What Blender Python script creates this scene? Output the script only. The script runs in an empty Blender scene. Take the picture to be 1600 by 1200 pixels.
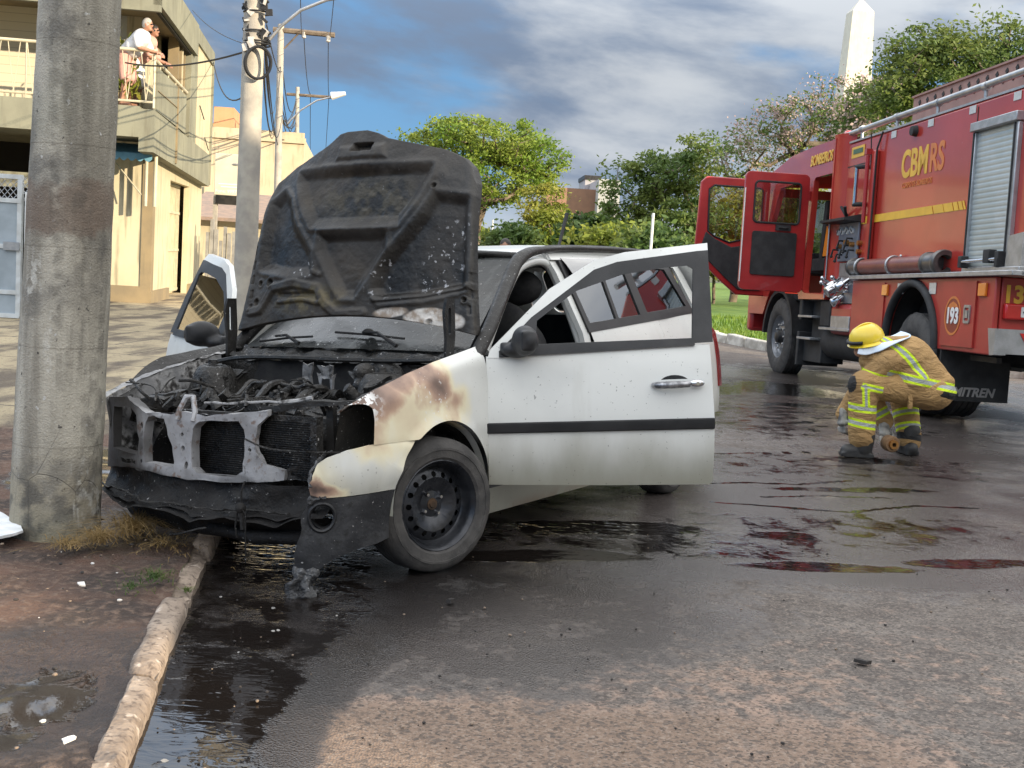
import bpy, bmesh, math, random
import numpy as np
from mathutils import Vector, Matrix, Euler, noise as mnoise
random.seed(7); np.random.seed(7)
S = bpy.context.scene; COL = S.collection; R = math.radians; PI = math.pi

# ---------------- camera ----------------
cd = bpy.data.cameras.new('camera'); cam = bpy.data.objects.new('camera', cd); COL.objects.link(cam)
PITCH = math.atan(199/1900); ROLL = .062
cd.sensor_width = 36; cd.lens = 36*1900/1600; cd.clip_end = 6000; cd.clip_start = .05
_f = Vector((0, math.cos(PITCH), -math.sin(PITCH))); _r = Vector((1, 0, 0)); _u = _r.cross(_f)
_R = _r*math.cos(ROLL)+_u*math.sin(ROLL); _U = _u*math.cos(ROLL)-_r*math.sin(ROLL)
m = Matrix((_R, _U, -_f)).transposed().to_4x4(); m.translation = (0, 0, 1.35)
cam.matrix_world = m; S.camera = cam
# ---------------- light ----------------
SUN_EL = R(14); TO_SUN = Vector((.8, -.6, 0)).normalized()
az = math.atan2(TO_SUN.x, TO_SUN.y)
W = bpy.data.worlds.new('World'); S.world = W; W.use_nodes = True
wt = W.node_tree; wt.nodes.clear()
def wn(t, **k):
    n = wt.nodes.new(t)
    for a, b in k.items(): setattr(n, a, b)
    return n
def wl(a, b): wt.links.new(a, b)
def wmath(op, a, b=None, c=None, clamp=False):
    n = wn('ShaderNodeMath', operation=op, use_clamp=clamp)
    for i, v in enumerate((a, b, c)):
        if v is None: continue
        if isinstance(v, (int, float)): n.inputs[i].default_value = v
        else: wl(v, n.inputs[i])
    return n.outputs[0]
def wramp(f, st):
    n = wn('ShaderNodeMapRange', interpolation_type='SMOOTHSTEP'); wl(f, n.inputs[0])
    n.inputs[1].default_value, n.inputs[2].default_value = st; return n.outputs[0]
def wmix(f, a, b):
    n = wn('ShaderNodeMix', data_type='RGBA')
    if isinstance(f, float): n.inputs[0].default_value = f
    else: wl(f, n.inputs[0])
    for i, v in ((6, a), (7, b)):
        if isinstance(v, tuple): n.inputs[i].default_value = (*v, 1)
        else: wl(v, n.inputs[i])
    return n.outputs[2]
sky = wn('ShaderNodeTexSky', sky_type='NISHITA', sun_disc=False, sun_elevation=SUN_EL, sun_rotation=az, altitude=100, air_density=1.2, dust_density=.6, ozone_density=2.5)
tc = wn('ShaderNodeTexCoord'); sx = wn('ShaderNodeSeparateXYZ'); wl(tc.outputs['Generated'], sx.inputs[0])
X, Y, Z = sx.outputs
def wvec(ax, ay, azz, off=(0, 0, 0)):
    c = wn('ShaderNodeCombineXYZ')
    wl(wmath('MULTIPLY_ADD', X, ax, off[0]), c.inputs[0]); wl(wmath('MULTIPLY_ADD', Y, ay, off[1]), c.inputs[1])
    z2 = wmath('ADD', wmath('MULTIPLY', Z, azz), wmath('MULTIPLY', X, .5)); wl(wmath('ADD', z2, off[2]), c.inputs[2]); return c.outputs[0]
def wnoise(v, sc, det, dist=0., rough=.55):
    n = wn('ShaderNodeTexNoise'); n.inputs['Scale'].default_value = sc; n.inputs['Detail'].default_value = det
    n.inputs['Distortion'].default_value = dist; n.inputs['Roughness'].default_value = rough; wl(v, n.inputs['Vector']); return n.outputs['Fac']
n1 = wnoise(wvec(1.5, 1.5, 4.4, (2.4, 0.9, 6.6)), 1.9, 7, .15, .54)
n2 = wnoise(wvec(1.6, 1.6, 5.0, (8.3, 2.2, 5.3)), 2.4, 7, .15, .55)
n3 = wnoise(wvec(2.5, 2.5, 5.5, (1.3, 7.7, 2.3)), 5, 6, .1, .56)
cover = wramp(wmath('ADD', wmath('MULTIPLY_ADD', n3, .18, n1), wmath('MULTIPLY', X, .26)), (.43, .62))
shade = wramp(wmath('MULTIPLY_ADD', n3, .12, n2), (.45, .72))
cloudcol = wmix(shade, (1.02, 1.36, 1.95), (3.0, 3.2, 3.45))
low = wramp(Z, (.0, .10)); bright = wmix(low, (4.7, 4.55, 4.15), (3.2, 3.35, 3.5))
hi = wramp(n1, (.5, .75))
cloudcol = wmix(wmath('MULTIPLY', wmath('MULTIPLY', shade, hi), .8), cloudcol, bright)
blue = wmix(.85, sky.outputs[0], (.52, 1.6, 3.3))
mixed = wmix(cover, blue, cloudcol); mixed = wmix(wmath('MULTIPLY', wramp(Z, (.075, .0)), .55), mixed, (4.4, 4.3, 4.0)); mixed = wmix(wmath('MULTIPLY', wramp(Z, (.22, .5)), .7), mixed, (4.5, 4.4, 4.2))
gain = wmath('MULTIPLY_ADD', wramp(Z, (.14, .5)), 1.9, 1.05)
vm = wn('ShaderNodeVectorMath', operation='SCALE'); wl(mixed, vm.inputs[0]); wl(gain, vm.inputs['Scale'])
bg = wn('ShaderNodeBackground'); bg.inputs['Strength'].default_value = .10; wl(vm.outputs[0], bg.inputs['Color'])
wo = wn('ShaderNodeOutputWorld'); wl(bg.outputs[0], wo.inputs[0])
sl = bpy.data.lights.new('sun', 'SUN'); sl.energy = 4.3; sl.angle = R(.6); sl.color = (1, .83, .60)
so = bpy.data.objects.new('sun', sl); COL.objects.link(so)
so.rotation_euler = (-(TO_SUN*math.cos(SUN_EL)+Vector((0, 0, math.sin(SUN_EL))))).to_track_quat('-Z', 'Y').to_euler()
S.view_settings.view_transform = 'Standard'; S.view_settings.look = 'None'; S.view_settings.exposure = .97; S.view_settings.gamma = 1
S.render.engine = 'CYCLES'

# ---------------- helpers ----------------
def tag(o, label=None, cat=None, group=None, kind=None):
    if label: o['label'] = label
    if cat: o['category'] = cat
    if group: o['group'] = group
    if kind: o['kind'] = kind
    return o
def thing(name, label, cat, loc=(0, 0, 0), rotz=0, group=None, M=None):
    o = bpy.data.objects.new(name, None); COL.objects.link(o); o.empty_display_size = .2
    if M is not None: o.matrix_world = M
    else: o.location = loc; o.rotation_euler = (0, 0, rotz)
    return tag(o, label, cat, group)
class MB:
    def __init__(s): s.v = []; s.f = []; s.m = []
    def add(s, vs, fs, mi=0, M=None):
        k = len(s.v)
        s.v += [tuple(M @ Vector(p)) if M is not None else tuple(p) for p in vs]
        s.f += [tuple(i+k for i in f) for f in fs]; s.m += [mi]*len(fs); return s
    def box(s, c, d, rot=None, mi=0):
        M = Matrix.Translation(c) @ ((rot if isinstance(rot, Matrix) else Euler(rot).to_matrix()).to_4x4() if rot is not None else Matrix())
        x, y, z = d[0]/2, d[1]/2, d[2]/2
        v = [(-x, -y, -z), (x, -y, -z), (x, y, -z), (-x, y, -z), (-x, -y, z), (x, -y, z), (x, y, z), (-x, y, z)]
        return s.add(v, [(3, 2, 1, 0), (4, 5, 6, 7), (0, 1, 5, 4), (1, 2, 6, 5), (2, 3, 7, 6), (3, 0, 4, 7)], mi, M)
    def bx(s, x0, x1, y0, y1, z0, z1, mi=0): return s.box(((x0+x1)/2, (y0+y1)/2, (z0+z1)/2), (abs(x1-x0), abs(y1-y0), abs(z1-z0)), None, mi)
    def tube(s, pts, r, n=8, mi=0, closed=False, caps=True):
        pts = [Vector(p) for p in pts]; k = len(pts)
        rs = r if isinstance(r, (list, tuple)) else [r]*k
        V = []; prev = None
        for i, p in enumerate(pts):
            a = pts[(i-1) % k] if (closed or i > 0) else p; b = pts[(i+1) % k] if (closed or i < k-1) else p
            t = (b-a).normalized()
            if prev is None: q = t.orthogonal().normalized()
            else:
                q = prev-t*prev.dot(t)
                q = q.normalized() if q.length > 1e-6 else t.orthogonal().normalized()
            prev = q; w = t.cross(q)
            V += [p+(q*math.cos(2*PI*j/n)+w*math.sin(2*PI*j/n))*rs[i] for j in range(n)]
        F = []
        for i in range(k if closed else k-1):
            i2 = (i+1) % k
            F += [(i*n+j, i*n+(j+1) % n, i2*n+(j+1) % n, i2*n+j) for j in range(n)]
        if caps and not closed: F += [tuple(reversed(range(n))), tuple((k-1)*n+j for j in range(n))]
        return s.add(V, F, mi)
    def cyl(s, a, b, r0, r1=None, n=16, mi=0): return s.tube([a, b], [r0, r0 if r1 is None else r1], n, mi)
    def lathe(s, prof, c=(0, 0, 0), axis=(0, 0, 1), n=32, mi=0, a0=0, a1=2*PI, ref=None):
        ax = Vector(axis).normalized(); q = Vector(ref).normalized() if ref else ax.orthogonal().normalized(); w = ax.cross(q); c = Vector(c)
        full = abs(a1-a0) > 2*PI-1e-4; m = n if full else n+1; V = []
        for r, h in prof:
            V += [c+ax*h+(q*math.cos(a0+(a1-a0)*j/n)+w*math.sin(a0+(a1-a0)*j/n))*r for j in range(m)]
        F = []
        for i in range(len(prof)-1):
            for j in range(n): F.append((i*m+j, i*m+(j+1) % m, (i+1)*m+(j+1) % m, (i+1)*m+j))
        return s.add(V, F, mi)
    def prism(s, poly, d, M=None, mi=0):
        n = len(poly); V = [(x, y, 0) for x, y in poly]+[(x, y, d) for x, y in poly]
        return s.add(V, [tuple(reversed(range(n))), tuple(range(n, 2*n))]+[(i, (i+1) % n, n+(i+1) % n, n+i) for i in range(n)], mi, M)
    def plate(s, outer, holes=(), th=.01, fn=None, mi=0, M=None, sub=0):
        vs, ts = holed(outer, holes, sub); n = len(vs)
        fn = fn or (lambda x, y, h: (x, y, h))
        V = [fn(x, y, 0) for x, y in vs]+[fn(x, y, th) for x, y in vs]
        F = [tuple(reversed(t)) for t in ts]+[tuple(i+n for i in t) for t in ts]
        ed = {}
        for t in ts:
            for a, b in zip(t, t[1:]+t[:1]): ed[(a, b)] = 1
        for (a, b) in ed:
            if (b, a) not in ed: F.append((a, b, b+n, a+n))
        return s.add(V, F, mi, M)
    def grid(s, fn, nu, nv, mi=0, M=None, flip=False):
        V = [fn(i/nu, j/nv) for j in range(nv+1) for i in range(nu+1)]; w = nu+1
        F = [(j*w+i, j*w+i+1, (j+1)*w+i+1, (j+1)*w+i) for j in range(nv) for i in range(nu)]
        if flip: F = [tuple(reversed(f)) for f in F]
        return s.add(V, F, mi, M)
    def ball(s, c, r, nu=12, nv=8, mi=0, rot=None):
        r = (r, r, r) if isinstance(r, (int, float)) else r
        M = Matrix.Translation(c) @ (Euler(rot).to_matrix().to_4x4() if rot else Matrix())
        V = [(r[0]*math.sin(PI*j/nv)*math.cos(2*PI*i/nu), r[1]*math.sin(PI*j/nv)*math.sin(2*PI*i/nu), r[2]*math.cos(PI*j/nv)) for j in range(nv+1) for i in range(nu)]
        F = [(j*nu+i, (j+1)*nu+i, (j+1)*nu+(i+1) % nu, j*nu+(i+1) % nu) for j in range(nv) for i in range(nu)]
        return s.add(V, F, mi, M)
    def xf(s, M): s.v = [tuple(M @ Vector(p)) for p in s.v]; return s
    def fn(s, f): s.v = [tuple(f(Vector(p))) for p in s.v]; return s
    def jitter(s, a, sc=8.):
        return s.fn(lambda p: p+mnoise.noise_vector(p*sc)*a)
    def build(s, name, mats, parent=None, smooth=35, bevel=0, seg=2, merge=False, sub=0):
        me = bpy.data.meshes.new(name); me.from_pydata(s.v, [], s.f)
        for mm in (mats if isinstance(mats, (list, tuple)) else [mats]): me.materials.append(mm)
        if any(s.m): me.polygons.foreach_set('material_index', s.m)
        bm = bmesh.new(); bm.from_mesh(me)
        bmesh.ops.remove_doubles(bm, verts=bm.verts, dist=1e-5)
        bmesh.ops.recalc_face_normals(bm, faces=bm.faces); bm.to_mesh(me); bm.free()
        if smooth is not None:
            me.shade_smooth(); me.set_sharp_from_angle(angle=R(smooth))
        o = bpy.data.objects.new(name, me); COL.objects.link(o); o.parent = parent
        if bevel:
            b = o.modifiers.new('bevel', 'BEVEL'); b.width = bevel; b.segments = seg; b.limit_method = 'ANGLE'; b.angle_limit = R(40)
        if sub:
            q = o.modifiers.new('sub', 'SUBSURF'); q.levels = sub; q.render_levels = sub
        return o
def holed(outer, holes=(), sub=0):
    bm = bmesh.new(); es = []
    for loop in [outer]+list(holes):
        vs = [bm.verts.new((x, y, 0)) for x, y in loop]
        es += [bm.edges.new((vs[i], vs[(i+1) % len(vs)])) for i in range(len(vs))]
    bmesh.ops.triangle_fill(bm, use_beauty=True, use_dissolve=False, edges=es, normal=(0, 0, 1))
    if sub: bmesh.ops.subdivide_edges(bm, edges=bm.edges[:], cuts=sub, use_grid_fill=True)
    bm.verts.index_update()
    vs = [(v.co.x, v.co.y) for v in bm.verts]; ts = []
    for f in bm.faces:
        l = [v.index for v in f.verts]
        if f.normal.z < 0: l.reverse()
        ts.append(tuple(l))
    bm.free(); return vs, ts
def circ(cx, cy, r, n=20, ry=None, a0=0): return [(cx+r*math.cos(a0+2*PI*i/n), cy+(ry or r)*math.sin(a0+2*PI*i/n)) for i in range(n)]
def rrect(x0, x1, y0, y1, r, n=4):
    P = []
    for cx, cy, a in ((x1-r, y1-r, 0), (x0+r, y1-r, PI/2), (x0+r, y0+r, PI), (x1-r, y0+r, 1.5*PI)):
        P += [(cx+r*math.cos(a+PI/2*i/n), cy+r*math.sin(a+PI/2*i/n)) for i in range(n+1)]
    return P
def spline(pts, n=6):
    pts = [Vector(p) for p in pts]; out = []
    P = [pts[0]*2-pts[1]]+pts+[pts[-1]*2-pts[-2]]
    for i in range(1, len(P)-2):
        a, b, c, d = P[i-1:i+3]
        for k in range(n):
            t = k/n; out.append(.5*((2*b)+(c-a)*t+(2*a-5*b+4*c-d)*t*t+(3*b-a-3*c+d)*t**3))
    out.append(pts[-1]); return out
def interp(x, xs, ys): return float(np.interp(x, xs, ys))
def lin(h):
    c = [int(h[i:i+2], 16)/255 for i in (0, 2, 4)]
    return tuple(x/12.92 if x < .04045 else ((x+.055)/1.055)**2.4 for x in c)
def evald(o):
    dg = bpy.context.evaluated_depsgraph_get(); dg.update()
    me = bpy.data.meshes.new_from_object(o.evaluated_get(dg), depsgraph=dg); return me
def blob(name, parts, mats, parent=None, voxel=.01, smooth_it=6, keep=None):
    """parts: ('c',p,q,r0,r1) tapered capsule / ('e',c,(rx,ry,rz),rot) ellipsoid / ('b',c,dims,rot). Voxel-merged into one continuous mesh."""
    b = MB()
    for q in parts:
        if q[0] == 'c':
            p0, p1 = Vector(q[1]), Vector(q[2]); r0, r1 = q[3], q[4]
            b.tube([p0, p1], [r0, r1], 16); b.ball(p0, r0, 16, 10); b.ball(p1, r1, 16, 10)
        elif q[0] == 'e': b.ball(q[1], q[2], 20, 14, rot=q[3] if len(q) > 3 else None)
        elif q[0] == 'b': b.box(q[1], q[2], q[3] if len(q) > 3 else None)
    o = b.build('tmp', [], None, None)
    r = o.modifiers.new('r', 'REMESH'); r.mode = 'VOXEL'; r.voxel_size = voxel
    sm = o.modifiers.new('s', 'SMOOTH'); sm.iterations = smooth_it; sm.factor = .6
    me = evald(o); bpy.data.objects.remove(o); me.name = name
    me.materials.clear()
    for mm in (mats if isinstance(mats, (list, tuple)) else [mats]): me.materials.append(mm)
    me.shade_smooth()
    ob = bpy.data.objects.new(name, me); COL.objects.link(ob); ob.parent = parent; return ob
def text(name, body, size, M, mt, parent=None, ext=.002, off=0., shear=0., align='CENTER', sx=1.):
    c = bpy.data.curves.new(name, 'FONT'); c.body = body; c.size = size; c.extrude = ext; c.offset = off; c.shear = shear
    c.align_x = align; c.align_y = 'CENTER'; c.resolution_u = 6
    o = bpy.data.objects.new(name, c); COL.objects.link(o); me = evald(o); bpy.data.objects.remove(o)
    me.transform(M @ Matrix.Diagonal((sx, 1, 1, 1))); me.materials.clear(); me.materials.append(mt)
    ob = bpy.data.objects.new(name, me); COL.objects.link(ob); ob.parent = parent; return ob
def copy_tree(o, parent=None):
    c = o.copy(); COL.objects.link(c)
    if parent: c.parent = parent
    for ch in o.children: copy_tree(ch, c)
    return c
def set_attr(o, name, vals):
    a = o.data.attributes.new(name, 'FLOAT', 'POINT'); a.data.foreach_set('value', np.asarray(vals, dtype=np.float32))
# ---------------- material helper ----------------
class NT:
    def __init__(s, name):
        s.mat = bpy.data.materials.new(name); s.mat.use_nodes = True; s.t = s.mat.node_tree
        s.b = s.t.nodes['Principled BSDF']; s.out = s.t.nodes['Material Output']; s.tc = s.t.nodes.new('ShaderNodeTexCoord')
    def n(s, ty, **k):
        n = s.t.nodes.new(ty)
        for a, b in k.items(): setattr(n, a, b)
        return n
    def put(s, sock, v):
        if isinstance(v, bpy.types.NodeSocket): s.t.links.new(v, sock)
        elif isinstance(v, (tuple, list)) and len(v) == 3 and sock.type == 'RGBA': sock.default_value = (*v, 1)
        else: sock.default_value = v
    def obj(s): return s.tc.outputs['Object']
    def mapv(s, sc=(1, 1, 1), loc=(0, 0, 0), v=None, rot=(0, 0, 0)):
        n = s.n('ShaderNodeMapping'); n.inputs['Scale'].default_value = sc; n.inputs['Location'].default_value = loc; n.inputs['Rotation'].default_value = rot
        s.put(n.inputs[0], v or s.obj()); return n.outputs[0]
    def noise(s, sc=5, det=4, v=None, dist=0, rough=.55):
        n = s.n('ShaderNodeTexNoise'); s.put(n.inputs['Vector'], v or s.obj()); n.inputs['Scale'].default_value = sc
        n.inputs['Detail'].default_value = det; n.inputs['Distortion'].default_value = dist; n.inputs['Roughness'].default_value = rough; return n.outputs['Fac']
    def voro(s, sc=5, v=None, feat='F1', rnd=1):
        n = s.n('ShaderNodeTexVoronoi', feature=feat); s.put(n.inputs['Vector'], v or s.obj()); n.inputs['Scale'].default_value = sc; n.inputs['Randomness'].default_value = rnd; return n.outputs[0]
    def math(s, op, a, b=None, c=None, clamp=False):
        n = s.n('ShaderNodeMath', operation=op, use_clamp=clamp)
        for i, v in enumerate((a, b, c)):
            if v is not None: s.put(n.inputs[i], v)
        return n.outputs[0]
    def mr(s, f, a, b, c=0., d=1.):
        n = s.n('ShaderNodeMapRange', interpolation_type='SMOOTHSTEP'); s.put(n.inputs[0], f)
        for i, v in enumerate((a, b, c, d)): s.put(n.inputs[i+1], v)
        return n.outputs[0]
    def mix(s, f, a, b, blend='MIX'):
        n = s.n('ShaderNodeMix', data_type='RGBA', blend_type=blend); s.put(n.inputs[0], f); s.put(n.inputs[6], a); s.put(n.inputs[7], b); return n.outputs[2]
    def xyz(s, v=None):
        n = s.n('ShaderNodeSeparateXYZ'); s.put(n.inputs[0], v or s.obj()); return n.outputs
    def attr(s, name): return s.n('ShaderNodeAttribute', attribute_name=name).outputs['Fac']
    def dist(s, c, sc=(1, 1, 1), v=None):
        n = s.n('ShaderNodeVectorMath', operation='SUBTRACT'); s.put(n.inputs[0], v or s.obj()); n.inputs[1].default_value = c
        q = s.n('ShaderNodeVectorMath', operation='MULTIPLY'); s.put(q.inputs[0], n.outputs[0]); q.inputs[1].default_value = sc
        l = s.n('ShaderNodeVectorMath', operation='LENGTH'); s.put(l.inputs[0], q.outputs[0]); return l.outputs['Value']
    def bump(s, h, st=.3, d=.01):
        n = s.n('ShaderNodeBump'); n.inputs['Strength'].default_value = st; n.inputs['Distance'].default_value = d; s.put(n.inputs['Height'], h); s.put(s.b.inputs['Normal'], n.outputs[0])
    def set(s, **k):
        names = dict(col='Base Color', rough='Roughness', metal='Metallic', spec='Specular IOR Level', coat='Coat Weight', coatr='Coat Roughness', alpha='Alpha', trans='Transmission Weight', sheen='Sheen Weight')
        for a, b in k.items(): s.put(s.b.inputs[names[a]], b)
        return s.mat
def mat(name, c1, c2=None, sc=6, rough=.6, metal=0, bump=0, bs=40, bd=.01, spec=.5, coat=0, r2=None, lo=.35, hi=.65, det=6):
    t = NT(name); col = c1; rg = rough
    if c2 is not None:
        f = t.mr(t.noise(sc, det), lo, hi); col = t.mix(f, c1, c2)
        if r2 is not None: rg = t.mr(f, 0, 1, rough, r2)
    if bump: t.bump(t.noise(bs, 5), bump, bd)
    return t.set(col=col, rough=rg, metal=metal, spec=spec, coat=coat)
# ---------------- survey helper: a photo pixel and a distance give a world point ----------------
def ray(u, v): return _f+_R*((u-800)/1900)-_U*((v-600)/1900)
def at(u, v, y): d = ray(u, v); return Vector((0, 0, 1.35))+d*(y/d.y)
def gp(u, v, z=0.): d = ray(u, v); return Vector((0, 0, 1.35))+d*((z-1.35)/d.z)
def sst(a, b, x): t = np.clip((x-a)/(b-a), 0, 1); return t*t*(3-2*t)
def ell(X, Y, cx, cy, rx, ry, ang=0, soft=.5):
    c, s = math.cos(ang), math.sin(ang); dx, dy = X-cx, Y-cy
    r = np.sqrt(((c*dx+s*dy)/rx)**2+((-s*dx+c*dy)/ry)**2); return 1-sst(1-soft, 1+soft, r)
def seg(X, Y, pts, w):
    d = np.full(X.shape, 9.)
    for (ax, ay), (bx, by) in zip(pts, pts[1:]):
        t = np.clip(((X-ax)*(bx-ax)+(Y-ay)*(by-ay))/((bx-ax)**2+(by-ay)**2), 0, 1)
        d = np.minimum(d, np.hypot(X-ax-t*(bx-ax), Y-ay-t*(by-ay)))
    return 1-sst(w*.5, w*1.3, d)
def vnoise(X, Y, sc, seed=0):
    x, y = X*sc+seed*17.3, Y*sc+seed*9.1; xi, yi = np.floor(x), np.floor(y); fx, fy = x-xi, y-yi
    def h(a, b): v = np.sin(a*127.1+b*311.7)*43758.5453; return v-np.floor(v)
    fx, fy = fx*fx*(3-2*fx), fy*fy*(3-2*fy)
    return (h(xi, yi)*(1-fx)+h(xi+1, yi)*fx)*(1-fy)+(h(xi, yi+1)*(1-fx)+h(xi+1, yi+1)*fx)*fy
def fbm(X, Y, sc, seed=0, o=4): return sum(vnoise(X, Y, sc*2**i, seed+i)*.5**i for i in range(o))/sum(.5**i for i in range(o))
def xk(y): return -.93-.152*(y-3) if np.isscalar(y) else -.93-.152*(y-3)
def sheet(name, xs_off, ys, xfun, zfun, mt, attrs, kind='structure'):
    OX, YY = np.meshgrid(np.array(xs_off), np.array(ys)); XX = xfun(OX, YY); ZZ = zfun(XX, YY)
    nx, ny = len(xs_off), len(ys)
    me = bpy.data.meshes.new(name)
    V = np.stack([XX, YY, ZZ], -1).reshape(-1, 3)
    j, i = np.meshgrid(np.arange(ny-1), np.arange(nx-1), indexing='ij'); a = (j*nx+i).ravel()
    F = np.stack([a, a+1, a+1+nx, a+nx], -1)
    me.from_pydata(V.tolist(), [], F.tolist()); me.materials.append(mt); me.shade_smooth()
    o = bpy.data.objects.new(name, me); COL.objects.link(o); tag(o, kind=kind)
    for k, fv in attrs.items(): set_attr(o, k, fv(XX, YY).ravel())
    return o
# ---------------- materials ----------------
def asphalt():
    t = NT('wet asphalt'); o = t.obj()
    vcell = t.n('ShaderNodeTexVoronoi'); t.put(vcell.inputs['Vector'], o); vcell.inputs['Scale'].default_value = 120; cellv = t.xyz(vcell.outputs['Color'])[0]
    vc2 = t.n('ShaderNodeTexVoronoi'); t.put(vc2.inputs['Vector'], o); vc2.inputs['Scale'].default_value = 48; cell2 = t.xyz(vc2.outputs['Color'])[1]
    wet, pud, tan_tint, soot = (t.attr(a) for a in ('wet', 'puddle', 'tan_tint', 'soot'))
    big = t.noise(.9, 5, o); mid = t.noise(4, 6, o, .4); fine = t.noise(130, 3, o); vor = t.voro(95, o); agg = t.voro(210, o)
    patch = t.noise(14, 5, o, .6)
    col = t.mix(t.mr(mid, .3, .7), (.10, .083, .073), (.165, .143, .126))
    col = t.mix(t.mr(t.math('ADD', patch, t.math('MULTIPLY', tan_tint, .5)), .62, .92), col, (.36, .25, .19))
    col = t.mix(t.mr(t.math('ADD', t.math('MULTIPLY', tan_tint, .62), t.math('ADD', t.math('MULTIPLY', mid, .45), t.math('MULTIPLY', patch, .45))), .62, .98), col, (.195, .135, .098))
    col = t.mix(t.mr(agg, .0, .35, .75, 0.), col, t.mix(t.mr(t.noise(300, 2, o), .4, .6), (.02, .02, .02), (.34, .29, .25)))
    col = t.mix(t.mr(cellv, .55, 1., 0, .75), col, (.05, .042, .037)); col = t.mix(t.mr(cellv, .0, .30, .42, 0), col, (.32, .26, .21)); col = t.mix(t.mr(cell2, .80, .95, 0, .6), col, (.06, .05, .045)); col = t.mix(t.mr(t.noise(38, 5, o), .56, .68, 0, .55), col, (.07, .055, .046))
    wn_ = t.math('ADD', wet, t.math('MULTIPLY', t.math('SUBTRACT', mid, .5), .9))
    wn_ = t.math('ADD', wn_, t.math('MULTIPLY', t.math('SUBTRACT', t.noise(22, 4, o), .5), .5))
    wm = t.mr(wn_, .28, .62)
    hue = t.mix(t.mr(big, .35, .65), (.034, .0285, .027), (.068, .059, .056))
    col = t.mix(t.math('MULTIPLY', wm, .88), col, hue)
    col = t.mix(t.math('MULTIPLY', soot, .85), col, (.008, .007, .007))
    pn = t.math('ADD', pud, t.math('MULTIPLY', t.math('SUBTRACT', t.noise(5.5, 5, o, .5), .5), .85))
    pn = t.math('ADD', pn, t.math('MULTIPLY', t.math('SUBTRACT', t.noise(30, 4, o), .5), .28)); pm = t.mr(pn, .40, .60)
    col = t.mix(pm, col, (.010, .008, .007))
    rough = t.mr(wm, 0, 1, .92, .30); rough = t.math('SUBTRACT', rough, t.math('MULTIPLY', wm, t.mr(big, .42, .6, 0., .19)))
    rough = t.mix(pm, rough, (.02, .02, .02))
    h = t.math('ADD', t.math('MULTIPLY', vcell.outputs[0], .7), t.math('ADD', t.math('MULTIPLY', fine, .25), t.math('MULTIPLY', mid, .25)))
    dry = t.math('SUBTRACT', 1., t.math('MULTIPLY', pm, .985), clamp=True)
    rip = t.noise(9, 2, t.mapv((1, 2.2, 1)), .8)
    h = t.math('ADD', t.math('MULTIPLY', h, t.math('MULTIPLY', dry, t.mr(wm, 0, 1, 1., .55))), t.math('MULTIPLY', t.math('MULTIPLY', rip, t.attr('ripple')), 2.2))
    t.bump(h, .7, .009)
    return t.set(col=col, rough=rough, spec=.5)
def dirt():
    t = NT('pavement dirt'); o = t.obj(); pud, conc, wet = t.attr('puddle'), t.attr('concrete'), t.attr('wet')
    mid = t.noise(3.2, 6, o, .3); f = t.noise(28, 6, o); g = t.noise(110, 4, o)
    col = t.mix(t.mr(mid, .35, .65), (.045, .031, .025), (.125, .07, .048))
    col = t.mix(t.mr(f, .45, .72), col, (.17, .115, .085)); col = t.mix(t.mr(g, .55, .75, 0, .6), col, (.02, .015, .012))
    br = t.n('ShaderNodeTexBrick'); br.offset = .5; t.put(br.inputs['Vector'], t.mapv((1, 1, 1), rot=(0, 0, .13))); br.inputs['Scale'].default_value = .8
    br.inputs['Mortar Size'].default_value = .012; br.inputs['Brick Width'].default_value = 1.; br.inputs['Row Height'].default_value = .8
    t.put(br.inputs['Color1'], (.44, .36, .23)); t.put(br.inputs['Color2'], (.34, .28, .18)); t.put(br.inputs['Mortar'], (.07, .06, .05))
    cc = t.mix(t.mr(t.noise(2.2, 6, t.mapv((1, .35, 1))), .42, .62), br.outputs[0], (.12, .095, .07))
    cc = t.mix(t.mr(f, .55, .75), cc, (.07, .06, .05))
    cm = t.mr(t.math('ADD', conc, t.math('MULTIPLY', t.math('SUBTRACT', mid, .5), .8)), .4, .6); col = t.mix(cm, col, cc)
    wm = t.mr(t.math('ADD', wet, t.math('MULTIPLY', t.math('SUBTRACT', f, .5), .6)), .3, .7); col = t.mix(t.math('MULTIPLY', wm, .7), col, (.022, .017, .015))
    pm = t.mr(t.math('ADD', pud, t.math('MULTIPLY', t.math('SUBTRACT', t.noise(7, 5, o, .4), .5), .7)), .46, .56)
    col = t.mix(pm, col, (.03, .024, .02)); rough = t.mix(pm, t.mr(wm, 0, 1, .9, .45), (.03, .03, .03))
    t.bump(t.math('MULTIPLY', t.math('ADD', f, t.math('MULTIPLY', g, .5)), t.math('SUBTRACT', 1., t.math('MULTIPLY', pm, .97))), .9, .03)
    return t.set(col=col, rough=rough)
def kerbmat():
    t = NT('worn kerb concrete'); o = t.obj(); a = t.noise(7, 6, o); f = t.noise(45, 5, o); v = t.voro(70, o)
    col = t.mix(t.mr(a, .35, .65), (.17, .13, .10), (.32, .255, .20)); col = t.mix(t.mr(f, .5, .68), col, (.10, .075, .06))
    col = t.mix(t.mr(t.noise(19, 5, o), .6, .72), col, (.44, .37, .31))
    t.bump(t.math('ADD', f, t.math('MULTIPLY', v, .6)), .5, .008); return t.set(col=col, rough=.88)
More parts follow.
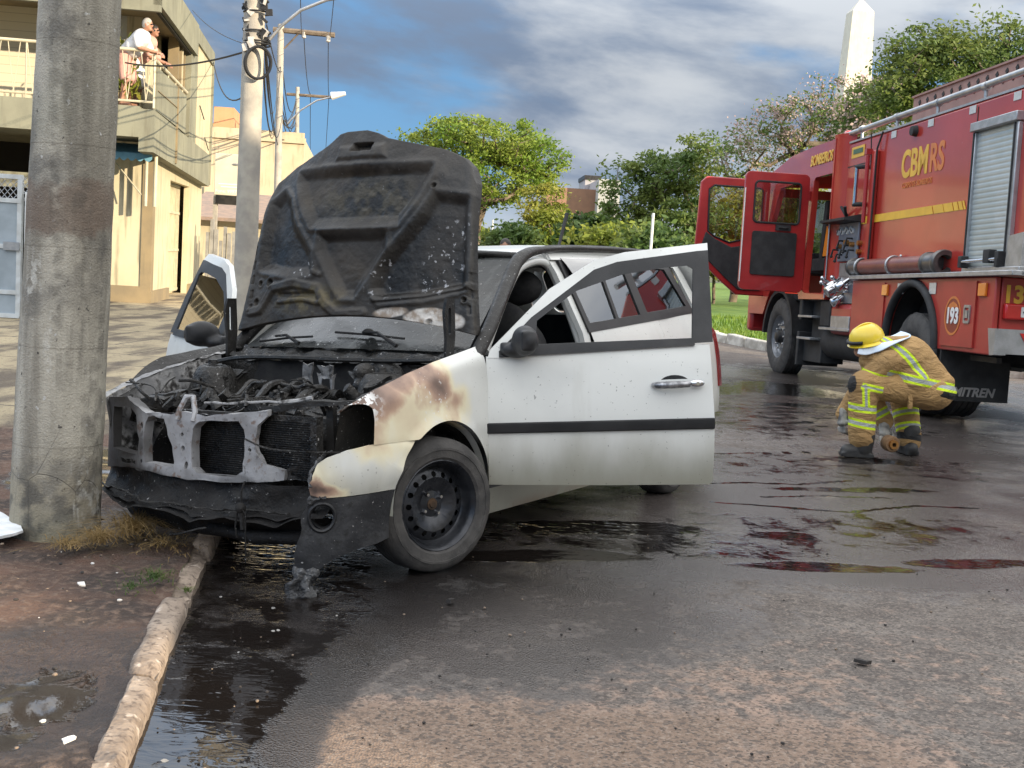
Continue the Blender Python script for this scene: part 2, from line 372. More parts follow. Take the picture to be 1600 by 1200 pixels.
def polemat():
    t = NT('weathered pole concrete'); o = t.obj(); st = t.noise(3.2, 7, t.mapv((2.2, 2.2, .28)), .3); sp = t.noise(38, 4, t.mapv((1, 1, .8))); b = t.noise(2.2, 6, o, .3)
    x, y, z = t.xyz()
    col = t.mix(t.mr(st, .36, .62), (.235, .215, .175), (.46, .43, .36)); col = t.mix(t.mr(b, .52, .66, 0, .8), col, (.115, .11, .10))
    up = t.mr(z, 1.7, 3.0, 0, .7); col = t.mix(t.math('MULTIPLY', up, t.mr(t.noise(5, 6, o), .4, .6)), col, (.13, .125, .11))
    col = t.mix(t.mr(sp, .66, .72), col, (.06, .055, .05)); col = t.mix(t.mr(t.noise(30, 3, o), .67, .73, 0, .8), col, (.6, .6, .58))
    zz = t.math('ADD', z, t.math('MULTIPLY', t.noise(6, 4, o), .25))
    rim = t.math('MULTIPLY', t.mr(zz, 1.42, 1.46), t.mr(zz, 1.62, 1.66, 1, 0)); col = t.mix(t.math('MULTIPLY', rim, t.mr(t.noise(4, 5, o), .4, .55, .15, .8)), col, (.17, .125, .095))
    low = t.mr(t.math('ADD', z, t.math('MULTIPLY', t.math('SUBTRACT', t.noise(5, 6, o), .5), .6)), .1, .55, 1, 0)
    col = t.mix(t.math('MULTIPLY', low, .75), col, t.mix(t.mr(t.noise(11, 6, o), .4, .6), (.055, .05, .042), (.27, .235, .165)))
    cr = t.n('ShaderNodeTexVoronoi', feature='DISTANCE_TO_EDGE'); t.put(cr.inputs['Vector'], t.mapv((1, 1, .7))); cr.inputs['Scale'].default_value = 4.5
    crk = t.math('MULTIPLY', t.mr(cr.outputs[0], .0, .008, .6, 0), t.mr(t.math('ADD', z, t.noise(4, 3, o)), .75, 1.1, 1, 0)); col = t.mix(t.math('MULTIPLY', crk, .75), col, (.03, .027, .025))
    wh = t.math('MULTIPLY', t.mr(t.noise(5, 4, t.mapv((1.6, 1.6, .35))), .60, .68), t.mr(t.noise(26, 4, o), .45, .6)); col = t.mix(t.math('MULTIPLY', wh, .6), col, (.62, .61, .56))
    dk_ = t.math('MULTIPLY', t.mr(t.noise(2.4, 5, t.mapv((2.5, 2.5, .18))), .54, .62), t.mr(t.noise(16, 6, o), .38, .6)); col = t.mix(t.math('MULTIPLY', dk_, .45), col, (.075, .07, .06)); gn = t.mr(t.noise(1.3, 4, o), .5, .7, 0, .35); col = t.mix(gn, col, (.19, .20, .145))
    ring = t.math('FRACT', t.math('MULTIPLY', z, 2.4)); seam = t.math('MULTIPLY', t.mr(ring, .0, .02, 1, 0), .35)
    t.bump(t.math('SUBTRACT', t.math('ADD', sp, t.noise(120, 3, o)), t.math('ADD', t.math('MULTIPLY', crk, 2.), seam)), .5, .012)
    return t.set(col=col, rough=.85)
def leafmat(name, a, b, sc=.9):
    t = NT(name); f = t.noise(sc, 5, None); g = t.noise(14, 2, None)
    c = t.mix(t.mr(f, .38, .62), a, b); c = t.mix(t.mr(g, .3, .7, 0, .5), c, tuple(x*.55 for x in a)); t.set(col=c, rough=.55, spec=.3)
    tr = t.n('ShaderNodeBsdfTranslucent'); t.put(tr.inputs[0], c); ms = t.n('ShaderNodeMixShader'); ms.inputs[0].default_value = .35
    t.t.links.new(t.b.outputs[0], ms.inputs[1]); t.t.links.new(tr.outputs[0], ms.inputs[2]); t.t.links.new(ms.outputs[0], t.out.inputs[0]); return t.mat
def glassmat(name, tint=(.55, .6, .6), clear=.6, refl=.9):
    t = NT(name); t.set(col=(.01, .012, .013), rough=.03, spec=.6)
    tr = t.n('ShaderNodeBsdfTransparent'); t.put(tr.inputs[0], tint); g = t.n('ShaderNodeBsdfGlossy'); g.inputs['Roughness'].default_value = .02; t.put(g.inputs[0], (refl,)*3)
    fr = t.n('ShaderNodeFresnel'); fr.inputs[0].default_value = 1.55
    m1 = t.n('ShaderNodeMixShader'); m1.inputs[0].default_value = 1-clear; t.t.links.new(tr.outputs[0], m1.inputs[1]); t.t.links.new(t.b.outputs[0], m1.inputs[2])
    m2 = t.n('ShaderNodeMixShader'); t.put(m2.inputs[0], t.math('MULTIPLY_ADD', fr.outputs[0], 1.4, .06, clamp=True)); t.t.links.new(m1.outputs[0], m2.inputs[1]); t.t.links.new(g.outputs[0], m2.inputs[2]); t.t.links.new(m2.outputs[0], t.out.inputs[0]); return t.mat
m_black = mat('black plastic', (.010, .010, .011), (.018, .018, .019), 9, .5, spec=.35)
m_dark = mat('dark metal', (.02, .02, .022), (.045, .043, .042), 7, .5, .4)
m_steel = mat('galvanised steel', (.38, .39, .40), (.5, .5, .5), 9, .42, .8)
m_white = mat('white paint', (.72, .73, .72), (.64, .65, .64), 3, .4)
m_cable = mat('black cable', (.012, .012, .013), rough=.6)
m_conc = mat('pale pole concrete', (.42, .39, .33), (.30, .28, .25), 4, .85, 0, .3, 60)
m_grass = mat('grass ground', (.075, .15, .018), (.14, .22, .03), 1.3, .9, 0, .6, 30, .05)
# ---------------- setting ----------------
o = MB().add([(-3000, -300, -.06), (3000, -300, -.06), (3000, 5000, -.06), (-3000, 5000, -.06)], [(0, 1, 2, 3)]).build('ground', mat('distant ground', (.07, .095, .035), (.11, .09, .055), .05, .95)); tag(o, kind='structure')
ys = list(np.arange(-6, 2.4, .3))+list(np.arange(2.4, 9, .03))+list(np.arange(9, 14, .08))+list(np.arange(14, 75, .8))
xo = list(np.arange(0, 4.4, .03))+list(np.arange(4.4, 7, .08))+list(np.arange(7, 17, .4))
def a_wet(X, Y):
    w = .17+.70*sst(4.6, 5.6, Y-.06*X+.35*(fbm(X, Y, .9, 3)-.5))*(1-sst(15.5, 19, Y))
    w = np.maximum(w, .62*ell(X, Y, 0., 4.6, 1.3, .95, 0, .35)); w = np.maximum(w, .5*ell(X, Y, .1, 3.95, .9, .45, .1, .5))
    w = np.maximum(w, .95*(1-sst(.40, .62, (X-xk(Y))+.12*(fbm(X, Y, 2.2, 9)-.5)-.45*sst(3.1, 4.6, Y)))*(1-sst(7, 9, Y)))
    w = w*(1-.75*ell(X, Y, 1.7, 4.05, 1.05, .62, .25, .5)); return w*(1-.5*ell(X, Y, 1.3, 9.6, 1.8, .9, .3, .6))
def a_pud(X, Y):
    p = np.zeros_like(X)
    for cx, cy, rx, ry, an, k in ((1.5, 5.58, .55, .10, .14, .78), (2.3, 5.85, .40, .11, .25, .75), (.3, 5.5, .45, .12, .12, .72), (-.15, 5.38, .5, .10, .1, .8), (.55, 6.15, .55, .17, .2, .9), (1.45, 6.22, .2, .10, .2, 1), (-1.02, 5.32, .22, .24, 0, 1.), (2.7, 9.0, .6, .22, .1, .6), (1.6, 13.6, 1.3, .7, .2, .8), (3.2, 14.2, .9, .8, 0, .85), (1.3, 11.5, .7, .25, .2, .75), (3.4, 12.6, .9, .25, .1, .7), (.9, 8.6, .6, .12, .2, .6), (2.2, 7.7, .7, .10, .25, .62)):
        p = np.maximum(p, k*ell(X, Y, cx, cy, rx, ry, an, .45))
    p = np.maximum(p, .95*seg(X, Y, [(1.15, 7.55), (1.5, 7.72), (1.9, 7.78), (2.3, 8.05)], .022)); p = np.maximum(p, .95*seg(X, Y, [(1.2, 7.0), (1.65, 6.98), (2.0, 6.95), (2.5, 7.3), (2.9, 7.35)], .022))
    p = np.maximum(p, .9*seg(X, Y, [(1.55, 7.25), (1.95, 7.42), (2.4, 7.5)], .02)); p = np.maximum(p, .8*seg(X, Y, [(.9, 8.75), (1.6, 8.9), (2.3, 9.25)], .02))
    p = np.maximum(p, .56*ell(X, Y, .8, 5.9, 1.3, .45, .12, .7)); p = np.maximum(p, .50*ell(X, Y, 1.9, 6.5, 1.5, .6, .2, .7)); p = np.maximum(p, .46*ell(X, Y, 2.4, 8.6, 2., .9, .2, .7)); p = np.maximum(p, .5*ell(X, Y, 2.3, 11.5, 2.2, 2.2, 0, .6))
    g = X-xk(Y)+.10*(fbm(X, Y, 2.2, 9)-.5); wg = .40+.42*sst(3.1, 4.9, Y); return np.maximum(p, (.70-.18*sst(3.2, 4.4, Y))*(1-sst(wg*.75, wg*1.15, g))*(1-sst(6, 6.6, Y)))
def a_tan(X, Y):  # mottled tan patches, strongest close in front of the camera
    d = .95*ell(X, Y, -.02, 3.22, .62, .42, .05, .35)+.25*ell(X, Y, .5, 3.85, .55, .2, .2, .6)+.55*ell(X, Y, .75, 3.3, .55, .3, 0, .6)+.28*ell(X, Y, 1.7, 3.9, 1.1, .75, .2, .5)+.35*sst(19, 23, Y); return d*(.55+.9*fbm(X, Y, 2.4, 5))
def a_soot(X, Y):
    g = X-xk(Y); s = .9*ell(X, Y, -.75, 4.95, .75, .95, .1, .35)*(1-.9*ell(X, Y, -1.02, 5.32, .3, .3, 0, .4))+.55*ell(X, Y, .1, 5.3, 1., .45, .15, .5); return np.clip(np.maximum(s, .72*(1-sst(.36, .58, g+.12*(fbm(X, Y, 2.2, 9)-.5)-.45*sst(3.1, 4.6, Y)))*(1-sst(5.5, 7, Y))), 0, 1)
def a_rip(X, Y): return .10+.9*ell(X, Y, -1.0, 5.35, .4, .4, 0, .4)+.3*ell(X, Y, .5, 6.15, .7, .3, .2, .5)+.12*ell(X, Y, 1.8, 13.5, 3, 2, 0, .5)
sheet('road', xo, ys, lambda o_, y: o_+xk(y)-.02, lambda x, y: -.012*fbm(x, y, .8, 2)+.004*fbm(x, y, 9, 1), asphalt(), dict(wet=a_wet, puddle=a_pud, tan_tint=a_tan, soot=a_soot, ripple=a_rip))
ys2 = list(np.arange(-6, 2.6, .5))+list(np.arange(2.6, 7.5, .035))+list(np.arange(7.5, 20, .3))+list(np.arange(20, 90, 2.))
xo2 = list(-np.arange(0, 2.4, .035))+list(-np.arange(2.4, 8, .25))+list(-np.arange(8, 40, 2.))
def pvz(X, Y):
    far = sst(6, 9, Y); z = .046+.03*(fbm(X, Y, 2.1, 4)-.5)+.03*(fbm(X, Y, 11, 8)-.5)
    z -= .026*ell(X, Y, -1.32, 3.3, .28, .35, .1, .5); return z*(1-far)+.085*far
sheet('pavement', xo2, ys2, lambda o_, y: o_+xk(y)-.06, pvz, dirt(), dict(puddle=lambda X, Y: np.maximum(np.maximum(.62*ell(X, Y, -1.32, 3.3, .24, .36, .1, .8), .66*ell(X, Y, -1.52, 3.02, .42, .30, .2, .7)), .8*ell(X, Y, -2.3, 6.6, .4, .7, 0, .5)), concrete=lambda X, Y: sst(7.0, 8.4, Y), wet=lambda X, Y: .8*ell(X, Y, -1.3, 3.4, .45, .6, 0, .5)+.7*ell(X, Y, -1.5, 5.3, .6, .6, 0, .5)))
kb = MB(); yy = 1.2; rk = random.Random(3)
edges = [1.3, 2.05, 2.8, 3.52, 4.33, 5.0, 5.8]+[5.8+.9*i for i in range(1, 60)]
for a, b in zip(edges, edges[1:]):
    hgt = .058 if a < 4.3 else (.046 if a < 5 else .07); off = rk.uniform(-.008, .008); wdt = .078+rk.uniform(-.010, .008)
    prof = [(.012, -.05), (.010, .03), (.004, hgt-.016), (-.010, hgt-.003), (-.06, hgt), (-wdt+.012, hgt-.002), (-wdt, hgt-.012), (-wdt, -.05)]
    nseg = 16 if a < 6 else 2; V = []
    for i in range(nseg+1):
        y = a+.014+(b-a-.028)*i/nseg; e = .020 if i in (0, nseg) else 0
        for px_, pz_ in prof:
            q = Vector((xk(y)+off+px_, y, pz_-(e if pz_ > .03 else 0)))
            if a < 6: q += mnoise.noise_vector(q*5)*.005+mnoise.noise_vector(q*17)*.0045-Vector((.03*max(0, mnoise.noise(q*7+Vector((0, 0, 9)))-.28), 0, .06*max(0, mnoise.noise(q*7+Vector((0, 0, 9)))-.28))); q.y += (i in (0, nseg))*0
            V.append(q)
    n = len(prof); F = [(i*n+j, i*n+j+1, (i+1)*n+j+1, (i+1)*n+j) for i in range(nseg) for j in range(n-1)]+[tuple(range(n)), tuple(nseg*n+j for j in range(n))]
    kb.add(V, F)
tag(kb.build('kerb', kerbmat(), None, 50), kind='structure')
# grass island with whitewashed kerb stones
isl = [(.6, 44), (2.5, 32), (3.25, 26.8), (3.77, 23.45), (4.39, 21.06), (5.5, 19.4), (8, 18.3), (14, 17.8), (70, 16), (70, 110), (-2, 110)]
g = MB(); g.add([(x, y, .10) for x, y in isl], [tuple(range(len(isl)))])
tag(g.build('lawn', m_grass, None, None), kind='structure')
ks = MB(); pp = spline([(x, y, 0) for x, y in isl[:9]], 10); acc = 0
L = [0]
for a, b in zip(pp, pp[1:]): L.append(L[-1]+(b-a).length)
s_ = 0
while s_ < L[-1]-1:
    a = Vector((interp(s_, L, [p.x for p in pp]), interp(s_, L, [p.y for p in pp]), .05)); b = Vector((interp(s_+.72, L, [p.x for p in pp]), interp(s_+.72, L, [p.y for p in pp]), .05))
    dd = b-a; ks.box((a+b)/2+Vector((0, 0, rk.uniform(-.01, .02))), (dd.length, .18, .22), (0, rk.uniform(-.03, .03), math.atan2(dd.y, dd.x))); s_ += .78
tag(ks.build('lawn_kerb', mat('whitewashed stone', (.62, .60, .55), (.35, .33, .29), 5, .8, 0, .4, 30), None, 30, bevel=.02), kind='structure')
gb = MB(); rg = random.Random(11)
for i in range(9000):
    x, y = rg.uniform(2.6, 9), 18.5+rg.random()**1.6*14
    ok = x > np.interp(y, [18.3, 19.4, 21.06, 23.45, 26.8, 32, 44], [8, 5.5, 4.39, 3.77, 3.25, 2.5, .6])+.15
    if not ok: continue
    h = rg.uniform(.05, .13); a = rg.uniform(0, PI); w = .018; c, s = math.cos(a)*w, math.sin(a)*w; lx, ly = rg.uniform(-.05, .05), rg.uniform(-.05, .05)
    gb.add([(x-c, y-s, .1), (x+c, y+s, .1), (x+lx, y+ly, .1+h)], [(0, 1, 2)])
tag(gb.build('grass', leafmat('grass blade', (.10, .20, .02), (.19, .27, .04), .6), None, None), kind='stuff')
# ---------------- the concrete pole the car has hit ----------------
pb, pt_ = Vector((-1.94, 5.16, .02)), at(129, -60, 5.13); pt_ = pb+(pt_-pb)*1.9
t = thing('concrete_pole', 'thick stained concrete pole against the nose of the burnt car', 'pole', pb)
pm_ = MB(); Z_ = (pt_-pb).length; q = []
for i in range(91):
    f = i/90; q.append((.188-.056*f, Z_*f))
pm_.lathe(q, (0, 0, 0), pt_-pb, 64)
def pd(p):
    k = mnoise.noise(p*2.6)*.006+mnoise.noise(p*11)*.0028
    zz = p.z; k += .006*math.exp(-((zz-1.44)/.09)**2)*(.3+.7*abs(mnoise.noise(p*5)))
    r = Vector((p.x, p.y, 0)).normalized(); return p+r*k
pm_.fn(pd); pm_.build('shaft', polemat(), t, 60)
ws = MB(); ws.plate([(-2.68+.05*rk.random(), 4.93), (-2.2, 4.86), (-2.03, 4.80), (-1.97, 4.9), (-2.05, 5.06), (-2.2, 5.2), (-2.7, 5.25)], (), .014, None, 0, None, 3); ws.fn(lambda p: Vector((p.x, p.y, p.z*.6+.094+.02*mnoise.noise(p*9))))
tag(ws.build('blotch', mat('white foam', (.78, .8, .82), (.6, .62, .62), 9, .7, 0, .5, 40), None, 60), kind='stuff')  # thin raised white blotch on the pavement beside the pole
# ================= burnt car =================
TH, RO = R(30.8), R(4.)
cfw = Vector((-math.sin(TH), -math.cos(TH), 0)); clf = Vector((math.cos(TH), -math.sin(TH), 0))
cl2 = clf*math.cos(RO)+Vector((0, 0, math.sin(RO))); cu2 = Vector((0, 0, math.cos(RO)))-clf*math.sin(RO)
CM = Matrix((cfw, cl2, cu2)).transposed().to_4x4(); CM.translation = Vector((-.97, 5.5, 0))+clf*.845-cl2*.8
car = thing('burnt_car', 'white station wagon with burnt out nose, raised charred bonnet and open doors', 'car', M=CM)
def carpaint():
    t = NT('white car paint'); x, y, z = t.xyz(); o = t.obj()
    n = t.noise(5, 6, o, .3); f = t.noise(24, 5, o)
    base = t.mix(t.mr(t.noise(2.4, 4, o), .35, .65), (.68, .685, .655), (.60, .605, .58))
    gr = t.mr(t.math('ADD', z, t.math('MULTIPLY', t.math('SUBTRACT', t.noise(4, 6, t.mapv((1, 1, .35))), .5), .34)), .30, .62, 1, 0)
    base = t.mix(t.math('MULTIPLY', gr, .88), base, (.26, .25, .19)); base = t.mix(t.math('MULTIPLY', t.mr(t.noise(9, 4, t.mapv((1, 1, .12))), .56, .7), .16), base, (.4, .38, .32)); base = t.mix(t.mr(t.noise(60, 2, o), .70, .74, 0, .6), base, (.08, .075, .07))
    sp = t.math('MULTIPLY', t.mr(t.noise(6, 3, o), .5, .6), t.mr(t.voro(38, o), .06, .1, .8, 0)); base = t.mix(sp, base, (.10, .09, .08))
    # heat damage on the near wing
    wz = t.n('ShaderNodeTexNoise'); t.put(wz.inputs['Vector'], o); wz.inputs['Scale'].default_value = 6; wz.inputs['Detail'].default_value = 5; wv = t.n('ShaderNodeVectorMath', operation='MULTIPLY_ADD'); t.put(wv.inputs[0], wz.outputs['Color']); wv.inputs[1].default_value = (.26, 0, .26); sv = t.n('ShaderNodeVectorMath', operation='SUBTRACT'); t.put(sv.inputs[0], o); sv.inputs[1].default_value = (.13, 0, .13); t.put(wv.inputs[2], sv.outputs[0])
    def zone(c, r0, r1, k): return t.math('MULTIPLY', t.mr(t.dist(c, (1, .25, 1.15), wv.outputs[0]), r0, r1, 1, 0), k)
    b = zone((.44, .7, .80), .02, .34, .92)
    for c, r0, r1, k in (((.06, .78, .80), .0, .25, .92), ((.24, .7, .90), .02, .27, .95), ((-.06, .8, .69), .0, .20, .62), ((.43, .75, .62), .0, .22, .52), ((.66, .68, .395), .0, .12, .95), ((.25, .78, .70), .02, .40, .40)):
        b = t.math('MAXIMUM', b, zone(c, r0, r1, k))
    b = t.math('MAXIMUM', b, t.math('MULTIPLY', t.mr(x, .46, .86), t.mr(z, .57, .62, .55, 0)))
    b = t.math('MULTIPLY', t.math('ADD', b, t.math('MULTIPLY', t.math('SUBTRACT', n, .5), .38)), t.mr(x, -.34, -.14))
    col = t.mix(t.mr(b, .0, .40), base, (.73, .66, .46)); col = t.mix(t.mr(b, .28, .66), col, (.47, .31, .22)); col = t.mix(t.mr(b, .52, .92), col, (.21, .135, .105)); col = t.mix(t.mr(b, .80, 1.08), col, (.03, .026, .025))
    fl = t.math('MULTIPLY', t.mr(t.noise(42, 4, o), .50, .55), t.mr(t.dist((.50, .72, .75), (1, .3, 1)), .05, .14, 1, 0)); col = t.mix(fl, col, (.75, .75, .74))
    fl = t.math('MULTIPLY', t.mr(t.noise(55, 3, o), .62, .66), t.mr(t.dist((.08, .78, .74), (1, .3, 1)), .05, .16, 1, 0)); col = t.mix(fl, col, (.7, .68, .66))
    rs = t.mr(z, .16, .24, .5, 0); col = t.mix(t.math('MULTIPLY', rs, t.mr(n, .4, .6)), col, (.20, .12, .06))
    return t.set(col=col, rough=t.mr(b, .1, .5, .30, .62), coat=.25, coatr=.12)
def burnt(name, a, b, ash=(.30, .30, .31), amt=(.55, .72), sc=5, bumpst=.5, rough=.75):
    t = NT(name); o = t.obj(); n = t.noise(sc, 7, o, .5); f = t.noise(sc*6, 6, o)
    c = t.mix(t.mr(n, .36, .64), a, b); c = t.mix(t.mr(t.math('MULTIPLY_ADD', f, .5, t.math('MULTIPLY', n, .5)), amt[0], amt[1]), c, ash)
    c = t.mix(t.mr(t.noise(70, 3, o), .68, .72, 0, .75), c, (.5, .49, .48)); t.bump(t.math('ADD', f, t.math('MULTIPLY', t.noise(90, 4, o), .5)), bumpst, .01)
    return t.set(col=c, rough=t.mr(n, .3, .7, max(.2, rough-.25), rough+.1), metal=.1, spec=.4)
m_paint = carpaint()
m_soot = burnt('charred black', (.006, .0055, .0055), (.016, .0145, .014), (.045, .043, .041), (.58, .78), 7, .7)
m_char = burnt('charred sheet metal', (.011, .0105, .010), (.028, .026, .024), (.10, .095, .09), (.60, .78), 4, .5, .55)
m_ash = burnt('ash grey steel', (.22, .22, .225), (.46, .45, .44), (.035, .032, .03), (.46, .60), 5, .5, .7)
m_engine = burnt('burnt engine metal', (.009, .0085, .008), (.034, .031, .028), (.24, .23, .22), (.585, .70), 9, .9, .5)
m_tyre = mat('tyre rubber', (.040, .038, .037), (.075, .070, .066), 10, .8, 0, .3, 90)
m_rim = mat('black wheel steel', (.020, .022, .027), (.042, .044, .050), 12, .26, .5, .1, 50)
m_trim = mat('grey black trim', (.014, .0145, .0165), (.026, .026, .028), 8, .5, 0, .15, 200, spec=.4)
m_chrome = mat('chrome', (.62, .63, .65), (.5, .5, .52), 30, .12, 1.)
m_glass = glassmat('car glass', (.55, .62, .62), .8); m_glassd = glassmat('sooty glass', (.25, .28, .28), .45, .6)
def sootglass():
    t = NT('heat crazed windscreen'); o = t.obj(); n = t.noise(5, 6, o, .4); f = t.noise(48, 3, o); x, y, z = t.xyz()
    c = t.mix(t.mr(n, .35, .65), (.018, .019, .019), (.055, .058, .058)); c = t.mix(t.mr(f, .66, .70, 0, .8), c, (.42, .42, .41)); st = t.noise(7, 4, t.mapv((1, 3.5, .5))); c = t.mix(t.mr(st, .55, .7, 0, .35), c, (.16, .17, .16)); t.bump(t.math('ADD', n, f), .12, .01)
    t.set(col=c, rough=t.mr(n, .3, .7, .12, .4)); tr = t.n('ShaderNodeBsdfTransparent'); t.put(tr.inputs[0], (.5, .55, .55)); ms = t.n('ShaderNodeMixShader'); t.put(ms.inputs[0], t.mr(z, 1.05, 1.35, .95, .6)); t.t.links.new(tr.outputs[0], ms.inputs[1]); t.t.links.new(t.b.outputs[0], ms.inputs[2]); t.t.links.new(ms.outputs[0], t.out.inputs[0]); return t.mat
m_wsoot = sootglass(); m_inside = mat('dark cabin fabric', (.018, .018, .020), (.035, .034, .034), 12, .9, 0, .3, 120)
ZS = (.16, .30, .45, .60, .75, .88, .95, 1.36, 1.44); YS = (.735, .785, .81, .815, .805, .785, .765, .575, .50)
def Yb(x, z):
    y = interp(z, ZS, YS)
    if x > .1: y *= 1-.12*((x-.1)/.6)**2
    if x < -2.6: y *= 1-.10*((-2.6-x)/.75)**2
    return y
def belt(x): return .985+.058*(-1.4-x)
def arch(x, cx, r=.355): return .29+math.sqrt(max(0, r*r-(x-cx)**2)) if abs(x-cx) < r else -1
def side(b, x0, x1, zb, zt, nx, nz, sg, off=0., mi=0, edge=.02):
    def f(u, v):
        x = x0+(x1-x0)*u; lo, hi = zb(x), zt(x); z = lo+(hi-lo)*v; return (x, sg*(Yb(x, z)+off), z)
    b.grid(f, nx, nz, mi)
    if edge:   # turned-in flange along the lower edge
        b.grid(lambda u, v: (x0+(x1-x0)*u, sg*(Yb(x0+(x1-x0)*u, zb(x0+(x1-x0)*u))+off-edge*v), zb(x0+(x1-x0)*u)+.004*v), nx, 1, mi)
ZT = lambda x: interp(x, (-.36, -.2, 0, .2, .4, .53), (.945, .92, .89, .85, .795, .745))
def fender(b, sg):
    N, Mv = 60, 16
    def f(u, v):
        xf = interp(v, (0, .5, .78, .92, 1), (.45, .44, .445, .48, .54)); x = -.365+(xf+.365)*u
        zb = arch(x, 0) if abs(x) < .353 else (.20 if x < 0 else .585)
        if x > .205: zb = .585
        zt = ZT(x); k = v; z = zb+(zt-zb)*k
        y = Yb(x, z); d = (zt-z)
        if d < .07: y -= .035*(1-d/.07)**2
        fl = max(0, 1-abs(z-arch(x, 0))/.05) if abs(x) < .36 else 0
        return (x, sg*(y+.012*fl), z)
    b.grid(f, N, Mv)
    b.grid(lambda u, v: (lambda p: (p[0], p[1]-sg*(.05*v), p[2]-.035*v*(1 if v > .3 else .3)))(f(u, 1)), N, 3)
    b.grid(lambda u, v: (.353*math.cos(PI*u), sg*(.80-.03-.16*v+.03*(v == 0)), .29+.353*math.sin(PI*u)), 30, 2)
body = MB()
for sg in (1, -1):
    if sg == 1: fender(body, sg)
    side(body, -.38, -2.12, lambda x: .17, lambda x: .30, 20, 3, sg, -.012)
    side(body, -2.36, -3.30, lambda x: max(.43, arch(x, -2.47)), lambda x: belt(x)+.015, 40, 12, sg)
    # upper side: roof rail and rear pillar with the window opening cut out
    up = [(-1.36, 1.405), (-1.34, 1.365), (-2.6, 1.39), (-2.93, 1.36), (-2.95, 1.33), (-3.02, 1.13), (-3.02, belt(-3)+.012), (-3.22, belt(-3.2)+.005), (-3.14, 1.18), (-3.06, 1.38), (-2.95, 1.425), (-2.3, 1.43)]
    body.plate(up, (), .02, lambda x, y, h: (x, sg*(Yb(x, y)-.02+h), y), 0, None, 2)
    bp = MB(); bp.plate([(-1.36, .30), (-1.435, .30), (-1.44, belt(-1.44)), (-1.40, 1.40), (-1.335, 1.40), (-1.37, belt(-1.4))], (), .03, lambda x, y, h: (x, sg*(Yb(x, y)-.035+h), y), 0, None, 3)
    body.add(bp.v, bp.f)
# roof
def roofp(u, v):
    x = -1.10-2.0*u; s = -1+2*v; hw = interp(x, (-3.1, -2.6, -1.5, -1.1), (.50, .525, .535, .525))
    zc = interp(x, (-3.12, -2.9, -2.3, -1.6, -1.25, -1.10), (1.425, 1.455, 1.475, 1.46, 1.425, 1.392)); y = hw*math.sin(s*PI/2*.96)/math.sin(PI/2*.96)
    return (x-.05*(s*s)*(u < .5)*(1-2*u), y, zc-.055*abs(s)**3.2)
body.grid(roofp, 30, 24); body.grid(lambda u, v: (lambda p: (p[0], p[1], p[2]-.03))(roofp(u, v)), 10, 12)
# tailgate with window frame, rear bumper
def tg(x, y, h): z = y; return (interp(z, (.45, .95, 1.08, 1.42), (-3.31, -3.36, -3.30, -3.05))-h, x, z)
body.plate(rrect(-.66, .66, .45, 1.43, .06), [rrect(-.50, .50, 1.07, 1.36, .05)], .02, tg, 0, None, 2)
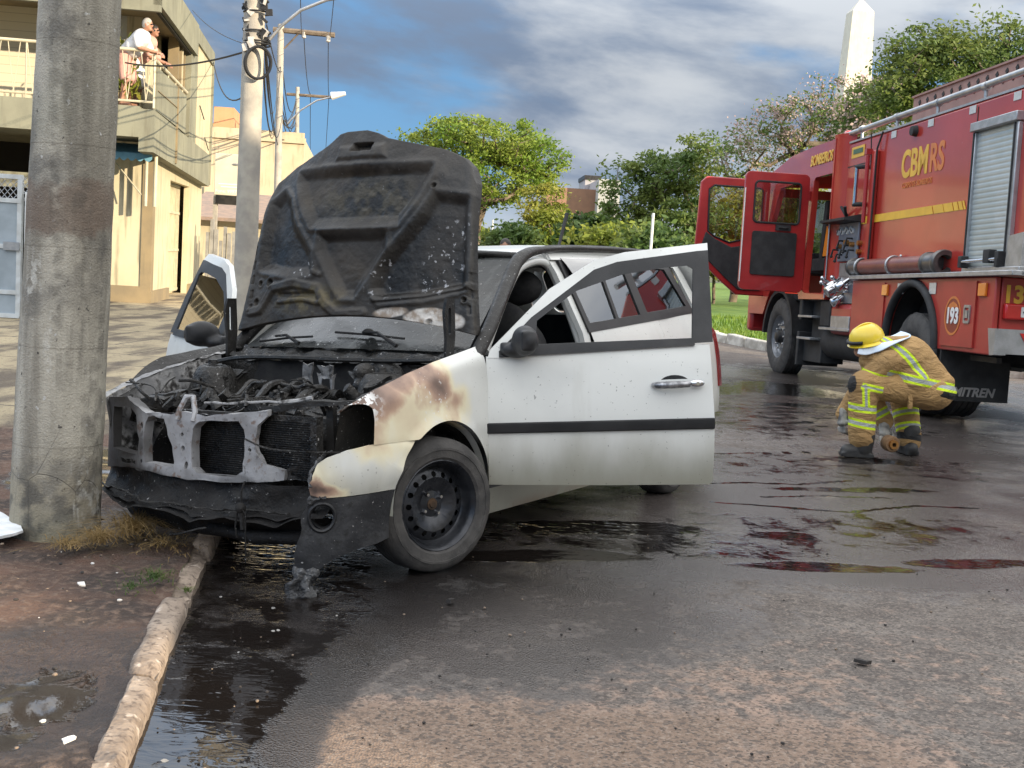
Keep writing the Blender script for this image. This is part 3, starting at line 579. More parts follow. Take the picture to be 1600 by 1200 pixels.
# inner wings and floor
ob = body.build('body', m_paint, car, 40)
def bone(pts, r, name, mt, par=car, n=10): return MB().tube(pts, r, n).build(name, mt, par, 60)
for sg in (1, -1):
    A = spline([(-.36, sg*.735, .90), (-.52, sg*.71, 1.03), (-.80, sg*.635, 1.24), (-1.02, sg*.575, 1.365), (-1.3, sg*.545, 1.415), (-1.8, sg*.535, 1.44), (-2.6, sg*.52, 1.45), (-3.0, sg*.49, 1.43)], 6)
    bone(A, [.034 if p.x > -1.0 else max(.015, .034-.05*(-1.0-p.x)) for p in A], 'roof_pillar', m_char if sg == 1 else m_soot)
    w = spline([(-.43, sg*.735, .93), (-.60, sg*.69, 1.07), (-.85, sg*.62, 1.25), (-1.04, sg*.57, 1.335), (-1.28, sg*.55, 1.365), (-1.37, sg*.58, 1.28), (-1.38, sg*.70, 1.0), (-1.38, sg*.75, .8), (-1.36, sg*.755, .36)], 6)
    bone([p+Vector((-.02, -sg*.012, -.012)) for p in w], .022, 'door_frame', m_paint)
    bone([p+Vector((-.045, -sg*.03, -.03)) for p in w], .014, 'door_seal', m_black)
    # rear door, its window frame, glass, quarter glass
    rd = MB(); side(rd, -1.445, -2.35, lambda x: max(.315, arch(x, -2.47)+.006), lambda x: belt(x)+.012, 40, 12, sg, .004)
    rdo = rd.build('rear_door', m_paint, car, 40)
    wins = [[(-1.47, belt(-1.47)+.045), (-1.80, belt(-1.8)+.045), (-1.83, 1.335), (-1.50, 1.325), (-1.445, 1.28)], [(-1.835, belt(-1.83)+.045), (-2.13, belt(-2.13)+.045), (-2.14, 1.345), (-1.865, 1.337)]]
    q = [(-2.235, belt(-2.23)+.05), (-2.86, belt(-2.86)+.05), (-2.84, 1.15), (-2.74, 1.345), (-2.235, 1.352)]
    fr = MB().plate([(-1.425, belt(-1.42)), (-2.97, belt(-2.97)), (-2.93, 1.15), (-2.84, 1.36), (-2.6, 1.388), (-1.40, 1.362)], wins+[q], .014, lambda x, y, h: (x, sg*(Yb(x, y)-.006+h), y), 0, None, 2).build('window_frame', m_black, rdo, 30)
    for k, wq in enumerate(wins+[q]): MB().plate(wq, (), .004, lambda x, y, h: (x, sg*(Yb(x, y)-.004+h), y), 0, None, 2).build('window_glass', m_glass, rdo if k < 2 else car, 40)
    dfl = MB().plate([(-1.43, 1.375), (-1.455, 1.285), (-1.95, 1.335), (-2.0, 1.385)], (), .006, lambda x, y, h: (x, sg*(Yb(x, y)+.008+h+.02*(1.39-y)/.1), y), 0, None, 2)
    dfl.build('wind_deflector', glassmat('smoked acrylic', (.2, .22, .3), .35, .8), car, 40)
    hb = MB(); hb.box((-2.20, sg*.825, .80), (.17, .02, .028)); hb.build('handle', m_trim, rdo, 30, bevel=.008)
    side_m = MB(); side_m.plate([(-1.46, .615), (-2.13, .62), (-2.13, .57), (-1.46, .565)], (), .016, lambda x, y, h: (x, sg*(Yb(x, y)+h), y), 0, None, 1); side_m.build('moulding', m_black, rdo, 30)
    MB().plate([(-3.24, .60), (-3.315, .60), (-3.30, .95), (-3.22, 1.0)], (), .02, lambda x, y, h: (x, sg*(Yb(x, y)-.008+h), y), 0, None, 2).build('tail_lamp', mat('tail lamp red', (.25, .015, .015), rough=.15, coat=.5), car, 40)
    rb = MB(); rb.tube(spline([(-1.35, sg*.525, 1.415), (-1.45, sg*.515, 1.435), (-2.2, sg*.51, 1.455), (-2.85, sg*.49, 1.435), (-2.95, sg*.485, 1.41)], 5), .012, 8); rb.build('roof_rail', m_black, car, 60)
rbm = MB(); bpath = spline([(-2.83, .745, 0), (-3.1, .74, 0), (-3.30, .67, 0), (-3.43, .48, 0), (-3.47, 0, 0), (-3.43, -.48, 0), (-3.30, -.67, 0), (-3.1, -.74, 0), (-2.83, -.745, 0)], 6)
def bl(z0, z1, mi): rbm.grid(lambda u, v: (lambda p: (p.x, p.y, z0+(z1-z0)*v))(bpath[min(len(bpath)-1, int(round(u*(len(bpath)-1))))]), len(bpath)-1, 4, mi)
bl(.40, .60, 0); bl(.22, .40, 1); rbm.build('rear_bumper', [m_paint, m_black], car, 40)
MB().plate(rrect(-.49, .49, 1.08, 1.35, .05), (), .004, lambda x, y, h: (tg(x, y, h)[0]+.012, x, y), 0, None, 1).build('rear_window', m_glass, car)
MB().tube([(-2.44, .0, 1.465), (-2.46, 0.0, 1.50), (-2.56, 0.0, 1.70)], [.018, .009, .013], 8).build('antenna', m_black, car, 50)
# windscreen
def ws_(u, v):
    s = -1+2*u; z = .915+.465*v; hw = .675-.175*v; x = -.36-.72*v+.10*(1-s*s)*(1-.5*v)-.02; return (x, hw*s, z+.01*(1-s*s))
MB().grid(ws_, 20, 12).build('windscreen', m_wsoot, car, 60)
MB().tube(spline([(-1.10, -.50, 1.375), (-1.05, -.25, 1.39), (-1.03, 0, 1.395), (-1.05, .25, 1.39), (-1.10, .50, 1.375)], 4), .022, 8).build('windscreen_header', m_char, car, 60)
# cabin
cb = MB(); cb.bx(-.35, -3.2, -.70, .70, .18, .24); cb.bx(-.23, -.26, -.70, .70, .24, .86); cb.build('floor_pan', m_inside, car, None)
dash = MB(); dash.grid(lambda u, v: (-.40-.32*v-.05*math.sin(PI*v), -.66+1.32*u, .88+.03*math.sin(PI*v)-.25*max(0, v-.7)/.3), 12, 8); dash.box((-.66, 0, .72), (.06, 1.3, .25)); dash.build('dashboard', m_soot, car, 50)
st = MB(); st.tube([(-.78+.06*math.cos(a)*0-.08*math.sin(a), .36+.18*math.cos(a), .84+.16*math.sin(a)) for a in np.linspace(0, 2*PI, 25)[:-1]], .014, 8, 0, True); st.cyl((-.78, .36, .84), (-.62, .36, .76), .03); st.build('steering_wheel', m_black, car, 60)
def seat(x, y, wide=.25):
    o_ = blob('seat', [('e', (x, y, .46), (.27, wide, .09)), ('e', (x-.33, y, .80), (.10, wide*.95, .36), (0, .22+PI*0, 0)), ('e', (x-.30, y+wide*.72, .74), (.11, .06, .27)), ('e', (x-.30, y-wide*.72, .74), (.11, .06, .27)), ('e', (x-.415, y, 1.22), (.065, .15, .10))], m_inside, car, .022, 5); return o_
seat(-.95, .36); seat(-.95, -.36)
blob('rear_seat', [('b', (-2.0, 0, .45), (.5, 1.2, .16)), ('b', (-2.28, 0, .78), (.16, 1.22, .58), (0, -.2, 0)), ('e', (-2.34, .35, 1.13), (.06, .14, .09)), ('e', (-2.34, -.35, 1.13), (.06, .14, .09))], m_inside, car, .03, 6)
# ---- wheels ----
def wheel(loc, steer=0, sg=1, flat=False):
    w = MB(); w.lathe([(.0, -.03), (.135, -.03), (.135, .01), (.0, .01)], axis=(0, 1, 0), n=28)
    wo_ = w.build('wheel', m_dark, car); wo_.location = loc; wo_.rotation_euler = (0, 0, steer+(PI if sg < 0 else 0))
    ro, hw = .2875, .0875; P = [(.192, -hw+.008), (.205, -hw-.004), (.235, -hw-.010), (.262, -hw), (.278, -hw+.012), (.286, -hw+.028)]
    for yy_ in (-.045, -.015, .015, .045): P += [(ro, yy_-.012), (ro-.008, yy_-.010), (ro-.008, yy_-.006), (ro, yy_-.004)] if True else []
    P += [(.286, hw-.028), (.278, hw-.012), (.262, hw), (.248, hw+.006), (.247, hw+.009), (.238, hw+.010), (.237, hw+.007), (.205, hw+.004), (.192, hw-.008)]
    ty = MB().lathe(P, axis=(0, 1, 0), n=72)
    if flat: ty.fn(lambda p: Vector((p.x, p.y*(1.15 if p.z < -.1 else 1), max(p.z, -.20))))
    ty.fn(lambda p: p+Vector((0, .003 if (p.y > hw-.03 and int((math.atan2(p.z, p.x)+PI)/(2*PI)*72) % 2) else 0, 0))); ty.build('tyre', m_tyre if not flat else m_soot, wo_, 28)
    rm = MB(); rm.lathe([(.192, -.07), (.178, -.06), (.165, -.02), (.168, .03), (.178, .052), (.181, .072), (.193, .078), (.196, .083), (.191, .086), (.182, .078), (.172, .060), (.163, .034), (.156, .026)], axis=(0, 1, 0), n=64)
    hs = [circ(.1295*math.cos(2*PI*k/16), .1295*math.sin(2*PI*k/16), .0125, 10) for k in range(16)]
    zf = lambda r: interp(r, (0, .030, .036, .070, .082, .094, .108, .118, .145, .157), (.028, .028, .020, .020, .030, .050, .050, .043, .033, .026))
    rm.plate(circ(0, 0, .1565, 64), hs+[circ(0, 0, .026, 24)], .004, lambda a, b, h: (a, zf(math.hypot(a, b))-.004+h, b), 0, None, 2)
    rm.build('rim', m_rim if not flat else m_engine, wo_, 32)
    hc = MB(); hc.lathe([(.0, .035), (.014, .035), (.017, .030), (.025, .030), (.026, .015)], axis=(0, 1, 0), n=20); hc.build('hub', mat('rusty hub', (.05, .035, .025), (.10, .06, .035), 30, .7, .5), wo_, 30)
    for k in range(4):
        a = PI/4+k*PI/2+.2; MB().lathe([(.0, .040), (.007, .039), (.009, .034), (.0095, .020)], (.05*math.cos(a), 0, .05*math.sin(a)), (0, 1, 0), 6).build('wheel_bolt', m_chrome, wo_, 20)
wheel((0, .725, .287), -R(19)); wheel((-2.47, .70, .287)); wheel((-2.47, -.70, .287+.09), 0, -1); wheel((-.03, -.68, .30), 0, -1, True)
for cx in (0, -2.47):
    for sg in (1, -1): lin_ = MB(); lin_.grid(lambda u, v: (cx+.36*math.cos(PI*u), sg*(.77-.32*v), .27+.36*math.sin(PI*u)), 24, 1); lin_.grid(lambda u, v: (cx+.36*(1-v)*math.cos(PI*u), sg*.45, .27+.36*(1-v)*math.sin(PI*u)), 24, 1); lin_.build('wheel_housing', m_soot, car, 60)
MB().bx(-.4, -3.2, -.62, .62, .17, .20).build('underbody', m_soot, car, None)
# ---- doors (built shut, then swung on the hinge line) ----
def swing(b, sg, ang, hx=-.37, hy=.78):
    c, s = math.cos(ang), math.sin(ang)
    return b.fn(lambda p: Vector((hx+(p.x-hx)*c-(p.y-sg*hy)*s*(-sg)*-1*0+(p.y-sg*hy)*0, 0, 0)) if False else (lambda dx, dy: Vector((hx+dx*c+dy*s*sg, sg*hy-dx*s*sg+dy*c, p.z)))(p.x-hx, p.y-sg*hy))
def door(sg, ang):
    D = lambda b: swing(b, sg, ang)
    on = lambda off=0., th=0: (lambda x, y, h: (x, sg*(Yb(x, y)+off+h), y))
    b = MB(); lowp = [(-.385, .325), (-.9, .318), (-1.39, .318), (-1.405, .335), (-1.405, .60), (-1.39, belt(-1.39)-.03), (-.9, belt(-.9)-.03), (-.40, belt(-.4)-.028), (-.372, .90), (-.378, .6)]
    b.plate(lowp, (), .045, lambda x, y, h: on(-.045+.0022*mnoise.noise(Vector((x*4, y*4, 1)))+.007/(1+math.exp(-(y-.70)/.006)) if False else -.045+.0025*mnoise.noise(Vector((x*4, y*4, 1)))+.006*max(0, min(1, (.715-y)/.02)))(x, y, h), 0, None, 5)
    X_ = lambda l: -.37-l
    tail = [(X_(1.0), 1.385), (X_(.62), 1.332), (X_(.51), 1.295), (X_(.21), 1.075), (X_(.06), .925), (X_(.0), .90)]
    b.plate([(X_(.01), .895), (X_(.02), .93), (X_(.30), 1.205), (X_(.52), 1.342), (X_(.66), 1.378), (X_(1.06), 1.425), (X_(1.055), 1.39)]+[(X_(1.0), 1.385), (X_(.62), 1.332), (X_(.51), 1.295), (X_(.21), 1.075), (X_(.07), .93), (X_(.07), .895)], (), .026, on(-.024), 0, None, 1)
    do = D(b).build('front_door', m_paint, car, 40)
    k = MB(); k.plate([(X_(.21), 1.075), (X_(.51), 1.295), (X_(.62), 1.332), (X_(1.0), 1.385), (X_(1.055), 1.39), (X_(1.035), belt(-1.41)-.02), (X_(.94), belt(-1.3)-.02), (X_(.955), 1.1), (X_(.975), 1.30), (X_(.95), 1.315), (X_(.84), 1.305), (X_(.64), 1.272), (X_(.42), 1.195), (X_(.235), 1.06)], (), .022, on(-.018), 0, None, 1)
    k.plate([(X_(.06), .925), (X_(.21), 1.075), (X_(.235), 1.06), (X_(.225), .955), (X_(.95), belt(-1.32)+.003), (X_(.95), belt(-1.32)-.03), (X_(.20), belt(-.57)-.032), (X_(.06), belt(-.43)-.032)], (), .022, on(-.010), 0, None, 1)
    D(k).build('window_frame', m_trim, do, 40)
    ml = MB(); ml.plate([(X_(.0), .605), (X_(1.035), .625), (X_(1.035), .575), (X_(.0), .558)], (), .018, on(0), 0, None, 3); D(ml).build('moulding', m_black, do, 30, bevel=.005)
    he = MB(); he.lathe([(.0, -.004), (.06, -.004), (.064, .0015), (.0, .0015)], (0, 0, 0), (0, 0, 1), 24); he.fn(lambda p: Vector((X_(.855)+p.x*1.1, sg*(Yb(-1.2, .78)-.004+p.z), .778+p.y*.62))); D(he).build('handle_recess', m_trim, do)
    hd = MB(); hd.tube([(X_(.755), sg*(Yb(-1.1, .78)+.004), .772), (X_(.775), sg*(Yb(-1.1, .78)+.034), .773), (X_(.85), sg*(Yb(-1.2, .78)+.040), .776), (X_(.915), sg*(Yb(-1.2, .78)+.036), .779)], [.012, .0165, .0165, .015], 10); hd.fn(lambda p: p); D(hd).build('handle', mat('worn chrome handle', (.16, .16, .17), (.42, .42, .43), 40, .3, .8), do, 50)
    lk = MB(); lk.ball((X_(.950), sg*(Yb(-1.3, .78)+.022), .781), (.036, .016, .019), 16, 10); lk.lathe([(0, .017), (.008, .017), (.0085, .010)], (X_(.952), sg*(Yb(-1.3, .78)+.022), .781), (0, sg, 0), 14); D(lk).build('lock', m_chrome, do, 50)
    tr = MB(); tr.plate([(-.42, .34), (-1.36, .34), (-1.36, .93), (-.45, .89)], (), .02, on(-.075), 0, None, 2); D(tr).build('door_trim', m_inside, do)
    # mirror
    mr_ = blob('mirror', [('e', (X_(.17), sg*(.865), .975), (.055, .095, .068), (0, 0, sg*.25)), ('b', (X_(.165), sg*.89, .975), (.06, .12, .09), (0, 0, sg*.25)), ('b', (X_(.12), sg*.775, .935), (.11, .04, .06)), ('e', (X_(.14), sg*.80, .93), (.07, .06, .035))], m_trim, do, .008, 6)
    me = mr_.data
    tmp = MB(); tmp.v = [tuple(v.co) for v in me.vertices]; D(tmp); me.vertices.foreach_set('co', np.array(tmp.v).ravel()); me.update()
    return do
door(1, R(55)); rdr = door(-1, R(64)); rdr['label'] = 'far side front door with raised window glass'
gl = MB(); gl.plate([(-.60, .93), (-1.32, .96), (-1.345, 1.30), (-1.02, 1.27), (-.80, 1.2), (-.60, 1.06)], (), .004, lambda x, y, h: (x, -(Yb(x, y)-.006+h), y), 0, None, 1); swing(gl, -1, R(64)).build('window_glass', m_glass, rdr)
# ---- raised bonnet, seen from below ----
def poly_sd(px, py, poly):
    d = np.full(px.shape, 9.); ins = np.zeros(px.shape, bool); n = len(poly)
    for i in range(n):
        (ax, ay), (bx_, by_) = poly[i], poly[(i+1) % n]
        t = np.clip(((px-ax)*(bx_-ax)+(py-ay)*(by_-ay))/((bx_-ax)**2+(by_-ay)**2), 0, 1); d = np.minimum(d, np.hypot(px-ax-t*(bx_-ax), py-ay-t*(by_-ay)))
        c = ((ay > py) != (by_ > py)) & (px < (bx_-ax)*(py-ay)/((by_-ay) if by_ != ay else 1e-9)+ax); ins ^= c
    return np.where(ins, d, -d)
HB = R(98); hz = Vector((math.cos(HB), 0, math.sin(HB))); hn = Vector((math.sin(HB), 0, -math.cos(HB)))   # hn: towards the nose (the inner face)
H0 = Vector((-.32, 0, .90))
NU, NV = 230, 190
uu, vv = np.meshgrid(np.linspace(-1, 1, NU+1), np.linspace(0, 1, NV+1))
hw = np.where(uu > 0, np.interp(vv, (0, .25, .5, .75, .86, .94, 1), (.70, .672, .652, .637, .63, .62, .60)), np.interp(vv, (0, .25, .5, .75, .9, 1), (.74, .705, .675, .65, .635, .615)))
top = np.interp(uu, (-1, -.9, -.75, -.55, -.42, -.28, -.2, 0, .12, .2, .35, .55, .75, .9, .97, 1), (.86, .90, .945, .995, 1.03, 1.085, 1.095, 1.095, 1.075, 1.05, 1.03, 1.005, .98, .94, .90, .86))
bot = .105+.075*(1-uu**2)
sx_ = uu*hw; tx_ = bot+(top-bot)*vv
mir = lambda p: [(-a, b) for a, b in p]
POL_U = [(-.40, .90), (.40, .90), (.40, .86), (.33, .72), (.26, .625), (-.26, .625), (-.33, .72), (-.40, .86)]
POL_V = [(-.20, .575), (.20, .575), (.20, .50), (.04, .275), (-.04, .275), (-.20, .50)]
POL_R = [(.44, .76), (.61, .74), (.63, .51), (.63, .32), (.45, .275), (.20, .25), (.145, .31), (.19, .43), (.31, .57), (.39, .67)]
POL_L = mir([(.44, .76), (.50, .81), (.585, .76), (.60, .61), (.61, .42), (.40, .385), (.24, .39), (.26, .49), (.38, .63)])
h = np.zeros(uu.shape)
for P, dep, w in ((POL_U, .028, .035), (POL_V, .030, .03), (POL_R, .030, .035), (POL_L, .030, .035)):
    sd = poly_sd(sx_, tx_, P); h -= dep*sst(-.012, w*1.25, sd); h += .007*np.exp(-((sd+.022)/.014)**2)
sd = poly_sd(sx_, tx_, [(-.16, .945), (-.15, 1.02), (.12, 1.02), (.15, .945)]); h += .014*sst(-.01, .02, sd)
sd = poly_sd(sx_, tx_, [(-.07, .985), (.06, .985), (.055, 1.03), (-.065, 1.03)]); h -= .045*sst(0, .008, sd)
def line(pts, w): return seg(sx_, tx_, pts, w)
h += .016*line([(-.66, .20), (-.58, .21), (-.50, .32), (-.35, .34), (-.19, .315), (-.13, .235), (-.05, .185), (.10, .195)], .024)
h += .010*line([(-.45, .25), (-.28, .26), (-.17, .24)], .012); h -= .012*line([(-.45, .285), (-.2, .285)], .010)
h += .018*sst(.05, .0, np.abs(np.abs(sx_)-hw+.02))*.6; h += .012*line([(.16, .26), (.42, .285), (.64, .33)], .015)
h += .008*line([(-.24, .40), (-.18, .38)], .012)
for cx, cy, r in ((.635, .265, .012), (-.60, .345, .014), (-.525, .345, .02), (.43, .80, .012), (-.62, .25, .018), (.47, .155, .016)):
    rr = np.hypot(sx_-cx, tx_-cy); h -= .02*(1-sst(r*.8, r, rr)); h += .004*np.exp(-((rr-r*1.3)/.006)**2)
for yv in np.linspace(.2, .72, 8):
    for s_g in (-1, 1): h -= .010*line([(s_g*.665, yv), (s_g*.662, yv+.035)], .006)
h += .022*(fbm(sx_, tx_, 3, 7)-.5)+.008*(fbm(sx_, tx_, 9, 3)-.5)+.004*(fbm(sx_, tx_, 40, 5)-.5)
bow = -.075*np.abs(uu)**2.4-.055*(np.clip(vv-.5, 0, 1)/.5)**2
Pn = np.stack([H0.x+hz.x*tx_+hn.x*(h+bow), sx_, H0.z+hz.z*tx_+hn.z*(h+bow)], -1).reshape(-1, 3)
Po = np.stack([H0.x+hz.x*tx_+hn.x*(bow-.040), sx_*1.005, H0.z+hz.z*tx_+hn.z*(bow-.040)], -1)
def bonnetmat():
    t = NT('charred bonnet'); o = t.obj(); n = t.noise(3.2, 7, o, .5); f = t.noise(16, 6, o); h_ = t.attr('relief'); pale = t.attr('pale'); fl = t.attr('flake'); yel = t.attr('yellow')
    c = t.mix(t.mr(n, .35, .65), (.009, .0083, .0078), (.033, .029, .0255)); c = t.mix(t.mr(f, .5, .72, 0, .7), c, (.042, .038, .034)); c = t.mix(t.mr(t.noise(1.8, 5, o, .5), .5, .72, 0, .6), c, (.085, .068, .050))
    c = t.mix(t.math('MULTIPLY', t.mr(h_, .35, .9), t.mr(t.noise(7, 5, o), .35, .65, .15, .8)), c, (.055, .051, .046))
    c = t.mix(t.math('MULTIPLY', yel, t.mr(f, .4, .6)), c, (.12, .095, .045))
    c = t.mix(t.mr(t.math('ADD', pale, t.math('MULTIPLY', t.math('SUBTRACT', n, .5), .9)), .45, .7), c, t.mix(t.mr(f, .4, .6), (.62, .58, .53), (.33, .26, .20)))
    c = t.mix(t.math('MULTIPLY', t.mr(t.noise(34, 4, o), .6, .66), t.mr(fl, .25, .8)), c, (.42, .42, .43)); c = t.mix(t.mr(t.noise(62, 3, o), .70, .74, 0, .35), c, (.28, .28, .28))
    t.bump(t.math('ADD', f, t.math('MULTIPLY', t.noise(80, 5, o), .6)), .45, .008); return t.set(col=c, rough=t.mr(n, .3, .7, .36, .66), metal=.15)
hm = MB(); nn = NU+1
F = [(j*nn+i, j*nn+i+1, (j+1)*nn+i+1, (j+1)*nn+i) for j in range(NV) for i in range(NU)]
rim_i = [i for i in range(nn)]+[j*nn+NU for j in range(1, NV+1)]+[NV*nn+i for i in range(NU-1, -1, -1)]+[j*nn for j in range(NV-1, 0, -1)]
hm.v = [tuple(p) for p in Pn]; hm.f = F; hm.m = [0]*len(F)
me = bpy.data.meshes.new('bonnet'); Pov = Po.reshape(-1, 3)[rim_i]; k0 = len(hm.v)
me.from_pydata([tuple(p) for p in Pn]+[tuple(p) for p in Pov], [], F+[(rim_i[i], k0+i, k0+(i+1) % len(rim_i), rim_i[(i+1) % len(rim_i)]) for i in range(len(rim_i))]); me.materials.append(bonnetmat()); me.shade_smooth()
bon = bpy.data.objects.new('bonnet', me); COL.objects.link(bon); bon.parent = car
ext = lambda a: np.concatenate([np.asarray(a).ravel(), np.zeros(len(rim_i))])
hs_ = (h-h.min())/(h.max()-h.min())
set_attr(bon, 'relief', ext(hs_)); set_attr(bon, 'pale', ext(np.maximum(.95*ell(sx_, tx_, .50, .17, .17, .055, -.05, .5), .7*ell(sx_, tx_, .26, .20, .12, .03, .1, .5))))
set_attr(bon, 'flake', ext(np.maximum(ell(sx_, tx_, .52, .46, .10, .2, -.45, .7), np.maximum(.8*ell(sx_, tx_, -.3, .42, .1, .06, 0, .6), .7*ell(sx_, tx_, .2, .36, .12, .1, .8, .6))))); set_attr(bon, 'yellow', ext(np.maximum(.9*ell(sx_, tx_, -.25, .26, .2, .06, 0, .6), .3*ell(sx_, tx_, .05, .75, .3, .1, 0, .6))))
ou = MB(); ou.grid(lambda u, v: tuple(Po[int(round(v*NV)), int(round(u*NU))]), 46, 38); ou.build('bonnet_skin', m_char, bon, 50)
for sg in (1, -1):
    hg = MB(); pl = [(-.30, .86), (-.245, .86), (-.25, .98), (-.235, 1.10), (-.255, 1.16), (-.315, 1.16), (-.32, 1.0)]
    hg.plate(pl, [rrect(-.285, -.265, 1.0, 1.12, .009)], .014, lambda x, y, q: (x+.02, sg*(.665-q), y)); hg.build('bonnet_hinge', m_char, car, 30)
# ---- front end ----
def fx(y, z): return .68-.16*(abs(y)/.75)**2.2-(.10*max(0, -y-.15)**1.0)-.03*(z-.55)+.012*mnoise.noise(Vector((y*6, z*6, 0)))
out = [(-.70, .40), (-.50, .425), (-.30, .43), (-.10, .425), (.0, .418), (.28, .425), (.40, .432), (.47, .445), (.475, .485), (.43, .490), (.385, .505), (.350, .55), (.342, .60), (.358, .655), (.40, .695), (.40, .718), (.25, .70), (.10, .682), (.03, .69), (-.05, .695), (-.09, .682), (-.27, .678), (-.36, .70), (-.45, .735), (-.66, .72), (-.69, .6)]
holes = [[(-.275, .468), (-.085, .462), (-.075, .485), (-.09, .55), (-.115, .62), (-.14, .662), (-.25, .664), (-.278, .64), (-.285, .56)], [(.062, .446), (.255, .446), (.288, .468), (.295, .56), (.29, .635), (.262, .672), (.07, .660), (.035, .63), (.022, .56), (.032, .468)], [(-.60, .50), (-.36, .49), (-.335, .56), (-.36, .66), (-.42, .69), (-.60, .68)], [(-.50, .444), (-.37, .446), (-.37, .464), (-.50, .462)]]
holes += [circ(-.02, .545, .012, 10), circ(-.005, .475, .014, 10, .018), circ(-.03, .60, .008, 8), circ(.318, .56, .008, 8), circ(-.31, .62, .012, 8), circ(-.31, .47, .01, 8)]
fp = MB(); fp.plate(out, holes, .02, lambda y, z, q: (fx(y, z)-.02+q, y, z), 0, None, 2)
fp.grid(lambda u, v: (lambda y: (fx(y, .70)-.07*v, y, interp(y, [-.66, -.45, -.27, -.05, .03, .25, .40], [.72, .735, .675, .695, .69, .70, .715])-.002-.012*v))(-.66+1.06*u), 40, 2)
for P in holes[:3]:
    n_ = len(P); V = []
    for d_ in (0, .035):
        for y, z in P:
            cy, cz = sum(q[0] for q in P)/n_, sum(q[1] for q in P)/n_; V.append((fx(y, z)-.01-d_, y+(cy-y)*.02*d_*10, z+(cz-z)*.02*d_*10))
    fp.add(V, [(i, (i+1) % n_, n_+(i+1) % n_, n_+i) for i in range(n_)])
fp.tube([(fx(-.05, .69)+.01, -.05, .66), (fx(-.05, .7), -.045, .70), (fx(-.02, .72)-.01, -.02, .755), (fx(0, .72)-.02, .01, .76), (fx(.02, .7), .035, .70), (fx(.02, .7)+.01, .04, .655)], .011, 6)
def panelmat():
    t = NT('scorched front panel'); o = t.obj(); x, y, z = t.xyz(); n = t.noise(6, 7, o, .4); f = t.noise(38, 5, o)
    c = t.mix(t.mr(n, .3, .7), (.40, .40, .41), (.27, .265, .265)); c = t.mix(t.mr(f, .56, .70, 0, .7), c, (.10, .09, .085)); c = t.mix(t.mr(t.noise(17, 5, o), .60, .68, 0, .8), c, (.16, .10, .07))
    d = t.math('ABSOLUTE', t.math('SUBTRACT', y, .10)); s_ = t.mr(t.math('ADD', d, t.math('MULTIPLY', t.math('SUBTRACT', t.noise(4, 6, o), .5), .7)), .22, .52, .0, .88); c = t.mix(s_, c, (.035, .032, .03)); lo_ = t.mr(t.math('ADD', z, t.math('MULTIPLY', t.math('SUBTRACT', n, .5), .25)), .41, .46, .7, 0); c = t.mix(lo_, c, (.03, .028, .026))
    t.bump(t.math('ADD', f, n), .35, .008); return t.set(col=c, rough=.6, metal=.25)
fp.jitter(.007, 22); fp.build('front_panel', panelmat(), car, 35)
lb = MB(); lb.plate([(.46, .44), (.70, .455), (.71, .505), (.62, .525), (.47, .49)], [[(.49, .458), (.64, .468), (.64, .480), (.49, .472)]], .02, lambda y, z, q: (fx(y, z)-.035+q, y, z), 0, None, 2)
lb.plate([(.36, .70), (.55, .735), (.72, .745), (.72, .76), (.54, .757), (.36, .725)], (), .03, lambda y, z, q: (fx(y, z)-.05+q, y, z), 0, None, 2); lb.plate([(.585, .5), (.615, .5), (.61, .74), (.58, .74)], (), .02, lambda y, z, q: (fx(y, z)-.11+q, y, z)); lb.jitter(.010, 16); lb.build('headlamp_frame', m_char, car, 40)
bb = MB()
def beam(u, v):
    y = -.72+1.38*u; z = .295+.125*v; x = fx(y, .4)-.035+.07*(1-v)**3+.045*mnoise.noise(Vector((y*4, z*7, 3)))+.016*mnoise.noise(Vector((y*15, z*18, 8))); return (x, y, z+.045*mnoise.noise(Vector((y*4, 0, 7)))*(1-v)+.012*mnoise.noise(Vector((y*12, v, 4))))
bb.grid(beam, 90, 14); bb.grid(lambda u, v: (beam(u, 0)[0]+.03*v-.02, beam(u, 0)[1], beam(u, 0)[2]+.012*math.sin(u*21)-.015*v), 60, 2); bb.build('bumper_beam', m_soot, car, 60)
ed = MB(); ed.tube([(beam(i/50, .1)[0]+.012, beam(i/50, 0)[1], .335-.02*math.sin(i/50*PI)+.012*mnoise.noise(Vector((i*.2, 2, 0)))-.03*(i > 33)*(i/50-.66)) for i in range(0, 46)], [.003+.006*abs(mnoise.noise(Vector((i*.3, 0, 0)))) for i in range(46)], 6); ed.jitter(.012, 18); ed.build('bent_trim', m_engine, car, 60)
lo = MB(); lo.grid(lambda u, v: (lambda y: (fx(y, .3)-.02-.10*v+.02*mnoise.noise(Vector((y*5, v*3, 1))), y, .30-.13*v))(-.66+1.3*u), 40, 5); lo.tube([(.60, .05, .215), (.62, .3, .20), (.56, .56, .21)], .028, 8)
lo.build('undertray', m_soot, car, 60)
MB().tube([(.72, -.06, .19), (.73, .0, .20), (.735, .12, .235), (.73, .15, .24)], [.008, .005, .005, .004], 6).build('loose_bracket', m_engine, car)
sp_ = MB(); sp_.tube([(.70, .335, .44), (.72, .335, .40), (.715, .33, .355)], .004, 5); sp_.ball((.72, .33, .335), (.022, .022, .022)); sp_.tube([(.72, .315, .33), (.725, .305, .26), (.722, .31, .215)], .004, 5); sp_.tube([(.72, .335, .32), (.72, .34, .25)], .011, 6); sp_.tube([(.73, .35, .33), (.73, .365, .315), (.728, .36, .12)], .0025, 4); sp_.build('burnt_wiring', m_soot, car)
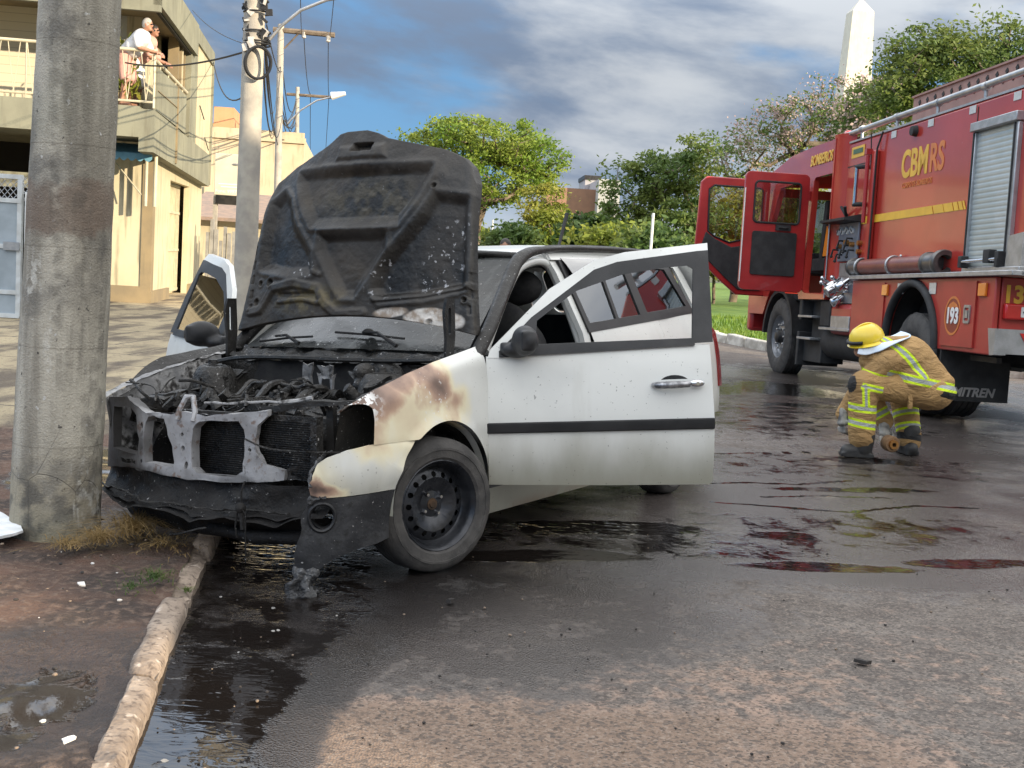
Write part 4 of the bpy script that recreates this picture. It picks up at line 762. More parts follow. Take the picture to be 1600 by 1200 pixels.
# remaining half of the bumper cover
bp_ = spline([(.205, .815, 0), (.36, .802, 0), (.50, .765, 0), (.61, .70, 0), (.69, .61, 0), (.735, .50, 0), (.75, .38, 0)], 8); bL = [0]
for a, b in zip(bp_, bp_[1:]): bL.append(bL[-1]+(b-a).length)
def bmap(s, z, q):
    s_ = s if s < .15 else .15+(s-.15)*.80; s_ = max(0, min(bL[-1], s_)); x = interp(s_, bL, [p.x for p in bp_]); y = interp(s_, bL, [p.y for p in bp_]); e = .02
    tx, ty = interp(s_+e, bL, [p.x for p in bp_])-interp(s_-e, bL, [p.x for p in bp_]), interp(s_+e, bL, [p.y for p in bp_])-interp(s_-e, bL, [p.y for p in bp_]); l = math.hypot(tx, ty) or 1
    nx_, ny_ = -ty/l, tx/l
    if ny_ < 0 and nx_ < 0: nx_, ny_ = -nx_, -ny_
    o_ = q-.004-.16*max(0, .42-z)-.35*max(0, z-.56)+.012*max(0, 1-abs(z-.47)/.05); return (x+nx_*o_, y+ny_*o_, z)
rg = random.Random(5)
def ragged(pts, n, a): 
    o_ = []
    for (ax, ay), (bx_, by_) in zip(pts, pts[1:]):
        for i in range(n): t_ = i/n; o_.append((ax+(bx_-ax)*t_+rg.uniform(-a, a)*(i > 0), ay+(by_-ay)*t_+rg.uniform(-a, a)*(i > 0)))
    return o_+[pts[-1]]
arc = [(math.sqrt(.36**2-(z-.29)**2)-.205, z) for z in np.linspace(.585, .40, 8)]
whitep = arc+[(.25, .398), (.45, .393), (.55, .392)]+ragged([(.60, .405), (.60, .45), (.585, .49), (.565, .525)], 4, .010)+[(.52, .548), (.42, .572), (.3, .585), (.1, .590)]
cov = MB(); cov.plate(whitep, (), .006, bmap, 0, None, 2); cv = cov.build('bumper', m_paint, car, 45)
arc2 = [(max(.005, math.sqrt(max(0, .36**2-(z-.29)**2))-.205), z) for z in np.linspace(.396, .20, 6)]
darkp = arc2+[(.22, .185), (.34, .175), (.43, .155), (.50, .135)]+ragged([(.56, .105), (.62, .06), (.68, .025), (.72, .05), (.71, .13), (.69, .19), (.66, .25), (.655, .31), (.625, .35), (.60, .392)], 3, .007)+[(.45, .389), (.25, .394)]
dk = MB(); dk.plate(darkp, [circ(.545, .315, .062, 20, .052)], .007, bmap, 0, None, 2); dk.fn(lambda p: p+mnoise.noise_vector(p*7)*(.022*max(0, min(1, (p.x-.55)/.15)))); dk.build('bumper_valance', burnt('scorched grey plastic', (.026, .027, .030), (.055, .056, .060), (.02, .02, .02), (.5, .7), 6, .35, .55), cv, 45)
fo = MB(); q0 = [Vector(bmap(s_, z_, .004)) for s_, z_ in circ(.545, .315, .066, 24, .056)]; fo.tube(q0, .008, 6, 0, True); fo.tube([p+Vector((-.05, -.03, 0)) for p in q0], .010, 6, 0, True); fo.build('fog_lamp_ring', m_trim, cv, 60)
ml_ = [('c', bmap(.60, .10, 0), bmap(.63, .045, .01), .022, .016), ('c', bmap(.63, .05, .02), bmap(.62, .012, .03), .016, .02), ('c', bmap(.57, .09, .01), bmap(.66, .03, .0), .012, .014), ('e', bmap(.66, .012, .02), (.085, .06, .014)), ('e', bmap(.72, .008, .04), (.05, .06, .010)), ('c', bmap(.66, .10, .0), bmap(.73, .015, .03), .016, .020), ('c', bmap(.70, .12, .0), bmap(.70, .02, .0), .010, .016), ('c', bmap(.66, .05, .0), bmap(.70, .008, .02), .012, .014), ('c', bmap(.61, .385, .0), bmap(.53, .405, .004), .014, .006), ('c', bmap(.575, .53, -.02), bmap(.50, .575, -.01), .010, .007), ('c', bmap(.60, .44, -.01), bmap(.575, .53, -.02), .012, .010)]
mb_ = blob('melted_plastic', ml_, burnt('melted plastic', (.03, .03, .032), (.09, .09, .092), (.3, .3, .3), (.55, .7), 12, .8, .45), cv, .005, 1); mv = np.array([tuple(Vector(v.co)+mnoise.noise_vector(v.co*24)*.017+mnoise.noise_vector(v.co*75)*.006) for v in mb_.data.vertices]); mv[:, 2] = np.maximum(mv[:, 2], -.01); mb_.data.vertices.foreach_set('co', mv.ravel()); mb_.data.update()
MB().tube(spline([(.66, .30, .60), (.69, .45, .575), (.66, .62, .57), (.58, .72, .565)], 6), .004, 5).build('sagging_cable', m_engine, car)
# ---- engine bay ----
rb = MB()
for i in range(26): rb.box((.60, .245, .455+.0088*i), (.008, .72, .0018), None)
rb.box((.585, .25, .57), (.02, .76, .25)); rb.box((.60, .62, .57), (.04, .03, .26)); rb.build('radiator', m_engine, car, 30)
fanm = MB(); fanm.tube([(.55, .16+.11*math.cos(a), .57+.10*math.sin(a)) for a in np.linspace(0, 2*PI, 25)[:-1]], .010, 6, 0, True)
for k in range(6):
    a = k*PI/3; fanm.box((.545, .16+.055*math.cos(a), .57+.05*math.sin(a)), (.006, .10, .035), (a, .35, 0))
fanm.lathe([(0, .02), (.03, .02), (.03, -.02)], (.55, .16, .57), (1, 0, 0), 14); fanm.build('cooling_fan', m_soot, car)
fw_ = MB(); fw_.grid(lambda u, v: (-.20+.03*mnoise.noise(Vector((u*8, v*5, 0)))-.05*math.sin(PI*u), -.68+1.36*u, .30+.56*v), 40, 14); fw_.build('firewall', m_engine, car, 60)
cw = MB(); cw.tube(spline([(-.10, -.66, .84), (-.10, -.45, .875), (-.07, -.15, .885), (-.06, .15, .885), (-.10, .45, .885), (-.16, .66, .89)], 8), .012, 6); cw.build('cowl_edge', m_char, car)
cp = MB(); cp.grid(lambda u, v: (lambda y: (-.24-.16*v+.06*(1-(y/.68)**2)+.02*mnoise.noise(Vector((y*9, v*4, 5))), y, .865+.055*v+.030*mnoise.noise(Vector((y*7, v*6, 2)))+.012*mnoise.noise(Vector((y*25, v*15, 2)))))(-.67+1.34*u), 90, 12); cp.build('cowl_panel', m_engine, car, 70)
wp = MB()
def wsp(y, v, o_=.012): p = Vector(ws_((y/.66+1)/2, v)); return p+Vector((o_, 0, o_))
wp.tube([wsp(.34, .0, .02), wsp(.20, .10, .03), wsp(.10, .12, .02)], [.010, .007, .006], 6); wp.tube([wsp(-.08, .13), wsp(.12, .115), wsp(.34, .085)], .006, 5); wp.ball(wsp(.13, .125, .02), (.02, .03, .016)); wp.tube([wsp(-.22, .0, .02), wsp(-.35, .06, .03), wsp(-.45, .07, .02)], [.010, .007, .006], 6); wp.tube([wsp(-.55, .03), wsp(-.35, .07), wsp(-.2, .085)], .006, 5); wp.build('wiper', m_soot, car)
en = MB(); en.bx(.06, .42, -.34, .26, .30, .66); en.bx(.10, .36, -.30, .22, .66, .71)
for i in range(9): en.box((.23, -.27+.058*i, .716), (.24, .014, .014))
for i in range(4): en.tube(spline([(.16, -.22+.12*i, .70), (.06, -.22+.12*i, .76), (-.03, -.20+.11*i, .74), (-.08, -.18+.1*i, .66)], 4), .022, 8)
en.cyl((-.06, -.28, .70), (-.06, .20, .70), .045); en.cyl((.36, -.2, .64), (.48, -.2, .62), .05); en.lathe([(0, .03), (.075, .03), (.075, -.01), (.06, -.02)], (.28, -.42, .60), (0, -1, 0), 20); en.jitter(.012, 12); en.build('engine', m_engine, car, 40)
for nm, c, d, r in (('battery_tray', (.36, .46, .62), (.20, .26, .14), 0), ('air_box', (.34, -.50, .66), (.22, .20, .12), .2), ('fuse_box', (-.02, -.50, .74), (.16, .22, .10), .1), ('reservoir', (.10, .56, .74), (.12, .12, .12), .4)):
    b = MB(); b.box(c, d, (0, 0, r)); b.box((c[0], c[1], c[2]+d[2]/2), (d[0]*.7, d[1]*.8, .02), (.1, .1, r)); oo = b.build('tmpb', [], None, None); oo.modifiers.new('s', 'SUBSURF').levels = 3; oo.modifiers['s'].subdivision_type = 'SIMPLE'
    me2 = evald(oo); bpy.data.objects.remove(oo); b2 = MB(); b2.v = [tuple(v.co) for v in me2.vertices]; b2.f = [tuple(p.vertices) for p in me2.polygons]; b2.m = [0]*len(b2.f); b2.jitter(.035, 9).build(nm, m_engine, car, 50)
blob('brake_booster', [('e', (-.12, .40, .79), (.06, .12, .10)), ('c', (-.06, .40, .79), (.06, .40, .78), .035, .03), ('e', (.02, .40, .84), (.06, .045, .04))], m_engine, car, .012, 4)
for sg in (1, -1):
    sw = MB(); sw.lathe([(.0, .84), (.05, .84), (.075, .835), (.10, .80), (.125, .70), (.14, .5)], (0.02, sg*.50, 0), (0, 0, 1), 24); sw.lathe([(0, .865), (.02, .865), (.024, .845), (.045, .842)], (0.02, sg*.50, 0), (0, 0, 1), 14); sw.jitter(.01, 9); sw.build('strut_tower', m_engine, car, 50)
    iw = MB(); iw.grid(lambda u, v: (-.20+.72*u, sg*(.60+.07*v), interp(v, (0, 1), (.35, ZT(-.2+.72*u)-.035))+.012*mnoise.noise(Vector((u*9, v*7, sg)))), 30, 8); iw.grid(lambda u, v: (-.30+.82*u, sg*(.665+.045*v), ZT(-.30+.82*u)-.032+.004*v+.01*mnoise.noise(Vector((u*14, v*5, sg)))), 40, 2); iw.build('inner_wing', m_ash if sg < 0 else m_char, car, 60)
rf = MB(); fender(rf, -1); rf.fn(lambda p: p+mnoise.noise_vector(p*5)*.02+Vector((-.06*max(0, (p.x-.1)/.4), .05*max(0, (p.x-.1)/.4), -.03*max(0, (p.x-.1)/.4)))); rf.build('burnt_wing', m_char, car, 50)
hz_ = MB(); rg = random.Random(21)
for i in range(46):
    x, y = rg.uniform(-.12, .52), rg.uniform(-.58, .58); z = rg.uniform(.62, .74); P = [Vector((x, y, z))]; dv = Vector((rg.uniform(-1, 1), rg.uniform(-1, 1), rg.uniform(-.3, .5)))
    for k in range(4): dv = (dv+Vector((rg.uniform(-1, 1), rg.uniform(-1, 1), rg.uniform(-.8, .6)))).normalized(); q_ = P[-1]+dv*rg.uniform(.03, .09); q_.x = max(-.14, min(.56, q_.x)); q_.y = max(-.6, min(.6, q_.y)); q_.z = max(.5, min(.79, q_.z)); P.append(q_)
    hz_.tube(spline(P, 4), rg.choice((.003, .004, .005, .008)), 6)
hz_.build('burnt_hose', m_engine, car, 60)
jk = MB(); rg = random.Random(8)
for i in range(150):
    c = (rg.uniform(-.14, .54), rg.uniform(-.58, .60), rg.uniform(.60, .735)); s_ = rg.choice((.02, .03, .045, .07))
    if rg.random() < .5: jk.box(c, (s_*rg.uniform(.4, 1.6), s_*rg.uniform(.4, 1.6), s_*rg.uniform(.2, .8)), (rg.uniform(0, 3), rg.uniform(0, 3), rg.uniform(0, 3)))
    else: jk.cyl(c, (c[0]+rg.uniform(-.05, .05), c[1]+rg.uniform(-.05, .05), c[2]+rg.uniform(0, .05)), s_*.4, s_*.3, 10)
jk.jitter(.012, 25); tag(jk.build('burnt_fittings', m_engine, car, 50), kind='stuff')
for c, d, r in (((-.10, -.02, .80), (.012, .05, .13), (0, .1, .3)), ((-.10, .09, .82), (.012, .08, .06), (0, 0, .1)), ((-.10, .055, .77), (.012, .02, .09), (.2, 0, 0)), ((-.10, .125, .77), (.012, .02, .09), (-.2, 0, 0)), ((-.12, .27, .80), (.012, .09, .09), (.3, .1, 0))):
    b = MB(); b.grid(lambda u, v: Vector((0, 0, 0)), 1, 1) if False else b.plate([(d[1]*(x-.5)*(1+.5*mnoise.noise(Vector((x*3, z*3, c[1]*9)))), d[2]*(z-.5)) for x, z in ((0, 0), (.5, .08), (1, 0), (.9, .5), (1, 1), (.45, .9), (0, 1), (.15, .5))], (), .01, lambda y, z, h: (h, y, z), 0, None, 1).xf(Matrix.Translation(c) @ Euler(r).to_matrix().to_4x4()); b.jitter(.016, 25); b.build('ash_bracket', m_ash, car, 40)
MB().tube(spline([(.58, .0, .725), (.60, .15, .728), (.58, .4, .748), (.545, .55, .762)], 6), [.005]*13+[.009]*6, 6).jitter(.012, 12).build('latch_cable', m_ash, car)
# ================= fire engine =================
tfw = Vector((-.103, .9947, 0)).normalized(); tlf = Vector((-.9947, -.103, 0)).normalized(); PT = R(2.)
tf2 = tfw*math.cos(PT)-Vector((0, 0, math.sin(PT))); tu2 = Vector((0, 0, math.cos(PT)))+tfw*math.sin(PT)
TM = Matrix((tf2, tlf, tu2)).transposed().to_4x4(); TM.translation = Vector((3.65, 16.2, .5))-tlf*1.2-tu2*.5
trk = thing('fire_engine', 'red fire engine with two open cab doors parked across the road', 'fire engine', M=TM)
def redpaint():
    t = NT('red truck paint'); o = t.obj(); n = t.noise(1.4, 5, o); x, y, z = t.xyz()
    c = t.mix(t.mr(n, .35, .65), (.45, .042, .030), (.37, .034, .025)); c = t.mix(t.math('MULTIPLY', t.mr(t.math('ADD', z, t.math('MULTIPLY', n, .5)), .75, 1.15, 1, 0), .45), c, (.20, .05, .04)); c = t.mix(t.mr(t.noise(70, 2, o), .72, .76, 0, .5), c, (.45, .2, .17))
    t.bump(t.noise(1.7, 2, o), .06, .05); return t.set(col=c, rough=.24, coat=.45, coatr=.06, spec=.35)
m_red = redpaint(); m_redin = mat('red inner paint', (.40, .024, .024), (.32, .018, .02), 3, .35, 0, 0, coat=.3)
m_alu = mat('diamond plate aluminium', (.46, .47, .49), (.36, .37, .38), 10, .38, .7, .5, 90, .004)
m_shut = mat('roller shutter aluminium', (.42, .47, .47), (.50, .54, .54), 3, .42, .45)
m_yel = mat('yellow vinyl', (.80, .47, .045), (.70, .40, .04), 6, .35); m_org = mat('orange vinyl', (.66, .20, .045), (.55, .16, .04), 6, .4)
m_wvin = mat('white vinyl', (.75, .75, .74), rough=.35); m_rubber = mat('black rubber', (.016, .016, .017), (.03, .03, .031), 7, .7, 0, .15, 60)
m_refl = mat('pale reflector', (.62, .60, .56), (.5, .5, .48), 30, .2); m_amber = mat('amber lens', (.75, .22, .02), rough=.15, coat=.5); m_lens = mat('red lens', (.55, .02, .02), rough=.12, coat=.6)
m_redlow = mat('dull red skirt paint', (.40, .036, .028), (.33, .032, .026), 3, .38, 0, 0, coat=.12)
def tp(name, b, mt, par=trk, sm=35, bevel=0): return b.build(name, mt, par, sm, bevel)
YL, YU = 1.22, 1.12
# upper body
b = MB(); b.bx(-1.27, -5.86, -YU, YU, 1.30, 2.90); tp('body', b, m_red, bevel=.03)
# lower body with wheel arches
b = MB()
for sg in (1, -1):
    low = [(-2.15, 1.245), (-2.15, .62)]+[(-3.80+.60*math.cos(a), .52+.66*math.sin(a)) for a in np.linspace(.06, PI-.06, 24)]
    low = [(-2.15, 1.245), (-2.15, .56), (-3.20, .56)]+[(-3.80+.60*math.cos(a), .56+.63*math.sin(a)) for a in np.linspace(.02, PI-.02, 26)]+[(-4.40, .56), (-5.50, .55), (-5.50, 1.245)]
    b.plate(low, (), .05, lambda x, y, h: (x, sg*(YL-.05+h), y))
b.bx(-5.46, -5.50, -YL+.01, YL-.06, .76, 1.245); b.bx(-2.15, -2.19, -YL+.06, YL-.06, .56, 1.245); low_ = tp('lower_body', b, m_redlow, bevel=.012)
b = MB(); b.bx(-1.3, -5.4, -.9, .9, .62, 1.24); b.bx(2.0, -5.4, -.42, .42, .42, .75); tp('chassis', b, m_rubber, sm=None)
b = MB()
for sg in (1, -1): b.box((-4.02, sg*1.20, 1.272), (3.72, .16, .045)); b.box((-5.66, sg*1.15, 1.30), (.42, .14, .06))
b.bx(-5.49, -5.88, -1.2, 1.2, 1.248, 1.292); tp('deck_edge', b, m_alu, bevel=.006)
for sg in (1, -1):
    b = MB(); b.add([(-5.58, sg*1.20, 1.295), (-5.86, sg*1.20, 1.295), (-5.86, sg*1.20, 1.62), (-5.62, sg*1.20, 1.60), (-5.58, sg*1.13, 1.295), (-5.86, sg*1.13, 1.295), (-5.86, sg*1.13, 1.62), (-5.62, sg*1.13, 1.60)], [(0, 1, 2, 3), (7, 6, 5, 4), (0, 4, 5, 1), (1, 5, 6, 2), (2, 6, 7, 3), (3, 7, 4, 0)])
    tp('corner_plate', b, m_alu)
b = MB(); b.box((-5.52, 0, .68), (.10, 2.4, .22)); b.add([(-5.44, 1.23, .79), (-5.58, 1.23, .79), (-5.58, 1.23, .56), (-5.50, 1.23, .55), (-5.44, 1.12, .79), (-5.58, 1.12, .79), (-5.58, 1.12, .56), (-5.50, 1.12, .55)], [(0, 1, 2, 3), (7, 6, 5, 4), (0, 4, 5, 1), (1, 5, 6, 2), (2, 6, 7, 3), (3, 7, 4, 0)]); tp('rear_bumper', b, m_alu)
b = MB(); b.plate([(1.02, .60), (.80, .60), (.98, .76), (1.12, .76)], (), .004, lambda y, z, h: (-5.571-h-.003, y-.12, z)); tp('bumper_stripe', b, m_lens)
# shutter
sh = MB(); sx0, sx1, sz0, sz1 = -4.76, -5.50, 1.35, 2.60
for i in range(26):
    z0 = sz0+(sz1-sz0)*i/26; z1 = sz0+(sz1-sz0)*(i+1)/26; sh.grid(lambda u, v: (sx0+(sx1-sx0)*u, YU+.012+.0045*math.sin(PI*v)**.35, z0+(z1-z0)*v), 1, 6)
sho = tp('roller_shutter', sh, m_shut, sm=60)
b = MB(); b.box((-5.13, YU+.03, 2.645), (.86, .09, .085)); b.box((-4.735, YU+.02, 1.97), (.05, .05, 1.26)); b.box((-5.525, YU+.02, 1.97), (.05, .05, 1.26)); b.bx(-4.70, -5.56, YU+.002, YU+.045, 1.295, 1.345); tp('frame', b, m_alu, sho, bevel=.008)
for x in (-4.745, -5.50): tp('rubber_seal', MB().box((x, YU+.05, 1.97), (.018, .012, 1.25)), m_rubber, sho)
b = MB(); b.tube([(-4.78, YU+.10, 1.39), (-5.46, YU+.10, 1.40)], .018, 10); tp('lift_bar', b, m_chrome, sho, 60)
for c_, d_ in (((-4.80, YU+.08, 1.39), (.07, .08, .11)), ((-5.30, YU+.08, 1.43), (.11, .08, .12)), ((-5.49, YU+.08, 1.40), (.06, .08, .14))): tp('bar_latch', MB().box(c_, d_), m_rubber, sho, bevel=.008)
# pillars, seams, pump panel
b = MB(); b.box((-2.36, YU+.03, 2.06), (.10, .06, 1.30)); tp('pillar', b, m_red, bevel=.015)
b = MB(); b.tube([(-2.42, YU+.05, 1.42), (-2.44, YU+.05, 2.72), (-2.52, YU+.03, 2.90)], .012, 6); b.tube([(-2.30, YU+.05, 2.5), (-2.26, YU+.06, 2.90)], .008, 6); tp('cable', b, m_rubber, sm=60)
b = MB(); b.tube([(-2.28, YU+.085, 1.9), (-2.27, YU+.085, 2.66)], .024, 10); b.box((-2.27, YU+.08, 2.70), (.07, .07, .06)); tp('pipe', b, m_redin, sm=50)
b = MB(); b.bx(-1.30, -2.02, YU+.004, YU+.03, 1.48, 1.93); pnl = tp('pump_panel', b, mat('blue grey panel', (.17, .20, .25), (.23, .26, .31), 4, .4, .3), bevel=.006)
b = MB(); b.add([(-1.22, YU, 2.02), (-2.08, YU, 2.02), (-2.04, YU+.22, 1.97), (-1.22, YU+.22, 1.97), (-1.22, YU, 1.93), (-2.08, YU, 1.93), (-2.04, YU+.22, 1.94), (-1.22, YU+.22, 1.94)], [(0, 1, 2, 3), (7, 6, 5, 4), (0, 4, 5, 1), (1, 5, 6, 2), (2, 6, 7, 3), (3, 7, 4, 0)]); tp('canopy', b, m_trim, pnl)
rg = random.Random(4); gz = MB(); gk = MB()
for i in range(7): gz.lathe([(0, .02), (.032, .02), (.036, 0)], (-1.40-.075*i, YU+.03, 1.83+.03*(i % 2)), (0, 1, 0), 14, 0)
tp('gauge', gz, m_wvin, pnl, 50)['kind'] = 'stuff'
for i in range(7): gk.box((-1.40-.075*i, YU+.055, 1.835+.03*(i % 2)), (.012, .004, .05), (0, rg.uniform(-1, 1), 0))
for x, z in ((-1.42, 1.62), (-1.55, 1.56), (-1.68, 1.60), (-1.80, 1.66), (-1.92, 1.60), (-1.6, 1.72), (-1.85, 1.74)): gk.tube([(x, YU+.03, z), (x-.01, YU+.10, z), (x+.01, YU+.11, z-.07)], .012, 6); gk.ball((x+.01, YU+.11, z-.08), .020, 8, 6)
tp('lever', gk, m_rubber, pnl, 50)['kind'] = 'stuff'
m_brass = mat('brass', (.45, .22, .07), rough=.35, metal=.8)
for x, z in ((-1.5, 1.66), (-1.72, 1.70), (-1.9, 1.67), (-2.06, 1.68), (-2.06, 1.58)): tp('brass_knob', MB().lathe([(0, .05), (.03, .05), (.03, 0)], (x, YU+.03-.03*(x < -2), z), (0, 1, 0), 10), m_brass, pnl)
b = MB(); b.tube([(-2.03, YU+.11, 2.12), (-2.03, YU+.11, 2.55)], .024, 12); gh_ = tp('grab_handle', b, m_chrome, sm=60)
for z in (2.12, 2.55): tp('bracket', MB().tube(spline([(-2.12, YU, z), (-2.10, YU+.07, z), (-2.03, YU+.11, z), (-2.02, YU+.11, z)], 3), .026, 8), m_rubber, gh_, 60)
b = MB(); b.tube([(-1.56, YU, 2.02), (-1.60, YU+.10, 2.12), (-1.66, YU+.06, 2.02), (-1.72, YU+.1, 2.12)], .018, 6); tp('cleat', b, m_rubber, sm=60)
b = MB()
for z, x0, x1 in ((2.61, -1.3, -2.2),): b.box(((x0+x1)/2, YU+.002, z), (x1-x0, .006, .010))
b.box((-2.19, YU+.002, 2.3), (.010, .006, .7)); b.box((-4.69, YU+.002, 2.1), (.012, .006, 1.5)); tp('panel_seam', b, m_rubber)
def side_quad(name, pts, y, mt, th=.004): return tp(name, MB().plate(pts, (), th, lambda x, z, h: (x, y+h, z)), mt, sm=None)
side_quad('yellow_stripe', [(-1.35, 1.985), (-3.86, 1.985), (-3.91, 1.90), (-1.35, 1.90)], YU+.003, m_yel)
for i, (x, w) in enumerate(((-3.88, .22), (-4.115, .19), (-4.325, .09), (-4.435, .07), (-4.525, .035))): side_quad('yellow_stripe', [(x, 1.985), (x-w, 1.985), (x-w-.05, 1.90), (x-.05, 1.90)], YU+.003, m_yel)
LT = lambda x, z, y=YU+.003: Matrix(((-1, 0, 0, x), (0, 0, 1, y), (0, 1, 0, z), (0, 0, 0, 1)))
BT = lambda y, z, x=-5.503: Matrix(((0, 0, -1, x), (-1, 0, 0, y), (0, 1, 0, z), (0, 0, 0, 1)))
text('lettering', 'CBM', .40, LT(-3.36, 2.46), m_yel, trk, .002, .012, 0, 'CENTER', .80); text('lettering', 'RS', .40, LT(-3.885, 2.46), m_org, trk, .002, .010, 0, 'CENTER', .80)
text('lettering', 'CORPO DE BOMBEIROS', .085, LT(-3.45, 2.245), m_org, trk, .002, .001, 0, 'CENTER', .80)
side_quad('sticker', [(-1.56, 2.83), (-1.95, 2.83), (-1.95, 2.70), (-1.56, 2.70)], YU+.003, m_yel); side_quad('sticker_panel', [(-1.62, 2.80), (-1.91, 2.80), (-1.91, 2.745), (-1.62, 2.745)], YU+.009, mat('green vinyl', (.03, .12, .07), rough=.4))
b = MB(); b.lathe([(0, .05), (.03, .045), (.045, .02), (.05, 0)], (-1.22, YU, 2.79), (0, 1, 0), 16); tp('side_lamp', b, m_lens, sm=60); b = MB(); b.lathe([(0, .06), (.05, .055), (.06, 0)], (-3.33, YU, 2.80), (0, 1, 0), 16); tp('side_camera', b, m_rubber, sm=60)
for x in (-2.70, -3.62, -4.52, -5.35): side_quad('reflector', [(x, 2.875), (x-.13, 2.875), (x-.13, 2.80), (x, 2.80)], YU+.003, m_refl)
for x in (-2.42, -3.42, -4.18, -4.80): side_quad('reflector', [(x, 1.20), (x-.15, 1.20), (x-.15, 1.09), (x, 1.09)], YL+.003, m_refl)
for x in (-3.05, -5.22):
    b = MB(); b.box((x-.07, YL+.012, 1.13), (.14, .026, .12)); tp('side_marker', b, m_amber, bevel=.006)
side_quad('locker_door', [(-4.52, 1.21), (-5.18, 1.21), (-5.18, .60), (-4.52, .60)], YL+.002, m_redlow, .016); side_quad('locker_door', [(-2.20, 1.21), (-3.10, 1.21), (-3.10, .60), (-2.20, .60)], YL+.002, m_redlow, .012)
b = MB(); b.plate(rrect(-5.11, -4.99, .82, .99, .02), [rrect(-5.09, -5.01, .845, .965, .01)], .012, lambda x, z, h: (x, YL+.018+h, z)); b.box((-5.05, YL+.026, .905), (.05, .014, .07)); tp('lock', b, m_steel)
em = MB(); em.plate(circ(-4.76, .885, .165, 36, .185), [circ(-4.76, .885, .145, 36, .162)], .003, lambda x, z, h: (x, YL+.019+h, z)); emo = tp('emblem', em, m_org, sm=None)
tp('emblem_field', MB().plate(circ(-4.76, .885, .145, 36, .162), (), .002, lambda x, z, h: (x, YL+.018+h, z)), mat('emblem red brown', (.24, .035, .02), rough=.4), emo, None)
tp('emblem_flame', MB().plate([(-4.64, .93), (-4.68, .99), (-4.76, 1.02), (-4.84, .99), (-4.87, .95), (-4.80, .97), (-4.76, .94), (-4.70, .96)], (), .003, lambda x, z, h: (x, YL+.021+h, z)), m_org, emo, None)
text('lettering', '193', .20, LT(-4.76, .88, YL+.024), m_wvin, emo, .002, .008, 0, 'CENTER', .85)
text('lettering', '13º B', .21, BT(.93, 1.09), m_yel, trk, .002, .008, 0, 'CENTER', .95)
tl_ = MB(); tl_.box((-5.53, .90, .945), (.06, .48, .14)); tlo = tp('tail_lamp', tl_, m_lens, bevel=.015)
tp('tail_lamp_reflector', MB().plate(rrect(.70, 1.0, .90, .99, .01), (), .003, lambda y, z, h: (-5.561-h, y, z)), m_wvin, tlo, None)
for i in range(3): tp('chevron', MB().plate([(.985-.08*i, .945), (.945-.08*i, .985), (.915-.08*i, .985), (.955-.08*i, .945), (.915-.08*i, .905), (.945-.08*i, .905)], (), .003, lambda y, z, h: (-5.565-h, y, z)), m_rubber, tlo, None)
# suction hose on the deck
hp = MB(); ax = lambda x: (x, YL-.04, 1.395)
hp.lathe([(.082, -2.32), (.085, -2.4), (.085, -3.95), (.082, -4.02)], (0, YL-.04, 1.395), (1, 0, 0), 28); hso = thing('suction_hose', 'rigid brown suction hose lying on the deck of the red fire engine', 'hose', M=TM.copy())
hp.build('tube', mat('brown hose', (.23, .065, .045), (.17, .05, .038), 6, .35, 0, .2, 60), hso, 60)
for x0, x1, r in ((-2.02, -2.34, .098), (-4.0, -4.30, .105)):
    b = MB(); b.lathe([(r-.03, x0), (r, x0), (r+.012, x0-.03), (r+.012, x0-.06), (r, x0-.07), (r, x1), (r-.03, x1)], (0, YL-.04, 1.395), (1, 0, 0), 28)
    if x0 < -3: b.lathe([(.075, -4.30), (.125, -4.30), (.13, -4.32), (.13, -4.37), (.12, -4.385), (.078, -4.385), (.07, -4.30)], (0, YL-.04, 1.395), (1, 0, 0), 32); b.lathe([(0, -4.22), (.076, -4.22)], (0, YL-.04, 1.395), (1, 0, 0), 28)
    b.build('coupling', mat('dull coupling metal', (.10, .095, .09), (.17, .16, .15), 8, .35, .6) if 'dull coupling metal' not in bpy.data.materials else bpy.data.materials['dull coupling metal'], hso, 40)
for x in (-2.30, -3.18, -4.02):
    q = MB(); q.tube([(x, YL-.04+.095*math.cos(a), 1.395+.095*math.sin(a)) for a in np.linspace(0, 2*PI, 25)[:-1]], .016, 6, 0, True); q.tube([(x, YL-.16, 1.30), (x-.02, YL-.12, 1.47), (x-.10, YL-.06, 1.50)], .012, 6); q.build('clamp', m_steel, hso, 60)
# chrome outlets behind the cab
b = MB()
for i, (x, y, z, r) in enumerate(((-1.52, 1.28, 1.20, .055), (-1.72, 1.36, 1.14, .07), (-1.90, 1.30, 1.20, .05), (-1.66, 1.25, 1.02, .06))):
    b.lathe([(0, .0), (r*.7, 0), (r*.7, .10), (r, .11), (r, .19), (r*.8, .20), (0, .18)], (x, y-.15, z+.06), (.1*(i-1.5), .8, -.55), 18); b.tube([(x, y-.05, z), (x+.05, y+.05, z+.06)], .016, 6); b.ball((x+.05, y+.06, z+.07), .028, 10, 8)
b.tube([(-1.45, 1.15, 1.15), (-1.95, 1.15, 1.15)], .05, 12); tp('outlet_valve', b, m_chrome, sm=50); b = MB(); b.bx(-1.45, -2.1, .9, 1.14, .98, 1.30); b.bx(-1.5, -2.1, 1.13, 1.15, 1.30, 1.46); tp('valve_housing', b, m_alu)
b = MB(); b.bx(-1.40, -2.12, .9, 1.19, .60, .97); tp('front_locker', b, m_redlow, bevel=.06)
b = MB(); b.tube([(-2.13, 1.19, .62), (-2.13, 1.19, 1.24)], .012, 6); tp('locker_seal', b, m_rubber)
